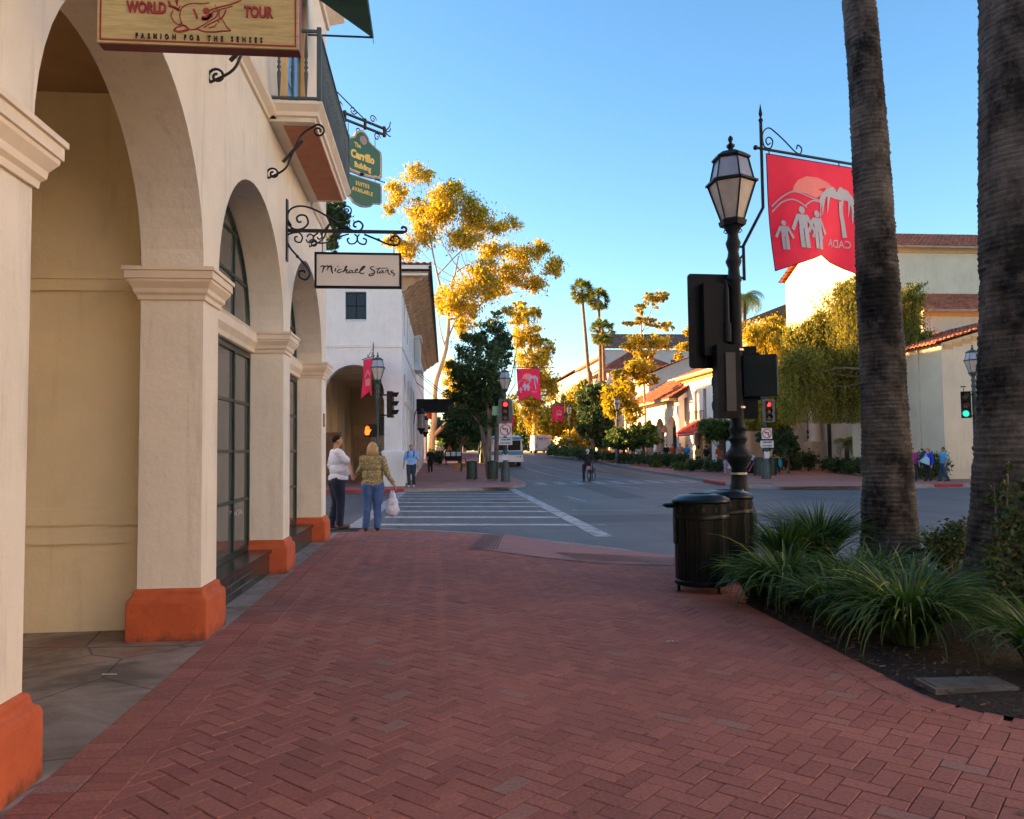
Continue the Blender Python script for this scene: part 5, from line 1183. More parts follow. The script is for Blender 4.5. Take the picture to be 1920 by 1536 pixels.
def no_turn_sign(t, x, y, z, s=.62, extra=True):
    mb = MB(); mb.box(x-s/2, x+s/2, y, y+.01, z-s/2, z+s/2); b = t.part('turn_sign', mb, M_SIGW)
    mb = MB(); n = 24; k = lambda r, a: (x+r*cos(a), y-.006, z+r*sin(a)); mb.add([k(s*.45, 2*pi*i/n) for i in range(n)]+[k(s*.37, 2*pi*i/n) for i in range(n)], [(i, (i+1) % n, n+(i+1) % n, n+i) for i in range(n)])
    mb.ribbon([(-s*.28, s*.28), (s*.28, -s*.28)], s*.07, lambda u, v: (x+u, y-.010, z+v)); t.part('red_ring', mb, M_SIGR, parent=b)
    mb = MB(); mb.ribbon([(s*.16, -s*.28), (s*.16, s*.10), (-s*.12, s*.10)], s*.09, lambda u, v: (x+u, y-.008, z+v)); mb.poly([(x-s*.28, y-.008, z+s*.10), (x-s*.10, y-.008, z+s*.20), (x-s*.10, y-.008, z)]); t.part('turn_arrow', mb, M_INK, parent=b)
    if extra:
        mb = MB(); mb.box(x-.33, x+.33, y, y+.01, z-s/2-.42, z-s/2-.08); b2 = t.part('hours_sign', mb, M_SIGW); mb = MB()
        text_mb(mb, '10AM-6PM', .085, lambda a, c, d: (x+a, y-.004-d, z-s/2-.20+c), .004, .002, .9); text_mb(mb, 'EXCEPT SUNDAY', .07, lambda a, c, d: (x+a, y-.004-d, z-s/2-.36+c), .003, .002, .72); t.part('lettering', mb, M_INK, parent=b2)
# near corner lamp with the backs of its signals
nl = street_lamp('tall black street lamp nearest the viewer, with dark signal backs, behind the twin bins', (4.0, 10.15, 0), 0, M_POST, pole_dir=.30)
signal_head(nl, -.31, .10, 3.2, pi+.05, None, (.62, 1.27), M_BLACK)
signal_head(nl, -.19, -.05, 2.37, pi, None, None); signal_head(nl, .17, .16, 2.37, pi-.3, None, None)
mb = MB(); mb.box(-.24, -.11, -.26, -.235, 1.98, 2.74); nl.part('grey_panel', mb, M_PANEL)
mb = MB(); a = 0; mb.box(-.21, .21, -.16, .06, -.27, .27)
for k in range(5): mb.box(-.20, .20, .06, .16, -.25+k*.12, -.24+k*.12)
bm_ = Matrix.Translation((.32, -.05, 2.45)) @ Matrix.Rotation(-.5, 4, 'Z'); h = nl.part('walk_signal', mb.xf(bm_), mat('walk_signal_paint', (.010, .022, .024), .5, spec=.2)); h.modifiers.new('r', 'BEVEL').width = .03
mb = MB(); mb.tube([(0, 0, 3.62), (-.14, -.06, 3.70), (-.14, -.08, 3.55), (-.14, -.08, 2.95)], .035, 8); mb.cyl((-.14, -.08, 2.9), (-.14, -.08, 3.15), .05); mb.tube([(0, 0, 2.72), (.3, -.04, 2.74)], .03, 6); mb.tube([(0, 0, 2.12), (.3, -.04, 2.16)], .03, 6); mb.tube([(0, 0, 1.95), (-.19, -.03, 1.95)], .03); mb.tube([(0, 0, 2.8), (-.19, -.03, 2.8)], .03)
nl.part('signal_bracket', mb, M_POST)
mb = MB()
for z in (.95, 1.17, 2.04, 2.80): mb.lathe([(.102, z-.012), (.106, z-.012), (.106, z+.012), (.102, z+.012)], n=16); mb.box(-.012, .012, -.122, -.10, z-.015, z+.015)
nl.part('steel_band', mb, mat('steel_band', (.5, .5, .5), .35, .9, var=.1))
banner('large red street banner nearest the viewer, hanging beside the black lamp', (4.0, 10.15, 0), .30, swing=.0, w=1.75, h=1.62)
# far-left corner lamp facing us with red light
p = G(948, 903); fl = street_lamp('green street lamp with red traffic light and no-left-turn sign at the far left corner', p, 0, pole_dir=0.0)
signal_head(fl, 0, -.30, 3.45, 0, 'R', (.66, 1.15)); no_turn_sign(fl, 0, -.22, 2.52)
mb = MB(); mb.box(-.62, .42, -.08, -.06, 3.25, 3.7); fl.part('street_name_plate', mb, M_SIGG); mb = MB(); mb.box(-.12, .12, -.13, -.12, 1.05, 1.4); fl.part('button_plate', mb, M_SIGW)
banner('red street banner beside the lamp at the far left corner', p, 0.0, w=1.15, h=1.6)
# left lamp behind the couple
p = Vector((-2.32, 33.7, 0)); ll = street_lamp('street lamp with glowing stop hand behind the waiting couple', p, 0, pole_dir=2.0)
signal_head(ll, .62, -.05, 3.5, pi/2-.2, None, None, s=1.15)
mb = MB(); mb.tube([(0, 0, 3.9), (.6, 0, 3.9)], .03); mb.tube([(0, 0, 3.05), (.55, 0, 3.05)], .03); mb.tube([(0, 0, 2.65), (-.4, -.05, 2.65)], .02); mb.tube([(0, 0, 2.15), (-.4, -.05, 2.15)], .02); mb.box(.10, .26, -.1, .1, 2.2, 3.0); ll.part('signal_bracket', mb, M_BLACK)
mb = MB(); mb.box(-.55, -.07, -.12, .12, 2.15, 2.65); w_ = ll.part('walk_signal', mb, M_BLACK); mb = MB()
hm = lambda u, v: (-.42+u*1.3, -.13, 2.40+v*1.35)
mb.poly([hm(*q) for q in ((-.07, -.13), (.05, -.13), (.075, -.03), (.07, .04), (-.07, .04), (-.085, -.03))])
for k, (x, l_) in enumerate(((-.058, .12), (-.022, .15), (.014, .145), (.05, .12))): mb.poly([hm(x-.014, .04), hm(x+.014, .04), hm(x+.012, l_), hm(x-.012, l_)])
mb.poly([hm(.07, -.06), hm(.075, -.0), hm(.115, .055), hm(.125, .035)]); ll.part('stop_hand', mb, M_HAND, parent=w_)
banner('red street banner seen nearly edge-on on the lamp behind the couple', p, 2.0, w=1.15, h=1.7, art=False)
# right corner lamp
p = G(1437, 898); rl = street_lamp('street lamp with red light and no-left-turn sign in front of the weeping tree', p, 0, pole_dir=pi)
signal_head(rl, .1, -.28, 3.3, 0, 'R', (.62, 1.12)); no_turn_sign(rl, .0, -.2, 2.2, .52)
mb = MB(); mb.box(-.13, .13, -.13, -.12, 1.0, 1.35); rl.part('button_plate', mb, M_SIGW)
# far-right lamp
p = G(1833, 904); r2 = street_lamp('street lamp with green traffic light beside the right-hand palm trunk', p, 0, pole=False)
signal_head(r2, -.45, -.1, 3.2, -.75, 'G', None, s=1.15); mb = MB(); mb.tube([(0, 0, 3.62), (-.45, 0, 3.64)], .03); mb.tube([(0, 0, 2.74), (-.42, 0, 2.72)], .03); mb.tube([(-.45, 0, 3.7), (-.45, 0, 3.95)], .012); mb.box(-.55, -.38, -.05, .05, 3.93, 3.97); mb.box(-.08, .02, -.14, -.1, 1.1, 1.5); r2.part('signal_bracket', mb, M_BLACK)
# distant lamps with banners
for (px, y, lab, side_) in ((1158, 66, 'slim street lamp standing in the hedge before the arcade', 0), (1068, 92, 'street lamp far up the right kerb near the delivery truck', 1), (903, 70, 'street lamp behind the dark street tree', 1), (936, 110, 'street lamp far up the left kerb behind the shuttle bus', 1), (990, 125, 'farthest street lamp, at the vanishing end of the street', 1)):
    p = P(px, 800, y); p.z = gz(y); street_lamp(lab, p, 0, pole=bool(side_), pole_dir=(pi if px > 1000 else 0))
    if side_: banner({1068: 'sunlit red banner over the right kerb before golden trees', 903: 'red banner glimpsed behind the dark street tree', 936: 'red banner just above the shuttle bus', 990: 'small red banner farthest up the street'}[px], p, (pi if px > 1000 else 0), art=False, w=1.4, h=2.0)
# ---------------------------------------------------------------- litter bins
def litter_bin(label, loc, paint, ash=True, rz=0, group='fluted litter bins'):
    t = T('litter_bin', label, 'litter bin', loc, rz, group); mb = MB(); n = 48; R0 = .29
    mb.lathe([(R0-.02, .07), (R0, .08), (R0, .12), (R0-.012, .13), (R0-.012, .76), (R0, .77), (R0, .80), (R0-.005, .81)], n=n, flute=.0)
    for k in range(36): a = 2*pi*k/36; mb.tube([((R0-.012)*cos(a), (R0-.012)*sin(a), .13), ((R0-.012)*cos(a), (R0-.012)*sin(a), .76)], .004, 4)
    t.part('body', mb, paint, auto=35)
    mb = MB(); mb.lathe([(R0-.005, .81), (R0-.004, .925), (R0+.012, .93)], n=n)
    for k in range(14):
        a = 2*pi*k/14; c, s_ = cos(a), sin(a); r = R0+.0; q = lambda u, v: ((r)*c-u*s_, (r)*s_+u*c, .868+v); mb.mi = 1; mb.poly([q(0, -.032), q(.022, 0), q(0, .032), q(-.022, 0)]); mb.mi = 0
    t.part('band', mb, [paint, M_LENSD], auto=35)
    mb = MB(); mb.lathe([(R0+.012, .93), (R0+.018, .945), (R0+.01, .965), (R0-.04, .995), (R0-.11, 1.015), (.13, 1.022), (.115, 1.01), (.11, .93)], n=n); t.part('lid', mb, paint, auto=35)
    mb = MB(); mb.lathe([(0.001, .985), (.11, .985)], n=16); t.part('opening', mb, M_LENSD)
    for k in range(3): a = k*2*pi/3+pi*.95; mb = MB(); mb.cyl((.25*cos(a), .25*sin(a), .0), (.25*cos(a), .25*sin(a), .09), .018, .016, 8); mb.cyl((.25*cos(a), .25*sin(a), .0), (.25*cos(a), .25*sin(a), .012), .03, .03, 8); t.part('foot', mb, paint)
    if ash:
        mb = MB(); mb.lathe([(.04, -.02), (.075, 0), (.08, .015), (.06, .03), (.0, .04)], (-.34, 0, .90), 14); mb.box(-.30, -.27, -.03, .03, .50, .90); t.part('ash_tray', mb, paint)
    return t
b = litter_bin('glossy black litter bin nearest the viewer, with a small ash tray on its left side', (2.83, 8.27, 0), M_BINK)
litter_bin('second black litter bin, half hidden behind the front one beside the lamp post', (3.36, 8.92, 0), M_BINK, ash=False)
litter_bin('dark green litter bin left of the street tree trunk across the crossing', G(885, 901), M_GRN, ash=False); litter_bin('dark green litter bin right of the street tree trunk across the crossing', G(924, 901), M_GRN, ash=False)
litter_bin('green litter bin beside the striped barrier on the right corner', G(1424, 893), M_GRN, ash=False); litter_bin('green litter bin just right of the right corner lamp post', G(1447, 892), M_GRN, ash=False)
# barrier with diagonal stripes
p = G(1402, 891); t = T('striped_barrier', 'black barrier panel with pink and green diagonal stripes and a blue-white notice on top', 'barrier', p); mb = MB(); mb.box(-.55, .4, 0, .03, .1, .85); t.part('panel', mb, M_BLACK)
mb = MB()
for k in range(3): mb.ribbon([(-.5+k*.28, .2), (-.1+k*.28, .75)], .09, lambda u, v: (min(u, .38), -.006, v))
t.part('stripes', mb, mat('pink_stripe', (.5, .16, .25), .6)); mb = MB(); mb.box(-.5, .4, -.01, 0, .82, 1.12); t.part('notice', mb, mat('notice_blue', (.35, .5, .8), .5)); 
for x in (-.5, .36): mb = MB(); mb.box(x-.02, x+.02, .03, .06, 0, .9); t.part('leg', mb, M_BLACK)
# bench, planter, newspaper racks up the left pavement
for (px, py, lab) in ((872, 884, 'dark slatted bench beside the left kerb, nearer one'), (868, 869, 'dark slatted bench farther up the left pavement')):
    p = G(px, py); t = T('bench', lab, 'bench', p, pi/2, 'benches up the left pavement')
    mb = MB(); [mb.box(-.8, .8, -.22+k*.1, -.14+k*.1, .43, .46) for k in range(5)]; t.part('seat', mb, M_BLACK); mb = MB(); [mb.box(-.8, .8, .28, .31, .52+k*.1, .60+k*.1) for k in range(4)]; t.part('backrest', mb, M_BLACK)
    for x in (-.75, .75): mb = MB(); mb.tube([(x, -.25, 0), (x, -.2, .44), (x, .25, .44), (x, .33, .9)], .025); mb.tube([(x, .3, 0), (x, .22, .44)], .025); t.part('leg', mb, M_BLACK)
p = G(864, 878); t = T('planter_box', 'low tan stone planter on the left pavement', 'planter', p); mb = MB(); mb.box(-.6, .6, -.4, .4, 0, .3); mb.box(-.65, .65, -.45, .45, .3, .38); t.part('trough', mb, mat('sandstone', (.38, .22, .10), .8))
mb = MB(); mb.box(-.5, .5, -.3, .3, .38, .40); t.part('earth', mb, M_SOIL)
p = G(850, 872); t = T('news_rack', 'cluster of dark news boxes behind the first bench', 'news rack', p); mb = MB(); mb.box(-.7, .7, -.25, .25, .35, 1.2); t.part('cabinet', mb, M_BLACK)
for x in (-.6, .6): mb = MB(); mb.box(x-.05, x+.05, -.05, .05, 0, .35); t.part('leg', mb, M_BLACK)
mb = MB(); [mb.box(-.62+k*.45, -.27+k*.45, -.265, -.25, .75, 1.1) for k in range(3)]; t.part('window', mb, M_SIGW)
# utility cover in the bed
t = T('utility_cover', 'grey rectangular concrete box cover lying in the planting bed at right', 'cover', (3.25, 4.68, .0), -.05); mb = MB(); mb.box(-.26, .26, -.12, .12, 0, .045); mb.box(-.23, .23, -.09, .09, .045, .050); t.part('lid', mb, mat('old_concrete', (.10, .095, .085), .9, var=.4, scale=6, bmp=.4))
t = T('litter_scrap', 'small crumpled white paper scrap on the bricks', 'litter', G(1262, 1206), .3); mb = MB(); rr = random.Random(3)
for k in range(9): x, y, z = rr.uniform(-.05, .05), rr.uniform(-.02, .02), rr.uniform(.004, .02); mb.poly([(x, y, z), (x+.02, y+.004, z+.008), (x+.014, y+.016, z), (x-.004, y+.012, z+.006)])
t.part('paper', mb, mat('white_paper', (.5, .5, .5), .8)); 
t = T('straw', 'thin white straw lying on the stained concrete', 'litter', G(205, 1266), -.1); mb = MB(); mb.tube([(-.05, 0, .006), (0, .003, .006), (.05, -.002, .006)], .004, 5); t.part('tube', mb, mat('white_paper2', (.6, .6, .6), .8))
# ---------------------------------------------------------------- vehicles
def wheel(t, x, y, z, r, w, axis='X'):
    mb = MB(); mb.cyl((x-w/2, y, z), (x+w/2, y, z), r, r, 20); o = t.part('wheel', mb, mat('tyre', (.015, .015, .016), .8)); mb = MB(); mb.cyl((x-w/2-.01, y, z), (x+w/2+.01, y, z), r*.55, r*.55, 14); t.part('rim', mb, mat('rim_grey', (.35, .35, .36), .4, .6), parent=o)
def shuttle():
    p = G(952, 875.5, -.12); k = p.y/62.0; s_ = 58/1490*p.y/2.4; M_BW = mat('bus_cream', (.78, .75, .68), .35, var=.04); M_BB = mat('bus_blue', (.005, .24, .42), .35, var=.04)
    t = T('shuttle_bus', 'white and turquoise shuttle bus coming toward the viewer', 'bus', p, .0); L = 8.0; z0, z1 = .42, 2.42
    def q(pts): return pts
    mb = MB(); mb.prism([(-1.2, z0), (1.2, z0), (1.2, 1.2), (1.12, 2.12), (-1.12, 2.12), (-1.2, 1.2)], lambda x, z: (x, .06*(z > 2), z), lambda x, z: (x, L, z)); mb.box(-1.22, 1.22, -.10, .0, .38, .62); t.part('body', mb, M_BW)
    mb = MB(); mb.prism([(-1.16, 2.12), (1.16, 2.12), (1.1, 2.32), (.9, 2.45), (-.9, 2.45), (-1.1, 2.32)], lambda x, z: (x, -.02+.3*(z > 2.3), z), lambda x, z: (x, L+.02, z)); t.part('roof', mb, mat('bus_roof', (.62, .72, .76), .4))
    mb = MB(); mb.box(-1.17, 1.17, -.035, -.021, 2.14, 2.30); mb.box(-1.205, 1.205, -.02, -.001, .92, 1.20); mb.box(1.201, 1.21, 0, L, .92, 1.2); mb.box(-1.21, -1.201, 0, L, .92, 1.2); t.part('blue_band', mb, M_BB)
    mb = MB(); mb.box(-1.02, -.04, -.006, .02, 1.27, 2.04); mb.box(.04, 1.02, -.006, .02, 1.27, 2.04); t.part('windscreen', mb, mat('bus_windscreen', (.012, .014, .016), .35, var=0, spec=.12))
    for i in range(5):
        mb = MB(); mb.box(1.14, 1.19, .5+i*1.4, 1.75+i*1.4, 1.3, 2.0); t.part('window', mb, M_GLASS)
    for sx in (-1, 1):
        mb = MB(); mb.cyl((sx*.78, -.025, .78), (sx*.78, -.001, .78), .09, .09, 12); t.part('headlight', mb, mat('headlamp', (.6, .6, .55), .2, var=0)); mb = MB(); mb.box(sx*1.0-.06, sx*1.0+.06, -.02, -.001, .70, .86); t.part('indicator', mb, mat('orange_lens', (.7, .15, .01), .3, var=0))
        mb = MB(); mb.tube([(sx*1.15, -.02, 1.9), (sx*1.42, -.2, 1.75)], .02); mb.box(sx*1.36, sx*1.5, -.24, -.18, 1.35, 1.75); t.part('mirror', mb, M_BLACK)
        for y in (1.4, 6.2): wheel(t, sx*1.0, y, .42, .42, .28)
    mb = MB(); mb.box(-.2, .2, -.115, -.101, .42, .54); t.part('licence_plate', mb, M_SIGW); t.o.scale = (s_, s_, s_)
shuttle()
def parcel_truck():
    p = G(1018.5, 850.5, -.12); s_ = 30/1490*p.y/2.2; t = T('delivery_truck', 'white parcel delivery truck seen from behind, farther up the street', 'truck', p); M_TW = mat('truck_white', (.62, .60, .56), .4, var=.05)
    mb = MB(); mb.box(-1.1, 1.1, 0, 5.5, .45, 2.55); t.part('body', mb, M_TW); mb = MB(); mb.prism([(5.5, .45), (7.0, .45), (7.0, 1.3), (6.4, 2.3), (5.5, 2.4)], lambda y, z: (-1.0, y, z), lambda y, z: (1.0, y, z)); t.part('cab', mb, M_TW)
    mb = MB(); fr_(mb, -.72, .72, .62, 1.75, .03, -.02, -.001); t.part('roller_door', mb, M_GREYP); mb = MB(); mb.box(-1.05, 1.05, -.12, -.0, .36, .46); t.part('bumper', mb, M_BLACK)
    mb = MB(); text_mb(mb, 'Fed', .40, lambda a, c, d: (-.86+a, -.02-d, 1.95+c), .012, .006, 1.08, align='LEFT'); t.part('lettering', mb, mat('truck_purple', (.10, .04, .16), .5, var=0))
    mb = MB(); text_mb(mb, 'Ex', .40, lambda a, c, d: (.16+a, -.02-d, 1.95+c), .012, .006, 1.08, align='LEFT'); t.part('orange_lettering', mb, mat('truck_orange', (.75, .08, .01), .5, var=0))
    for sx in (-1, 1):
        mb = MB(); mb.box(sx*.95-.05, sx*.95+.05, -.02, -.001, .7, 1.3); t.part('tail_light', mb, mat('tail_red', (.3, .02, .02), .4, var=0)); 
        for y in (1.0, 6.0): wheel(t, sx*.95, y, .42, .42, .26)
    t.o.scale = (s_,)*3
parcel_truck()
def car(label, p, rz, paint):
    t = T('parked_car', label, 'car', p, rz); mb = MB(); prof = [(-2.2, .3), (2.2, .3), (2.25, .7), (2.1, .85), (1.2, .98), (.55, 1.42), (-1.0, 1.45), (-1.75, 1.0), (-2.2, .92)]
    mb.prism(prof, lambda y, z: (-.85+.12*(z > 1.2), y, z), lambda y, z: (.85-.12*(z > 1.2), y, z)); t.part('body', mb, paint)
    mb = MB(); mb.prism([(1.12, 1.0), (.56, 1.38), (.54, 1.38), (1.08, .99)], lambda y, z: (-.7, y+.03, z+.02), lambda y, z: (.7, y+.03, z+.02)); t.part('windscreen', mb, M_GLASS)
    for sx in (-1, 1):
        mb = MB(); mb.prism([(-1.5, 1.02), (1.0, 1.02), (.5, 1.36), (-.95, 1.38)], lambda y, z: (sx*.80, y, z), lambda y, z: (sx*.86, y, z)); t.part('window', mb, M_GLASS); mb = MB(); mb.box(sx*.6-.15, sx*.6+.15, 2.2, 2.26, .62, .75); t.part('headlight', mb, M_SIGW)
        for y in (-1.4, 1.4): wheel(t, sx*.78, y, .32, .32, .2)
p = P(913, 840, 88); p.z = gz(88)-.12; car('pale blue car stopped far up the street left of the shuttle bus', p, pi, mat('car_blue', (.22, .36, .58), .3, .3, var=0))
# far traffic lights
for (px, y, lit, lab) in ((907, 120, 'G', 'distant green traffic light behind the street tree'), (863, 115, 'R', 'distant red traffic light over the left pavement')):
    p = P(px, 820, y); p.z = gz(y); t = T('traffic_light', lab, 'traffic light', p); mb = MB(); mb.cyl((0, 0, 0), (0, 0, 3.2), .07, .05); t.part('pole', mb, M_POSTFAR); signal_head(t, 0, -.1, 3.2, 0, lit, None)
# ================================================================= PEOPLE
def skinmat(name, c): 
    m = mat(name, c, .55, var=.08, scale=9); m.node_tree.nodes['Principled BSDF'].inputs['Subsurface Weight'].default_value = .0; return m
SK1 = skinmat('skin_tan', (.36, .19, .12)); SK2 = skinmat('skin_fair', (.50, .30, .21))
M_HAIRD = mat('dark_hair', (.010, .008, .007), .7, spec=.15, var=.3, bmp=.4, bscale=80, stretch=(1, 1, .1)); M_SHOE = mat('black_shoe', (.015, .014, .014), .5); M_SHOEW = mat('white_shoe', (.5, .5, .5), .6)
def remeshed(mb, vox, smooth=3, disp=None):
    me = bpy.data.meshes.new('tmp'); me.from_pydata(mb.v, [], mb.f); o = bpy.data.objects.new('tmp', me); SC.collection.objects.link(o)
    r = o.modifiers.new('r', 'REMESH'); r.mode = 'VOXEL'; r.voxel_size = vox
    if smooth: s = o.modifiers.new('s', 'SMOOTH'); s.iterations = smooth; s.factor = .6
    out = bpy.data.meshes.new_from_object(o.evaluated_get(bpy.context.evaluated_depsgraph_get())); bpy.data.objects.remove(o); bpy.data.meshes.remove(me)
    out.shade_smooth(); return out
def fold(me, amp, seed):
    """cloth folds as real relief"""
    from mathutils import noise as mn
    for v in me.vertices:
        p = v.co; n_ = v.normal; f = mn.noise(Vector((p.x*9+seed, p.y*9, p.z*22)))+.5*mn.noise(Vector((p.x*22, p.y*22+seed, p.z*40))); v.co = p+n_*f*amp
def person(label, loc, H, rz, shirt, pants, skin=SK1, hair=M_HAIRD, shoe=M_SHOE, J=None, sleeve='short', fat=0.0, vox=.012, hairstyle='short', extra=None, group=None, female=False, headturn=0.0, skirt=False, fingers=True, hidefeet=False):
    loc = Vector(loc); t = T('person', label, 'person', loc, rz, group); D = dict(
        hl=(-.052, 0, .50), hr=(.052, 0, .50), kl=(-.058, .012, .28), kr=(.058, .012, .28), al=(-.062, -.008, .045), ar=(.062, -.008, .045),
        sl=(-.108, -.005, .805), sr=(.108, -.005, .805), el=(-.145, -.02, .635), er=(.145, -.02, .635), wl=(-.150, .03, .49), wr=(.150, .03, .49), fl=(-.072, .075, .02), fr=(.072, .075, .02), lean=(0, 0))
    if J: D.update(J)
    inv = Matrix.Rotation(-rz, 3, 'Z')
    for k, v in list(D.items()):
        if isinstance(v, Vector): D[k] = tuple((inv @ (v-loc))/H)
    V = {k: Vector(v)*H for k, v in D.items() if len(v) == 3}; h = H; hd = Vector((0, .012, .932))*h
    lx, ly = D['lean']; off = Vector((lx*h, ly*h, 0))
    sw = .92 if female else 1.0; g = fat
    def torso(mb, e=0.0, low=True):
        mb.ell(Vector((0, .004*h+.012*g*h, .735*h))+off*.8, ((.108*sw+.012*g)*h+e, (.064+.02*g)*h+e, .105*h+e), 20, 12)
        mb.ell(Vector((0, .004*h+.045*g*h, .63*h))+off*.5, ((.088*sw+.045*g)*h+e, (.06+.055*g)*h+e, .10*h+e), 20, 12)
        if low: mb.ell((0, .0+.02*g*h, .535*h), ((.096+.022*g+(.008 if female else 0))*h+e, (.066+.035*g)*h+e, .065*h+e), 20, 12)
        for s_ in ('sl', 'sr'): mb.cap(V[s_]+off*.8, Vector((V[s_].x*.3, 0, .80*h))+off*.8, .034*h+e, .045*h+e)
    def leg(mb, s_, e=0.0, top=.060, to_ankle=True):
        mb.cap(V['h'+s_], V['k'+s_], (.062+.012*g)*h+e, .041*h+e); mb.cap(V['k'+s_], V['a'+s_]+Vector((0, 0, .0 if not e else .004*h)), .040*h+e, (.026*h if not e else .036*h)+e*.5)
    def arm(mb, s_, e=0.0, part='full'):
        S, E, Wv = V['s'+s_]+off*.8, V['e'+s_], V['w'+s_]
        if part == 'short': E2 = S.lerp(E, .82); mb.cap(S, E2, .034*h+e, .031*h+e+.004); return
        mb.cap(S, E, (.031+.006*g)*h+e, .025*h+e); mb.cap(E, Wv, .0245*h+e, .0165*h+e)
    body = MB(); torso(body); [leg(body, s_) for s_ in 'lr']; [arm(body, s_) for s_ in 'lr']
    body.cap(Vector((0, -.004*h, .82*h))+off, hd+off-Vector((0, .01*h, .05*h)), .034*h, .031*h)
    hb = MB(); hb.ell((0, 0, .004*h), (.043*h, .052*h, .052*h), 18, 12); hb.ell((0, .012*h, -.028*h), (.031*h, .036*h, .034*h), 14, 9); hb.cap((0, .050*h, .002*h), (0, .061*h, -.014*h), .005*h, .0085*h, 8)
    for sx in (-1, 1): hb.ell((sx*.044*h, -.002*h, -.004*h), (.006*h, .011*h, .017*h), 8, 6); hb.ell((sx*.016*h, .046*h, .016*h), (.013*h, .006*h, .004*h), 8, 5)
    hb.ell((0, .048*h, -.031*h), (.014*h, .005*h, .005*h), 8, 5)
    HM = Matrix.Translation(hd+off) @ Matrix.Rotation(headturn, 4, 'Z'); hb.xf(HM); body.add(hb.v, hb.f)
    for s_ in 'lr':
        d = (V['w'+s_]-V['e'+s_]).normalized(); Wv = V['w'+s_]; sgn = -1 if s_ == 'l' else 1
        side_ = d.cross(Vector((1, 0, 0))).normalized(); 
        if side_.y < 0: side_ = -side_
        inn = side_.cross(d).normalized(); 
        if inn.x*sgn > 0: inn = -inn
        body.cap(Wv, Wv+d*.03*h, .016*h, .019*h, 10); body.ell(Wv+d*.034*h, (.012*h, .021*h, .026*h), 12, 8)
        for k, (o_, ln) in enumerate(((-.0155, .036), (-.005, .043), (.0055, .046), (.016, .041))):
            b0 = Wv+d*.050*h+side_*o_*h; b1 = b0+d*ln*.5*h+inn*.004*h; b2 = b1+d*ln*.45*h+inn*.012*h; body.cap(b0, b1, .0056*h, .0052*h, 7); body.cap(b1, b2, .0052*h, .0045*h, 7)
        b0 = Wv+d*.016*h+side_*.018*h; b1 = b0+d*.018*h+side_*.016*h+inn*.004*h; body.cap(b0, b1, .0066*h, .006*h, 7); body.cap(b1, b1+d*.018*h+inn*.006*h, .006*h, .005*h, 7)
    link('body', remeshed(body, vox, 2), t.o).data.materials.append(skin)
    sm = MB(); e = .010*h; torso(sm, e, low=not female or True)
    for s_ in 'lr': arm(sm, s_, e*.9, 'short' if sleeve == 'short' else 'full')
    me = remeshed(sm, vox, 3)
    zc = .515*h if not skirt else .3*h
    import bmesh
    bm = bmesh.new(); bm.from_mesh(me); bmesh.ops.delete(bm, geom=[v for v in bm.verts if v.co.z < zc and abs(v.co.x) < .135*h+.03*g*h and (sleeve == 'short' or abs(v.co.x) < .12*h)], context='VERTS'); bm.to_mesh(me); bm.free(); fold(me, .0038*h, 1.7); me.materials.append(shirt); link('shirt', me, t.o)
    pm = MB(); e2 = .006*h; pm.ell((0, -.004*h+.02*g*h, .52*h), ((.098+.016*g+(.006 if female else 0))*h+e2*.5, (.066+.03*g)*h+e2, .070*h), 20, 12)
    for s_ in 'lr': leg(pm, s_, e2)
    if female: [pm.ell((sx*.045*h, -.028*h, .50*h), (.052*h, .050*h, .055*h), 12, 8) for sx in (-1, 1)]
    me = remeshed(pm, vox, 2); fold(me, .004*h, 5.1); me.materials.append(pants); link('trousers', me, t.o)
    for s_ in 'lr':
        A = V['a'+s_]; Fv = V['f'+s_]; mb = MB(); mb.cap(A-Vector((0, .018*h, .018*h)), Fv+Vector((0, 0, .004*h)), .026*h, .021*h, 10); mb.v = [(p[0], p[1], max(p[2], A.z-.045*h)) for p in mb.v]
        link('shoe', remeshed(mb, max(vox*.7, .01), 1), t.o).data.materials.append(shoe)
    hm = MB()
    if hairstyle == 'short': hm.ell((0, -.010*h, .016*h), (.046*h, .050*h, .050*h), 16, 10)
    elif hairstyle == 'bob':
        hm.ell((0, -.010*h, .012*h), (.053*h, .060*h, .056*h), 18, 12); hm.ell((0, -.026*h, -.035*h), (.062*h, .042*h, .062*h), 18, 12); [hm.cap((sx*.045*h, -.02*h, 0), (sx*.056*h, -.018*h, -.075*h), .020*h, .014*h) for sx in (-1, 1)]
    elif hairstyle == 'long': hm.ell((0, -.010*h, .014*h), (.049*h, .054*h, .053*h), 16, 10); hm.ell((0, -.04*h, -.05*h), (.045*h, .024*h, .085*h), 14, 9)
    elif hairstyle == 'tied': hm.ell((0, -.010*h, .014*h), (.048*h, .053*h, .051*h), 16, 10); hm.ell((0, -.065*h, -.0*h), (.02*h, .026*h, .03*h), 10, 7)
    elif hairstyle == 'helmet': hm.ell((0, -.004*h, .022*h), (.056*h, .072*h, .048*h), 16, 10)
    hme = remeshed(hm, vox*.8, 2); bm = bmesh.new(); bm.from_mesh(hme)
    if hairstyle in ('short', 'tied', 'long', 'helmet', 'bob'): bmesh.ops.delete(bm, geom=[v for v in bm.verts if v.co.y > .026*h and v.co.z < .022*h], context='VERTS')
    bm.to_mesh(hme); bm.free()
    from mathutils import noise as mn
    for v in hme.vertices: v.co += v.normal*.004*h*mn.noise(Vector((atan2(v.co.y, v.co.x)*9, v.co.z*2, 1)))
    hme.transform(HM); hme.materials.append(hair); link('hair' if hairstyle != 'helmet' else 'helmet', hme, t.o)
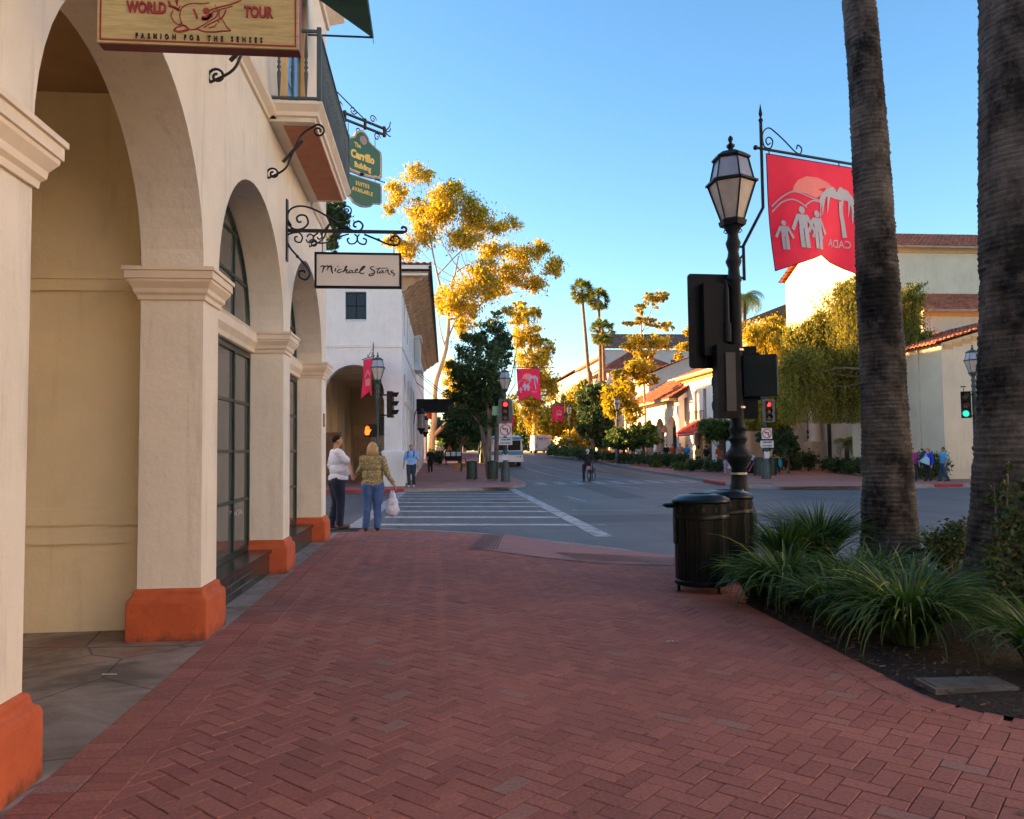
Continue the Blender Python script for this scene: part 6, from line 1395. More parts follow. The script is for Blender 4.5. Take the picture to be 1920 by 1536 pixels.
    if vox < .02 or headturn or rz > 1:
        for sx in (-1, 1): mb = MB(); mb.ell((sx*.017*h, .0475*h, .010*h), (.0055*h, .004*h, .0035*h), 8, 6); link('eye', mb.xf(HM).mesh('eye', M_INK), t.o)
    return t
def cloth(name, c, var=.12, scale=6): return mat(name, c, .85, var=var, scale=scale, bmp=.2, bscale=200)
def sweater():
    m, n, l, b = newmat('patterned_sweater'); b.inputs['Roughness'].default_value = .9
    w = n.new('ShaderNodeTexWave'); w.wave_type = 'RINGS'; w.inputs['Scale'].default_value = 4; w.inputs['Distortion'].default_value = 16; w.inputs['Detail'].default_value = 2; w.inputs['Detail Scale'].default_value = 2.6
    tc = n.new('ShaderNodeTexCoord'); l.new(tc.outputs['Object'], w.inputs['Vector']); l.new(ramp(n, l, w.outputs['Fac'], (.22, .185, .07), (.42, .38, .27), .80, .90), b.inputs['Base Color']); return m
M_JEANB = cloth('blue_denim', (.055, .125, .33), .25, 5); M_JEAND = cloth('dark_denim', (.010, .016, .042), .35, 5); M_JEAN2 = cloth('dark_teal_denim', (.012, .030, .045), .3)
MW = G(631, 991); WW = G(699, 995.5); HAND = P(664.5, 893, (MW.y+WW.y)/2-.12)
person('heavyset man in a white t-shirt and dark jeans holding the woman\'s hand at the kerb', MW, 1.86, radians(-68), cloth('white_tshirt', (.60, .64, .78), .05), M_JEAND, SK1, M_HAIRD, mat('brown_shoe', (.14, .085, .06), .7),
       dict(wr=HAND+Vector((-.05, -.02, .06)), er=P(653, 868, MW.y-.22), el=(-.17, -.02, .64), wl=(-.17, .05, .50), ar=(.05, .02, .045), fr=(.06, .11, .02), al=(-.06, -.04, .045), fl=(-.075, .045, .02), kr=(.055, .03, .28)), 'short', .85, .009, 'short', headturn=radians(-12))
person('blond woman in a patterned olive sweater and blue jeans, seen from behind at the kerb', WW, 1.70, radians(4), sweater(), M_JEANB, SK2, mat('blond_hair', (.42, .29, .13), .5, var=.35, scale=30, bmp=.8, bscale=60, bdist=.01, stretch=(3, 3, .25)), M_SHOE,
       dict(wl=HAND+Vector((.05, .02, .05)), el=P(679, 874, WW.y-.02), er=(.165, -.02, .63), wr=P(736.5, 905, WW.y-.05), hl=(-.056, 0, .50), hr=(.056, 0, .50), kl=(-.062, .01, .28), kr=(.05, .01, .28), al=(-.078, -.008, .045), ar=(.052, -.008, .045), fl=(-.088, .06, .02), fr=(.062, .06, .02)), 'long', .70, .009, 'bob', female=True)
bp = P(736, 921, WW.y-.05); t = T('plastic_bag', 'white plastic carrier bag hanging from the woman\'s right hand', 'bag', bp); mb = MB()
mb.ell((0, 0, -.36), (.135, .10, .13), 16, 10); mb.ell((0, 0, -.25), (.115, .08, .15), 16, 10); mb.ell((0, 0, -.13), (.07, .05, .12), 14, 8); me = remeshed(mb, .012, 3); fold(me, .008, 2.2); me.materials.append(mat('thin_white_plastic', (.52, .57, .74), .35, var=.1, scale=12)); link('sack', me, t.o)
mb = MB(); mb.tube([(-.05, 0, -.08), (-.035, 0, -.02), (-.01, 0, .02)], .012, 5); mb.tube([(.05, 0, -.08), (.03, 0, -.02), (.01, 0, .02)], .012, 5); t.part('handle', mb, MATS['thin_white_plastic'])
p = G(771.5, 913); hgt = 78.5/1490*p.y
pp = person('man in a light blue short-sleeved shirt and dark jeans walking toward the crossing', p, hgt, radians(172), cloth('light_blue_shirt', (.16, .36, .72), .1), M_JEAN2, SK1, M_HAIRD, M_SHOEW,
       dict(al=(-.05, -.06, .05), kl=(-.055, .02, .28), ar=(.045, .07, .045), kr=(.055, .05, .285), fr=(.05, .15, .02), fl=(-.06, .02, .015), el=(-.155, -.03, .64), wl=(-.15, .0, .50), er=(.16, .0, .63), wr=(.18, .03, .49)), 'short', .1, .014, 'short', headturn=.5)
mb = MB(); h = hgt
for sx in (-1, 1): mb.tube([(sx*.065*h, .06*h, .70*h), (sx*.075*h, .085*h, .76*h), (sx*.07*h, .03*h, .85*h), (sx*.06*h, -.07*h, .80*h)], .010*h, 5)
mb.ell((0, -.105*h, .72*h), (.075*h, .04*h, .10*h), 10, 8); link('backpack', mb.mesh('backpack', M_BLACK), pp.o)
def walker(label, px, py, hpx, rz, shirt, pants, **kw):
    p = G(px, py); H_ = hpx/1490*p.y; st = kw.pop('stride', .5); J = dict(al=(-.05, -.07*st, .05), kl=(-.055, .01, .28), ar=(.05, .07*st, .045), kr=(.055, .05*st, .285), fl=(-.06, .0*st+.01, .015), fr=(.06, .07*st+.08, .02)); J.update(kw.pop('J', {}))
    vx = kw.pop('vox', .022); return person(label, p, H_, rz, shirt, pants, J=J, vox=vx, **kw)
M_BLKC = cloth('black_cloth', (.010, .010, .012)); M_PURP = cloth('purple_top', (.20, .02, .18)); M_BLUET = cloth('royal_blue_top', (.01, .03, .55)); M_POLO = cloth('sky_blue_polo', (.08, .32, .55)); M_GREYC = cloth('grey_cloth', (.25, .22, .20)); M_PINKC = cloth('pink_cloth', (.5, .28, .22)); M_REDC = cloth('rust_cloth', (.42, .10, .05)); M_LILAC = cloth('lilac_cloth', (.45, .40, .60))
w_ = walker('woman dressed all in black walking past the pale building', 807, 886, 44.5, radians(170), M_BLKC, M_BLKC, sleeve='long', female=True, hairstyle='tied', stride=.8, J=dict(er=(.13, .10, .72), wr=(.05, .09, .86)))
mb = MB(); mb.ell((.17, .0, .80), (.09, .07, .13), 10, 7); link('handbag', mb.mesh('handbag', mat('tan_bag', (.3, .2, .1), .6)), w_.o)
walker('person in a grey shirt far along the left pavement', 829, 859, 26, pi, M_GREYC, M_BLKC, vox=.04); walker('person in a white top far along the left pavement beside the pale trunk', 822, 858, 24, pi, cloth('white_top', (.55, .5, .45)), M_BLKC, vox=.04, female=True)
walker('person in a dark jacket beyond the others on the left pavement', 843, 855, 21, 0, M_REDC, M_BLKC, vox=.05)
walker('woman in a purple top beside the left palm trunk across the street', 1714, 903, 67, radians(170), M_PURP, M_JEAND, skin=SK2, female=True, hairstyle='tied', vox=.016, headturn=.8)
b_ = walker('red-haired woman in a royal blue top across the street on the right', 1741, 903, 66, radians(110), M_BLUET, M_BLKC, skin=SK2, female=True, sleeve='long', hair=mat('auburn_hair', (.28, .10, .04), .5), hairstyle='long', vox=.016)
p = G(1724, 903); t = T('shopping_bag', 'pale turquoise shopping bag beside the woman in royal blue', 'bag', (p.x+.12, p.y-.25, .95)); mb = MB(); mb.prism([(-.24, -.10), (.16, -.26), (.16, .04), (.02, .12)], lambda x, z: (x, -.07, z), lambda x, z: (x, .07, z)); t.part('sack', mb, mat('turquoise_plastic', (.22, .48, .66), .5)); mb = MB(); mb.tube([(0, 0, .12), (.04, 0, .24), (.14, 0, .04)], .012, 5); t.part('handle', mb, M_SIGW)
walker('man in a sky blue polo shirt and jeans walking left across the street', 1771, 902.5, 68, radians(80), M_POLO, cloth('mid_denim', (.03, .07, .16), .2), stride=1.3, vox=.016, fat=.35, J=dict(er=(.13, .02, .66), wr=(.10, .14, .67)))
w_ = walker('woman in black with a yellow wrap beside the right corner lamp', 1458, 888, 54, radians(150), M_BLKC, M_BLKC, sleeve='long', female=True, hairstyle='long', skin=SK2); p = G(1458, 888)
t = T('beach_bag', 'bright turquoise bag with yellow handles carried by the woman in black', 'bag', (p.x+.05, p.y-.3, .75)); mb = MB(); mb.ell((0, 0, -.12), (.12, .07, .26), 12, 8); t.part('sack', mb, mat('cyan_cloth', (.02, .45, .65), .6)); mb = MB(); [mb.ribbon([(0, .12), (s_*.22, .38), (s_*.40, .36), (s_*.12, .16)], .09, lambda u, v: (u, -.02, v)) for s_ in (-1, 1)]; t.part('handle', mb, mat('yellow_cloth', (.6, .55, .15), .7))
walker('small child in a lilac dress at the right kerb', 1361, 890, 32, radians(20), M_LILAC, M_LILAC, female=True, hairstyle='tied', skin=SK2)
for (px, py, hp, rz, a, b2, hs, lab) in ((1350, 882, 50, 0, M_REDC, M_GREYC, 'long', 'woman in a rust top by the sunlit shop doorway'), (1325, 880, 46, 20, M_BLKC, M_GREYC, 'tied', 'person in black with a grey skirt under the red awning'), (1310, 879, 45, 0, cloth('ochre_top', (.5, .3, .1)), M_BLKC, 'long', 'person in an ochre top beside the yellow-green palm'),
                                    (1288, 875, 42, 180, cloth('cyan_top', (.05, .35, .7)), M_BLKC, 'short', 'person in a bright blue shirt before the arcade'), (1276, 876, 46, 180, M_PINKC, M_GREYC, 'short', 'bald man in a pink shirt standing above the hedge'), (1262, 873, 41, 180, M_REDC, M_BLKC, 'short', 'person in orange-red near the arcade arches'), (1250, 872, 40, 0, M_BLKC, M_BLKC, 'short', 'person in dark clothes at the edge of the arcade')):
    walker(lab, px, py, hp, radians(rz), a, b2, hairstyle=hs, skin=SK2, vox=.03, group='people in front of the sunlit shops')
# cyclist and bicycle
p = G(1102, 903, -.12); HC = 61.5/1490*p.y
person('cyclist in a black shirt and white helmet standing astride a bicycle in the crossing', p, HC, radians(-24), M_BLKC, M_JEAND, SK2, mat('white_helmet', (.45, .55, .68), .4), M_SHOE, dict(er=(.16, .06, .66), wr=(.12, .20, .60), el=(-.14, .05, .66), wl=(-.05, .20, .60), hl=(-.10, 0, .49), kl=(-.12, 0, .28), al=(-.12, 0, .045), fl=(-.13, .08, .02), hr=(.02, 0, .5), kr=(.07, .04, .28), ar=(.07, .02, .05), fr=(.08, .10, .02), lean=(0, .05)), 'short', .1, .018, 'helmet', headturn=-.5)
def bicycle(loc, rz):
    t = T('bicycle', 'black bicycle held by the cyclist at the crossing', 'bicycle', loc, rz)
    for y in (-.40, .68):
        mb = MB(); ring = [(0, y+.33*cos(2*pi*k/28), .34+.33*sin(2*pi*k/28)) for k in range(29)]; mb.tube(ring, .021, 6); o = t.part('wheel', mb, M_BLACK)
        mb = MB(); [mb.tube([(0, y, .34), (0, y+.32*cos(2*pi*k/12), .34+.32*sin(2*pi*k/12))], .003, 3) for k in range(12)]; mb.cyl((-.04, y, .34), (.04, y, .34), .025); t.part('spokes', mb, MATS['steel_band'], parent=o)
    mb = MB(); A, B, C, D_ = (0, -.40, .34), (0, .02, .28), (0, -.14, .80), (0, .48, .82); [mb.tube([a, b], .018, 6) for a, b in ((A, B), (A, C), (B, C), (B, D_), (C, D_), (D_, (0, .68, .34)))]; t.part('frame', mb, M_BLACK)
    mb = MB(); mb.ell((0, -.17, .92), (.07, .13, .035), 10, 6); mb.tube([C, (0, -.16, .9)], .014); t.part('saddle', mb, M_BLACK)
    mb = MB(); mb.tube([D_, (0, .45, 1.0)], .016); mb.tube([(-.28, .36, 1.0), (-.2, .44, 1.02), (.2, .44, 1.02), (.28, .36, 1.0)], .014); t.part('handlebar', mb, M_BLACK)
    mb = MB(); mb.box(-.09, .09, -.62, -.52, .62, .78); mb.box(-.05, .05, -.66, -.3, .79, .81); t.part('rear_bag', mb, mat('red_white_bag', (.45, .2, .22), .6))
bicycle(tuple(p+Vector((.16, -.05, 0))), radians(-24))
# ================================================================= TREES AND PLANTS
def pb(base, Y, lst, jit=1.6, seed=0, rz=.75):
    r = np.random.default_rng(seed); out = []
    for (px, py, rx, ry) in lst:
        y = Y+r.uniform(-jit, jit); c = P(px, py, y)-Vector(base); k = y/F
        out.append((c.x, c.y, c.z, rx*k, (rx+ry)*.5*k*1.1, ry*k))
    return out
def pl(base, Y, lst): 
    return [(*(P(px, py, Y+(q[0] if q else 0))-Vector(base)), r) for (px, py, r, *q) in lst]
def gb(px, Y): p = P(px, 840, Y); return (p.x, Y, gz(Y))
# big eucalyptus
Y = 76; b = gb(808, Y); rs = np.random.default_rng(5)
EB = [(780, 330, 30, 16), (745, 362, 20, 22), (728, 392, 9, 14), (790, 392, 26, 18), (835, 372, 36, 22), (855, 350, 20, 12), (815, 405, 42, 24), (880, 392, 30, 20), (905, 420, 38, 22), (958, 422, 20, 12), (765, 465, 26, 22), (738, 450, 16, 16), (870, 450, 40, 16), (930, 470, 34, 15), (980, 478, 30, 16), (1012, 470, 22, 16), (1036, 500, 18, 20), (960, 510, 42, 20), (905, 500, 28, 15), (890, 540, 48, 25), (872, 580, 36, 20), (852, 560, 26, 22), (1000, 530, 26, 16), (940, 545, 22, 12), (870, 612, 24, 15), (826, 560, 12, 26), (795, 440, 30, 20), (955, 585, 16, 9)]
blobs = pb(b, Y, EB, 3, 1)
tr = pl(b, Y, [(808, 858, .34), (811, 820, .30), (815, 780, .26), (816, 725, .24), (824, 695, .22), (836, 655, .20), (841, 610, .17), (842, 575, .14), (850, 530, .09), (860, 480, .05)])
lb = [pl(b, Y, q) for q in ([(811, 820, .20), (835, 795, .18, -1), (862, 770, .12, -2)], [(842, 590, .12), (828, 545, .11), (820, 515, .10), (810, 465, .08), (805, 420, .05), (825, 385, .02)], [(822, 515, .08), (860, 475, .06), (890, 455, .04), (915, 445, .02)],
      [(846, 560, .09), (850, 520, .08), (875, 498, .06), (915, 487, .03)], [(842, 600, .08), (870, 590, .07), (920, 560, .05), (960, 550, .03), (975, 545, .01)], [(836, 655, .09), (826, 620, .06), (822, 590, .04)], [(838, 640, .09), (855, 600, .07), (875, 570, .04)], [(808, 455, .05), (770, 398, .03), (745, 385, .01)], [(775, 395, .03), (778, 350, .02), (785, 335, .01)], [(816, 735, .14), (828, 680, .10), (838, 640, .05)])]
lb += autolimbs(rs, (blobs[19][0], blobs[19][1], blobs[19][2]), blobs[:20:2], .05)
tree('eucalyptus_tree', 'huge golden-lit eucalyptus with pale leaning trunk rising beyond the pale building', b, tr, lb, blobs, 40000, .15, M_EUC, M_BARKE, seed=2, droop=.8, clump=.62, per=12, shell=.2, flat=.8, sat=6)
# eucalyptus column behind the banner
Y = 112; b = gb(1003, Y); blobs = pb(b, Y, [(985, 590, 22, 18), (1008, 583, 13, 10), (973, 570, 12, 8), (990, 632, 28, 22), (1000, 672, 32, 22), (1022, 655, 16, 22), (1005, 712, 36, 26), (995, 745, 32, 22), (1032, 730, 10, 28), (1000, 775, 22, 18), (968, 605, 12, 10)], 2, 3)
tree('eucalyptus_tree', 'tall narrow golden eucalyptus column rising behind the corner banner', b, pl(b, Y, [(1003, 850, .4), (1002, 760, .3), (998, 680, .2), (990, 600, .1), (985, 575, .05)]), [pl(b, Y, [(1000, 700, .15), (985, 660, .1), (963, 630, .04)])], blobs, 13000, .24, M_EUC, M_BARKE, seed=4, droop=.6, clump=.3, strands=(420, 3.5, .30), per=36)
# slender pale-trunked gums before the arcade
Y = 72; b = gb(1214, Y); blobs = pb(b, Y, [(1226, 562, 18, 14), (1244, 556, 11, 12), (1200, 580, 12, 9), (1206, 602, 22, 9), (1180, 606, 12, 6), (1248, 612, 20, 8), (1190, 642, 22, 15), (1228, 642, 30, 15), (1206, 665, 22, 12)], 1, 5)
tree('gum_tree', 'slender pale-trunked gum with sparse golden tufts, taller of the pair before the arcade', b, pl(b, Y, [(1214, 868, .13), (1210, 780, .12), (1206, 690, .10), (1202, 630, .07), (1204, 590, .04)]), [pl(b, Y, [(1203, 625, .04), (1218, 590, .03), (1228, 565, .02)]), pl(b, Y, [(1203, 620, .03), (1225, 612, .02), (1246, 610, .01)])], blobs, 6500, .15, M_EUC, M_BARKE, seed=6, clump=.3, droop=.5, per=36, group='gum trees before the arcade')
Y = 68; b = gb(1188, Y); blobs = pb(b, Y, [(1195, 692, 34, 18), (1170, 728, 22, 26), (1155, 755, 20, 15), (1186, 770, 18, 24), (1214, 715, 22, 11), (1162, 700, 14, 14)], 1, 6)
tree('gum_tree', 'shorter pale-trunked gum with a dense golden crown left of the taller one', b, pl(b, Y, [(1189, 880, .15), (1186, 800, .13), (1184, 740, .1), (1188, 690, .05)]), autolimbs(rs, pl(b, Y, [(1186, 770, .1)])[0], blobs, .05), blobs, 9000, .15, M_GOLD, M_BARKE, seed=7, clump=.3, droop=.3, per=40, group='gum trees before the arcade')
Y = 78; b = gb(1330, Y); blobs = pb(b, Y, [(1296, 620, 17, 11), (1286, 650, 20, 9), (1272, 668, 10, 8), (1310, 605, 12, 10)], 1, 8)
tree('gum_tree', 'thin gum whose golden sprays show left of the big signal backplate', b, pl(b, Y, [(1335, 860, .2), (1330, 740, .14), (1320, 640, .08), (1310, 610, .04)]), autolimbs(rs, pl(b, Y, [(1322, 650, .1)])[0], blobs, .05), blobs, 3000, .15, M_EUC, M_BARKE, seed=8, clump=.3, per=30, group='gum trees before the arcade')
# dark street tree and companion at the far left corner
Y = 43.5; b = gb(916, Y); blobs = pb(b, Y, [(880, 655, 26, 24), (902, 692, 46, 30), (870, 705, 32, 26), (858, 742, 24, 20), (900, 742, 42, 26), (930, 722, 20, 34), (880, 772, 36, 15), (922, 655, 22, 18), (848, 684, 13, 12), (940, 755, 15, 18), (915, 788, 22, 10), (860, 770, 22, 12), (896, 632, 18, 15)], .8, 9)
tree('street_tree', 'dense dark evergreen street tree between the two green litter bins', b, pl(b, Y, [(916, 896, .12), (914, 850, .10), (916, 800, .09), (912, 750, .09), (905, 690, .05)]), [pl(b, Y, q) for q in ([(917, 896, .08), (919, 840, .07), (920, 790, .06), (930, 740, .05)], [(914, 850, .08), (902, 800, .07), (880, 770, .05), (868, 740, .03)], [(914, 896, .07), (906, 830, .06), (893, 760, .04)])], blobs, 26000, .085, M_LEAFDK, M_BARKD, seed=10, clump=.34, per=60, tn=10)
Y = 50; b = gb(932, Y); blobs = pb(b, Y, [(922, 612, 22, 18), (942, 638, 18, 22), (902, 636, 16, 16), (946, 668, 14, 18), (928, 660, 20, 20), (932, 590, 10, 9)], .8, 11)
tree('street_tree', 'looser grey-green evergreen rising just behind the dark street tree', b, pl(b, Y, [(930, 880, .16), (932, 780, .12), (930, 700, .08), (928, 630, .04)]), [pl(b, Y, [(932, 760, .06), (955, 720, .04), (972, 640, .02)])], blobs, 7500, .09, M_LEAFDK, M_BARKD, seed=12, clump=.3, per=34)
for (px, Y, m, bl, n, lab, sd) in (
    (862, 68, M_LEAFDK, [(880, 790, 26, 18), (860, 800, 22, 16), (895, 812, 22, 14), (850, 782, 14, 12), (905, 780, 18, 14)], 9000, 'shady street tree farther up the left pavement', 20),
    (900, 84, M_GREEN, [(905, 800, 22, 20), (885, 818, 20, 12), (925, 815, 18, 14)], 6000, 'leafy green tree behind the shady one up the left pavement', 21),
    (870, 112, M_EUC, [(870, 740, 30, 30), (850, 700, 22, 24), (890, 770, 25, 20), (845, 755, 18, 22), (905, 745, 16, 20)], 7000, 'golden tree glowing behind the dark street tree', 22),
    (842, 92, M_LEAFDK, [(838, 805, 20, 22), (855, 815, 20, 20), (826, 800, 12, 18), (845, 830, 18, 12), (868, 825, 16, 14)], 6000, 'dark tree over the distant walkers on the left pavement', 36),
    (858, 130, M_GREEN, [(850, 820, 26, 22), (880, 830, 26, 18), (905, 825, 22, 20), (835, 815, 18, 22), (925, 838, 18, 10)], 8000, 'green mass of tree at the far end of the left pavement', 37),
    (965, 150, M_GOLD, [(960, 832, 26, 14), (985, 838, 22, 10), (1010, 836, 26, 12), (940, 838, 18, 10)], 6000, 'sunlit low tree at the far end of the road', 38),
    (945, 128, M_GOLD, [(945, 800, 24, 22), (925, 815, 18, 16), (960, 785, 18, 22), (915, 795, 16, 16), (955, 760, 14, 18)], 7000, 'yellow-green tree above the shuttle bus', 23),
    (978, 140, M_GREEN, [(985, 815, 28, 20), (1000, 795, 22, 16), (965, 820, 16, 14), (1015, 822, 22, 16)], 7000, 'mid-green tree closing the street between bus and truck', 24),
    (1062, 108, M_GOLD, [(1045, 782, 26, 22), (1072, 768, 30, 20), (1092, 785, 26, 22), (1055, 805, 30, 18), (1085, 812, 28, 16), (1030, 800, 18, 18), (1070, 752, 18, 10), (1018, 775, 12, 12)], 16000, 'broad golden street tree right of the truck', 25),
    (1112, 86, M_LEAFDK, [(1118, 745, 26, 24), (1130, 775, 24, 28), (1108, 790, 22, 26), (1100, 755, 18, 18), (1120, 818, 22, 18), (1138, 810, 14, 18)], 13000, 'dark evergreen below the three tall palms', 26),
    (1100, 96, M_GOLD, [(1085, 740, 18, 14), (1100, 725, 14, 10), (1075, 825, 22, 18), (1098, 838, 18, 12)], 5000, 'yellow-green tree behind the dark evergreen', 27),
    (1155, 80, M_GOLD, [(1155, 735, 18, 20), (1148, 765, 16, 18), (1165, 715, 12, 12)], 4500, 'amber tree beside the tiled tower', 28),
    (1232, 90, M_GOLD, [(1215, 745, 15, 10), (1228, 732, 14, 9), (1238, 745, 10, 8)], 1800, 'small golden tree over the arcade roof', 29),
    (1168, 67, M_GREEN, [(1165, 820, 24, 16), (1150, 830, 18, 12), (1182, 828, 16, 14)], 6500, 'low round green tree in the hedge before the arcade', 30),
    (1205, 66, M_GREEN, [(1205, 815, 22, 16), (1222, 826, 14, 12), (1190, 825, 12, 12)], 5500, 'second low green tree, nearer the arches', 31),
    (1352, 50, M_GREEN, [(1345, 803, 26, 14), (1368, 808, 20, 16), (1325, 798, 14, 10), (1340, 818, 16, 8)], 5500, 'broad-leaved green tree beside the black lamp post', 32),
    (1420, 62, M_GOLD, [(1415, 850, 16, 16), (1440, 845, 14, 14), (1400, 860, 12, 10)], 2500, 'sunlit low tree glimpsed behind the striped barrier', 33),
    (1475, 45, M_LEAFDK, [(1475, 838, 16, 22), (1462, 815, 18, 18), (1440, 825, 16, 16), (1482, 860, 14, 16)], 6000, 'deep green tree in the shade of the weeping tree', 34),
    (626, 52, M_LEAFDK, [(630, 405, 20, 20), (622, 435, 18, 18), (638, 388, 14, 10), (615, 415, 16, 20), (600, 400, 20, 24), (622, 460, 12, 12)], 8000, 'dark tree top rising behind the pale building\'s roof', 35)):
    bl = [(q[0], q[1], q[2]*1.15, q[3]*1.15) for q in bl]; n = int(n*1.4)
    b = gb(px, Y); blobs = pb(b, Y, bl, 1.2, sd); top = blobs[0]; k = Y/F
    tree('street_tree' if px > 700 else 'dark_tree', lab, b, [(0, 0, -.1, .011*Y/4), (.1, 0, top[2]*.4, .008*Y/4), (top[0]*.6, top[1]*.6, top[2]*.8, .005*Y/4)], autolimbs(rs, (top[0]*.3, top[1]*.3, top[2]*.5), blobs, .04), blobs, n, .0019*Y+.02, m, M_BARKD, seed=sd, clump=.34, per=44)
# weeping pepper trees
Y = 39; b = (P(1716, 840, 37.5).x, 37.5, 0)
PB = [(1500, 640, 34, 34), (1478, 760, 20, 30), (1600, 575, 58, 42), (1560, 640, 62, 46), (1650, 585, 60, 55), (1516, 685, 46, 46), (1625, 540, 30, 26), (1540, 600, 28, 26), (1715, 560, 22, 34), (1715, 640, 22, 44), (1600, 690, 70, 50), (1700, 590, 20, 40), (1690, 680, 36, 50), (1492, 715, 22, 36), (1560, 735, 55, 25), (1640, 740, 55, 25), (1705, 545, 12, 12), (1590, 545, 24, 22)]
blobs = pb(b, Y, PB, 1.8, 41)
tree('pepper_tree', 'large weeping pepper tree with sunlit golden top in front of the bank', b, pl(b, 37.5, [(1719, 895, .28), (1717, 840, .22), (1708, 780, .20), (1700, 735, .18, 1), (1680, 680, .12, 1.5), (1650, 620, .06, 1.5)]), [pl(b, 38, [(1700, 735, .12), (1640, 700, .09), (1580, 690, .06), (1530, 700, .03)]), pl(b, 38, [(1716, 850, .15), (1690, 800, .12), (1665, 740, .1), (1620, 650, .05)])]+autolimbs(rs, pl(b, 38, [(1680, 690, .1)])[0], blobs, .06), blobs, 62000, .072, M_PEP, M_BARKD, seed=42, droop=.8, clump=.34, strands=(4200, 2.6, .085), per=26, zmin=2.7)
Y = 47; b = gb(1455, Y); blobs = pb(b, Y, [(1430, 632, 40, 34), (1402, 622, 20, 24), (1462, 640, 22, 30), (1400, 690, 18, 30), (1442, 700, 30, 38), (1472, 660, 20, 34), (1410, 750, 22, 34), (1450, 775, 36, 28), (1410, 785, 24, 24), (1462, 615, 14, 18), (1480, 700, 22, 36), (1425, 690, 26, 30)], 1.5, 43)
tree('pepper_tree', 'golden weeping pepper tree just right of the black lamp post', b, pl(b, Y, [(1462, 880, .22), (1450, 800, .18), (1440, 720, .1), (1435, 650, .05)]), autolimbs(rs, pl(b, Y, [(1445, 760, .1)])[0], blobs, .06), blobs, 26000, .10, M_GOLD, M_BARKD, seed=44, droop=.8, clump=.34, strands=(2600, 3.0, .12), per=26, zmin=2.5)
# ---------------------------------------------------------------- palms
def fan_palm(label, px0, Y, path, rc_, seed, group='three tall fan palms'):
    rng = np.random.default_rng(seed); b = gb(px0, Y); t = T('fan_palm', label, 'palm tree', b, 0, group); tp = pl(b, Y, path); mb = MB(); sp = smoothpath([q[:3] for q in tp], 5); mb.tube(sp, np.interp(np.linspace(0, 1, len(sp)), np.linspace(0, 1, len(tp)), [q[3] for q in tp]).tolist(), 8); t.part('trunk', mb, M_BARKPP, auto=60)
    c = Vector(tp[-1][:3]); R0 = rc_*Y/F; V = []
    for i in range(64):
        az = rng.uniform(0, 2*pi); el = rng.uniform(-1.15, 1.35); d = Vector((cos(az)*cos(el), sin(az)*cos(el), sin(el))); L = R0*rng.uniform(.45, .62); hub = c+d*L; u = d.cross(Vector((0, 0, 1))).normalized(); w_ = u.cross(d)
        for k in range(13):
            a = (k-6)*.21; e = (d*cos(a)+u*sin(a)).normalized(); tip = hub+e*R0*.52*rng.uniform(.8, 1.1)+Vector((0, 0, -.18*R0*abs(a)-.08*R0)); s_ = (u*cos(a)-d*sin(a))*R0*.045; mid = hub.lerp(tip, .55)
            V.append([hub, mid+s_, tip, mid-s_])
        V.append([c-u*.03, c+u*.03, hub+u*.03, hub-u*.03])
    V = np.array([[tuple(p) for p in q] for q in V]); link('crown', quads_mesh('crown', V, M_FROND), t.o); V2 = []
    for i in range(90):
        az = rng.uniform(0, 2*pi); r = rng.uniform(.3, .5)*R0; p0 = c+Vector((cos(az)*r*.5, sin(az)*r*.5, -.15*R0)); p1 = p0+Vector((cos(az)*r*.4, sin(az)*r*.4, -rng.uniform(.4, .9)*R0)); s_ = Vector((-sin(az), cos(az), 0))*.12; V2.append([tuple(p0), tuple((p0+p1)/2+s_), tuple(p1), tuple((p0+p1)/2-s_)])
    link('skirt', quads_mesh('skirt', np.array(V2), mat('dead_fronds', (.35, .22, .08), .9, var=.3)), t.o)
fan_palm('tallest of the three fan palms, with a slightly curved trunk', 1112, 100, [(1110, 850, .38), (1107, 715, .36), (1103, 690, .24), (1098, 630, .2), (1093, 575, .18), (1091, 545, .16)], 27, 51)
fan_palm('middle fan palm, just right of the tallest', 1128, 98, [(1128, 850, .38), (1127, 715, .36), (1126, 690, .24), (1124, 620, .2), (1122, 560, .16)], 25, 52)
fan_palm('shortest and fullest of the three fan palms', 1136, 96, [(1136, 850, .38), (1134, 715, .3), (1132, 680, .2), (1130, 620, .18)], 30, 53)
def frond_palm(label, base, hgt, tr_, L, n, seed, name='small_palm', cat='palm tree', group=None, m=M_FROND):
    rng = np.random.default_rng(seed); t = T(name, label, cat, base, 0, group); mb = MB(); mb.tube([(0, 0, 0), (0, 0, hgt*.5), (.03, 0, hgt)], [tr_*1.15, tr_, tr_*1.1], 8); t.part('trunk', mb, M_BARKP); V = []
    for i in range(n):
        az = 2*pi*i/n*2.4+rng.uniform(-.2, .2); e0 = rng.uniform(.1, 1.3); prev = Vector((0, 0, hgt)); d = Vector((cos(az), sin(az), 0)); k = 9; side_ = Vector((-sin(az), cos(az), 0))
        for j in range(k):
            e = e0-j*.30; nx = prev+(d*cos(e)+Vector((0, 0, sin(e))))*L/k; ll = L*.34*(1-abs(j-3)/7.5)
            for s_ in (-1, 1):
                for q in range(3):
                    o_ = prev.lerp(nx, q/3); tip = o_+side_*s_*ll+(nx-prev)*1.3-Vector((0, 0, ll*.45)); mid = o_.lerp(tip, .5); w_ = (nx-prev).normalized()*L*.014
                    V.append([tuple(o_), tuple(mid+w_), tuple(tip), tuple(mid-w_)])
            V.append([tuple(prev-side_*.012), tuple(nx-side_*.008), tuple(nx+side_*.008), tuple(prev+side_*.012)]); prev = nx
    link('crown', quads_mesh('crown', np.array(V), m), t.o); return t
p = P(1588, 860, 44); frond_palm('small palm left of the other in front of the bank wall', (p.x, 44, .0), 1.7, .13, 1.1, 16, 61, group='small palms before the bank')
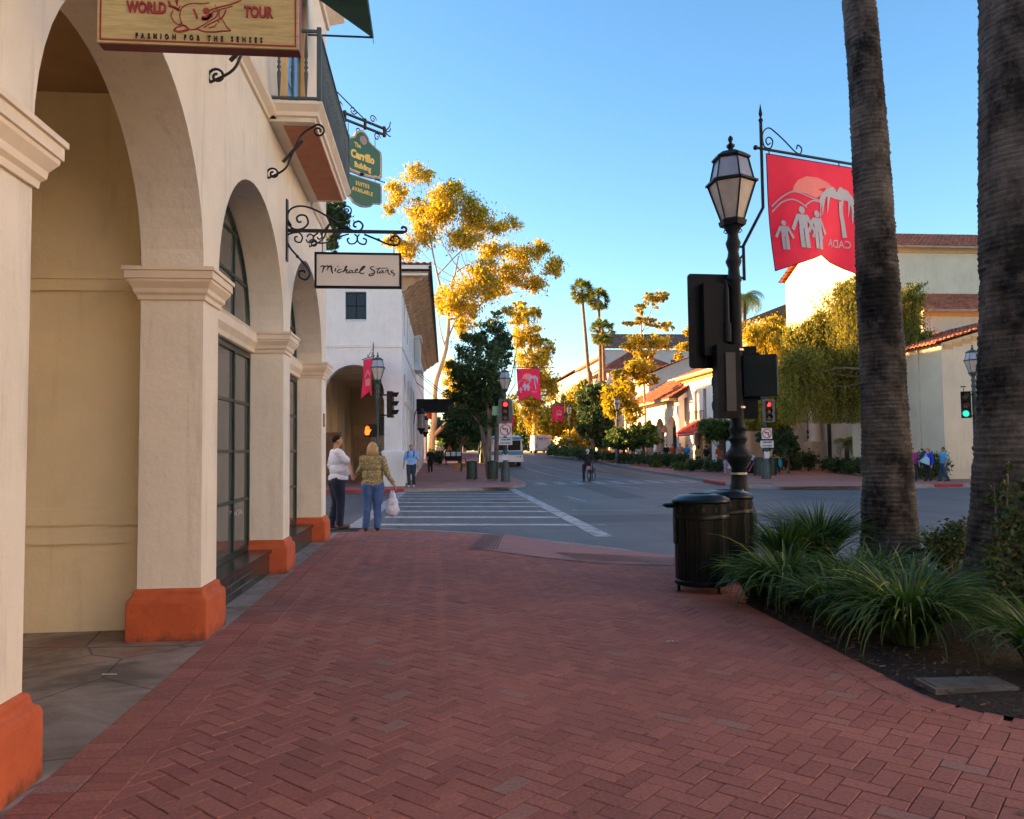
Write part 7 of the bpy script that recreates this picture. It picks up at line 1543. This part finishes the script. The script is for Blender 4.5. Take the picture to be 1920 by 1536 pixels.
p = P(1608, 860, 43); frond_palm('small palm right of the other in front of the bank wall', (p.x, 43, .0), 1.8, .15, 1.1, 16, 62, group='small palms before the bank')
p = P(1402, 840, 84); frond_palm('feathery palm peeking out right of the black lamp post above the rooftops', (p.x, 84, gz(84)), Z2(1402, 560, 84)-gz(84), .2, 3.0, 22, 63, name='feather_palm')
p = G(1333, 880); 
p = G(1303, 878); frond_palm('low yellow-green palm among the shoppers', p, .5, .12, 1.0, 16, 64, m=M_EUC, name='low_palm')
def palm_trunk(label, Y, pts, seed, base_flare):
    """ringed trunk: pts = (px, py, width in px)"""
    rng = np.random.default_rng(seed); ctr = [(P(px, py, Y), w*Y/F/2) for px, py, w in pts]; b = ctr[0][0].copy(); b.z = 0; t = T('palm_tree', label, 'palm tree', b, 0, 'palms in the planting bed')
    zs = np.array([c[0].z for c in ctr]); xs_ = np.array([c[0].x for c in ctr]); rs_ = np.array([c[1] for c in ctr]); o = np.argsort(zs); zs, xs_, rs_ = zs[o], xs_[o], rs_[o]
    sl = (xs_[-1]-xs_[-4])/(zs[-1]-zs[-4]); Z = np.arange(-.05, 13, .0125); n = 44; from mathutils import noise as mn; V = []; F_ = []
    for j, z in enumerate(Z):
        cx = float(np.interp(z, zs, xs_)) if z < zs[-1] else xs_[-1]+sl*(z-zs[-1])*.6; r = float(np.interp(z, zs, rs_)); ph = (z/.055+.15*sin(z*3)) % 1.0
        for k in range(n):
            a = 2*pi*k/n; q = mn.noise(Vector((cos(a)*1.6, sin(a)*1.6, z*1.2+seed))); q2 = mn.noise(Vector((cos(a)*7, sin(a)*7, z*16+seed))); q3 = mn.noise(Vector((cos(a)*14, sin(a)*14, z*3)))
            chip = -.02 if mn.noise(Vector((cos(a)*2.5, sin(a)*2.5, z*3.5+seed*3))) > .38 and z < 3.2 else 0
            rr = r*(1+.035*q)+.013*(ph if ph < .8 else (1-ph)*4)*(1+q2)+.010*q2+.006*q3+chip; V.append((cx-b.x+rr*cos(a), rr*sin(a), z))
    nn = len(Z); F_ = [(j*n+k, j*n+(k+1) % n, (j+1)*n+(k+1) % n, (j+1)*n+k) for j in range(nn-1) for k in range(n)]
    mb = MB(); mb.add(V, F_); t.part('trunk', mb, M_TRUNK, auto=80); top = Vector((V[-1][0], 0, 13.0)); V2 = []
    for i in range(26):
        az = 2*pi*i/26; e0 = rng.uniform(-.3, 1.3); prev = top.copy(); d = Vector((cos(az), sin(az), 0)); side_ = Vector((-sin(az), cos(az), 0))
        for j in range(8):
            e = e0-j*.22; nx = prev+(d*cos(e)+Vector((0, 0, sin(e))))*.38
            for s_ in (-1, 1): V2.append([tuple(prev), tuple(prev+side_*s_*.35+(nx-prev)*.9), tuple(nx+side_*s_*.45+(nx-prev)*1.2), tuple(nx)])
            prev = nx
    link('crown', quads_mesh('crown', np.array(V2), M_FROND), t.o)
def trunkmat():
    m, n, l, b = newmat('ringed_palm_bark'); b.inputs['Roughness'].default_value = .95
    a = ramp(n, l, noise(n, l, 1.5, 7, .75, stretch=(1, 1, .7)), (.010, .010, .010), (.165, .152, .140), .40, .60)
    r_ = ramp(n, l, noise(n, l, 6, 6, .75, stretch=(.35, .35, 9), dist=.6), (.5, .5, .5), (1.2, 1.2, 1.2), .35, .65)
    v_ = ramp(n, l, noise(n, l, 34, 4, .6, stretch=(1, 1, .3)), (.84, .84, .84), (1.08, 1.08, 1.08), .35, .65)
    l.new(mixc(n, l, 1, mixc(n, l, 1, a, r_, 'MULTIPLY'), v_, 'MULTIPLY'), b.inputs['Base Color']); bump(n, l, b, noise(n, l, 45, 6, .7, stretch=(.6, .6, 2)), .8, .015); return m
M_TRUNK = trunkmat()
palm_trunk('ringed palm trunk left of the other, rising beside the red banner', 9.3, [(1669, 1090, 128), (1669, 1060, 116), (1668, 1000, 104), (1664, 900, 94), (1660, 800, 87), (1656, 700, 83), (1650, 600, 80), (1644, 500, 76), (1639, 400, 71), (1633, 300, 68), (1627, 200, 65), (1619, 100, 62), (1610, 0, 60)], 3, 0)
palm_trunk('thick rough palm trunk at the right edge of the view', 7.1, [(1885, 1180, 215), (1890, 1150, 200), (1896, 1080, 170), (1900, 1000, 156), (1905, 900, 152), (1910, 800, 150), (1912, 700, 150), (1914, 600, 148), (1914, 450, 148), (1914, 300, 148), (1914, 150, 148), (1913, 0, 147)], 7, 0)
# ---------------------------------------------------------------- bed plants
def clump(label, x, y, hgt, spread, n, seed, lean=(0, 0), wd=.011):
    rng = np.random.default_rng(seed); V = []; t = T('strap_leaf_clump', label, 'plant', (x, y, .05), 0, 'strap-leaved clumps in the planting bed'); vs = []; fs = []
    for i in range(n):
        az = rng.uniform(0, 2*pi); r0 = rng.uniform(0, .13); L = hgt*rng.uniform(.8, 1.45); th = rng.beta(2.0, 1.9)*1.12+.05; cur = rng.uniform(.7, 1.9)*(spread/.6); b0 = Vector((r0*cos(az), r0*sin(az), 0)); d = Vector((cos(az+rng.normal()*.2), sin(az+rng.normal()*.2), 0)); d += Vector((lean[0], lean[1], 0))*.3
        s_ = Vector((-sin(az), cos(az), 0)); w_ = wd*rng.uniform(.6, 1.25); k = 9; p = b0.copy(); a = th*.55; o = len(vs); tw = rng.normal()*.5
        for j in range(k+1):
            f = j/k; ww = w_*(1-f**2.2)*(.75+.5*min(1, f*4)); ss = (s_*cos(tw*f)+Vector((0, 0, 1))*sin(tw*f))*ww; vs += [tuple(p-ss), tuple(p+Vector((0, 0, -.25*ww))), tuple(p+ss)]
            p = p+(d*sin(a)+Vector((0, 0, cos(a))))*L/k; a += cur*L/k*(1+1.6*f)
            if p.z < .015: p.z = .015
        fs += [(o+3*j+c, o+3*j+c+1, o+3*j+c+4, o+3*j+c+3) for j in range(k) for c in (0, 1)]
    mb = MB(); mb.add(vs, fs); t.part('blades', mb, M_BLADE); mb = MB(); mb.lathe([(.12, 0), (.10, .06), (.03, .10), (0, .1)], n=9); t.part('crown_base', mb, M_SOIL); return t
clump('tall dense strap-leaved clump just left of the left palm trunk, at the back', 4.77, 9.55, .76, .42, 560, 71); clump('strap-leaved clump at the back, behind the bins side of the bed', 4.20, 9.3, .62, .45, 330, 72)
clump('drooping strap-leaved clump nearest the litter bins', 3.33, 7.35, .64, .8, 520, 73, (-.4, -.3)); clump('strap-leaved clump between the bins and the left palm', 3.78, 6.9, .62, .8, 480, 74)
clump('broad arching strap-leaved clump in the middle front of the bed', 3.50, 5.65, .66, .72, 620, 75, wd=.012); clump('low strap-leaved clump behind the big arching one', 3.98, 6.3, .58, .8, 420, 76)
clump('strap-leaved clump cut off by the right edge of the view', 3.95, 4.85, .50, .75, 280, 77, wd=.012); clump('small strap-leaved tuft on the bed edge near the bins', 3.15, 7.6, .38, .9, 180, 78)
clump('strap-leaved clump spilling over the bed edge between the two front ones', 3.28, 6.35, .50, .8, 360, 85); clump('low filler clump between the front clumps and the left palm', 4.45, 7.6, .5, .8, 360, 84); clump('upright strap-leaved tuft right of the left palm trunk', 5.96, 8.8, .55, .4, 160, 79)
def shrub(label, base, blobs, n, leaf, m, seed, name='leafy_shrub', stems=8, group=None, cat='shrub', clumpk=.34, droop=0.1):
    rng = np.random.default_rng(seed); t = T(name, label, cat, base, 0, group); mb = MB()
    for b in blobs[:stems]: 
        mid = Vector((b[0]*.5, b[1]*.5, b[2]*.45)); mb.tube([(b[0]*.15, b[1]*.15, 0), tuple(mid), b[:3], (b[0]*1.05, b[1], b[2]+b[5]*.8)], [.014, .011, .007, .003], 5)
    t.part('stem', mb, M_BARKD); C = crown_pts(rng, blobs, n, clumpk, 26, shell=.3); V = leaves(rng, C, leaf, droop); V = V[V[:, :, 2].min(1) > .0]; link('foliage', quads_mesh('foliage', V, m), t.o); return t
shrub('dark leafy shrub against the right-hand palm trunk', (4.72, 5.95, .05), [(0, 0, .9, .28, .25, .25), (.1, .1, .55, .38, .3, .3), (-.15, -.1, .35, .3, .25, .22), (.05, 0, 1.12, .16, .15, .16), (.25, -.1, .75, .3, .25, .3), (-.22, .05, .62, .14, .15, .16), (.3, 0, .3, .35, .3, .2)], 5200, .028, M_SHRUB, 81)
shrub('wispy bronze-tipped shrub at the foot of the left palm', (5.73, 8.4, .05), [(0, 0, .35, .32, .25, .20), (.2, .1, .5, .22, .2, .16), (-.2, 0, .25, .25, .2, .15), (.3, 0, .25, .2, .2, .15)], 2600, .026, M_SHRUB, 82, stems=4)
shrub('sparse reddish twig shrub left of the thick palm trunk', (4.95, 6.6, .05), [(-.02, 0, .95, .10, .1, .22), (.0, 0, .6, .14, .1, .2), (.12, 0, 1.25, .06, .06, .10)], 420, .026, M_SHRUB, 83, stems=3)
# hedges and bushes across the street
def hedge(label, pxa, pxb, pyb, ht, dep, m, seed, n, leaf=.07, group=None):
    a = G(pxa, pyb[0]); b = G(pxb, pyb[1]); c = (a+b)/2; d = b-a; L = d.length; k = max(1, int(L/(dep*.9))); bl = []
    r = np.random.default_rng(seed)
    for i in range(k+1):
        q = a+d*(i/k)-c; bl.append((q.x, q.y+dep*.4, ht*.5+q.z, max(dep*.6, L/k*.6), dep*.55, ht*.52*r.uniform(.9, 1.1)))
    shrub(label, c, bl, n, leaf, m, seed, name='hedge_bush', stems=4, group=group, cat='bush', clumpk=.30)
HG = 'bushes along the right kerb'
hedge('dark rounded bush with white specks at the kerb corner, nearest of the row', 1303, 1350, (884, 886), .85, .9, M_LEAFDK, 90, 6500, .06, HG)
hedge('light green soft bush left of the dark corner bush', 1270, 1296, (883, 884), .65, .7, M_GREEN, 91, 3000, .055, HG); hedge('dark spiky bush before the arcade', 1236, 1280, (876, 878), 1.15, 1.0, M_LEAFDK, 92, 5500, .09, HG)
hedge('small pale tussock at the kerb', 1222, 1240, (876, 877), .5, .5, M_PEP, 93, 1200, .06, HG); hedge('clipped hedge in front of the arcade', 1148, 1228, (867, 875), .95, 1.0, M_HEDGE, 94, 9000, .07, HG)
hedge('long low hedge farther up the kerb', 1085, 1145, (861, 867), 1.05, 1.2, M_HEDGE, 95, 7000, .09, HG); hedge('far end of the kerb hedge near the truck', 1040, 1082, (855, 860), 1.2, 1.5, M_LEAFDK, 96, 5000, .11, HG)
for (x0, x1, y, h, m, lab, sd) in ((1476, 1520, (882, 884), 1.3, M_LEAFDK, 'spiky dark green bush left of the bank column', 97), (1560, 1628, (886, 892), .95, M_HEDGE, 'clipped green hedge below the small palms', 98), (1736, 1760, (898, 900), 1.3, M_LEAFDK, 'dark bush behind the woman in royal blue', 99), (1705, 1726, (895, 895), 1.0, M_HEDGE, 'low green bush at the foot of the pepper trunk', 100)):
    hedge(lab, x0, x1, y, h, 1.0, m, sd, 5500, .075)
hedge('dark shrub by the pale building near the woman in black', 814, 824, (872, 872), 1.2, .9, M_LEAFDK, 101, 2500, .07)
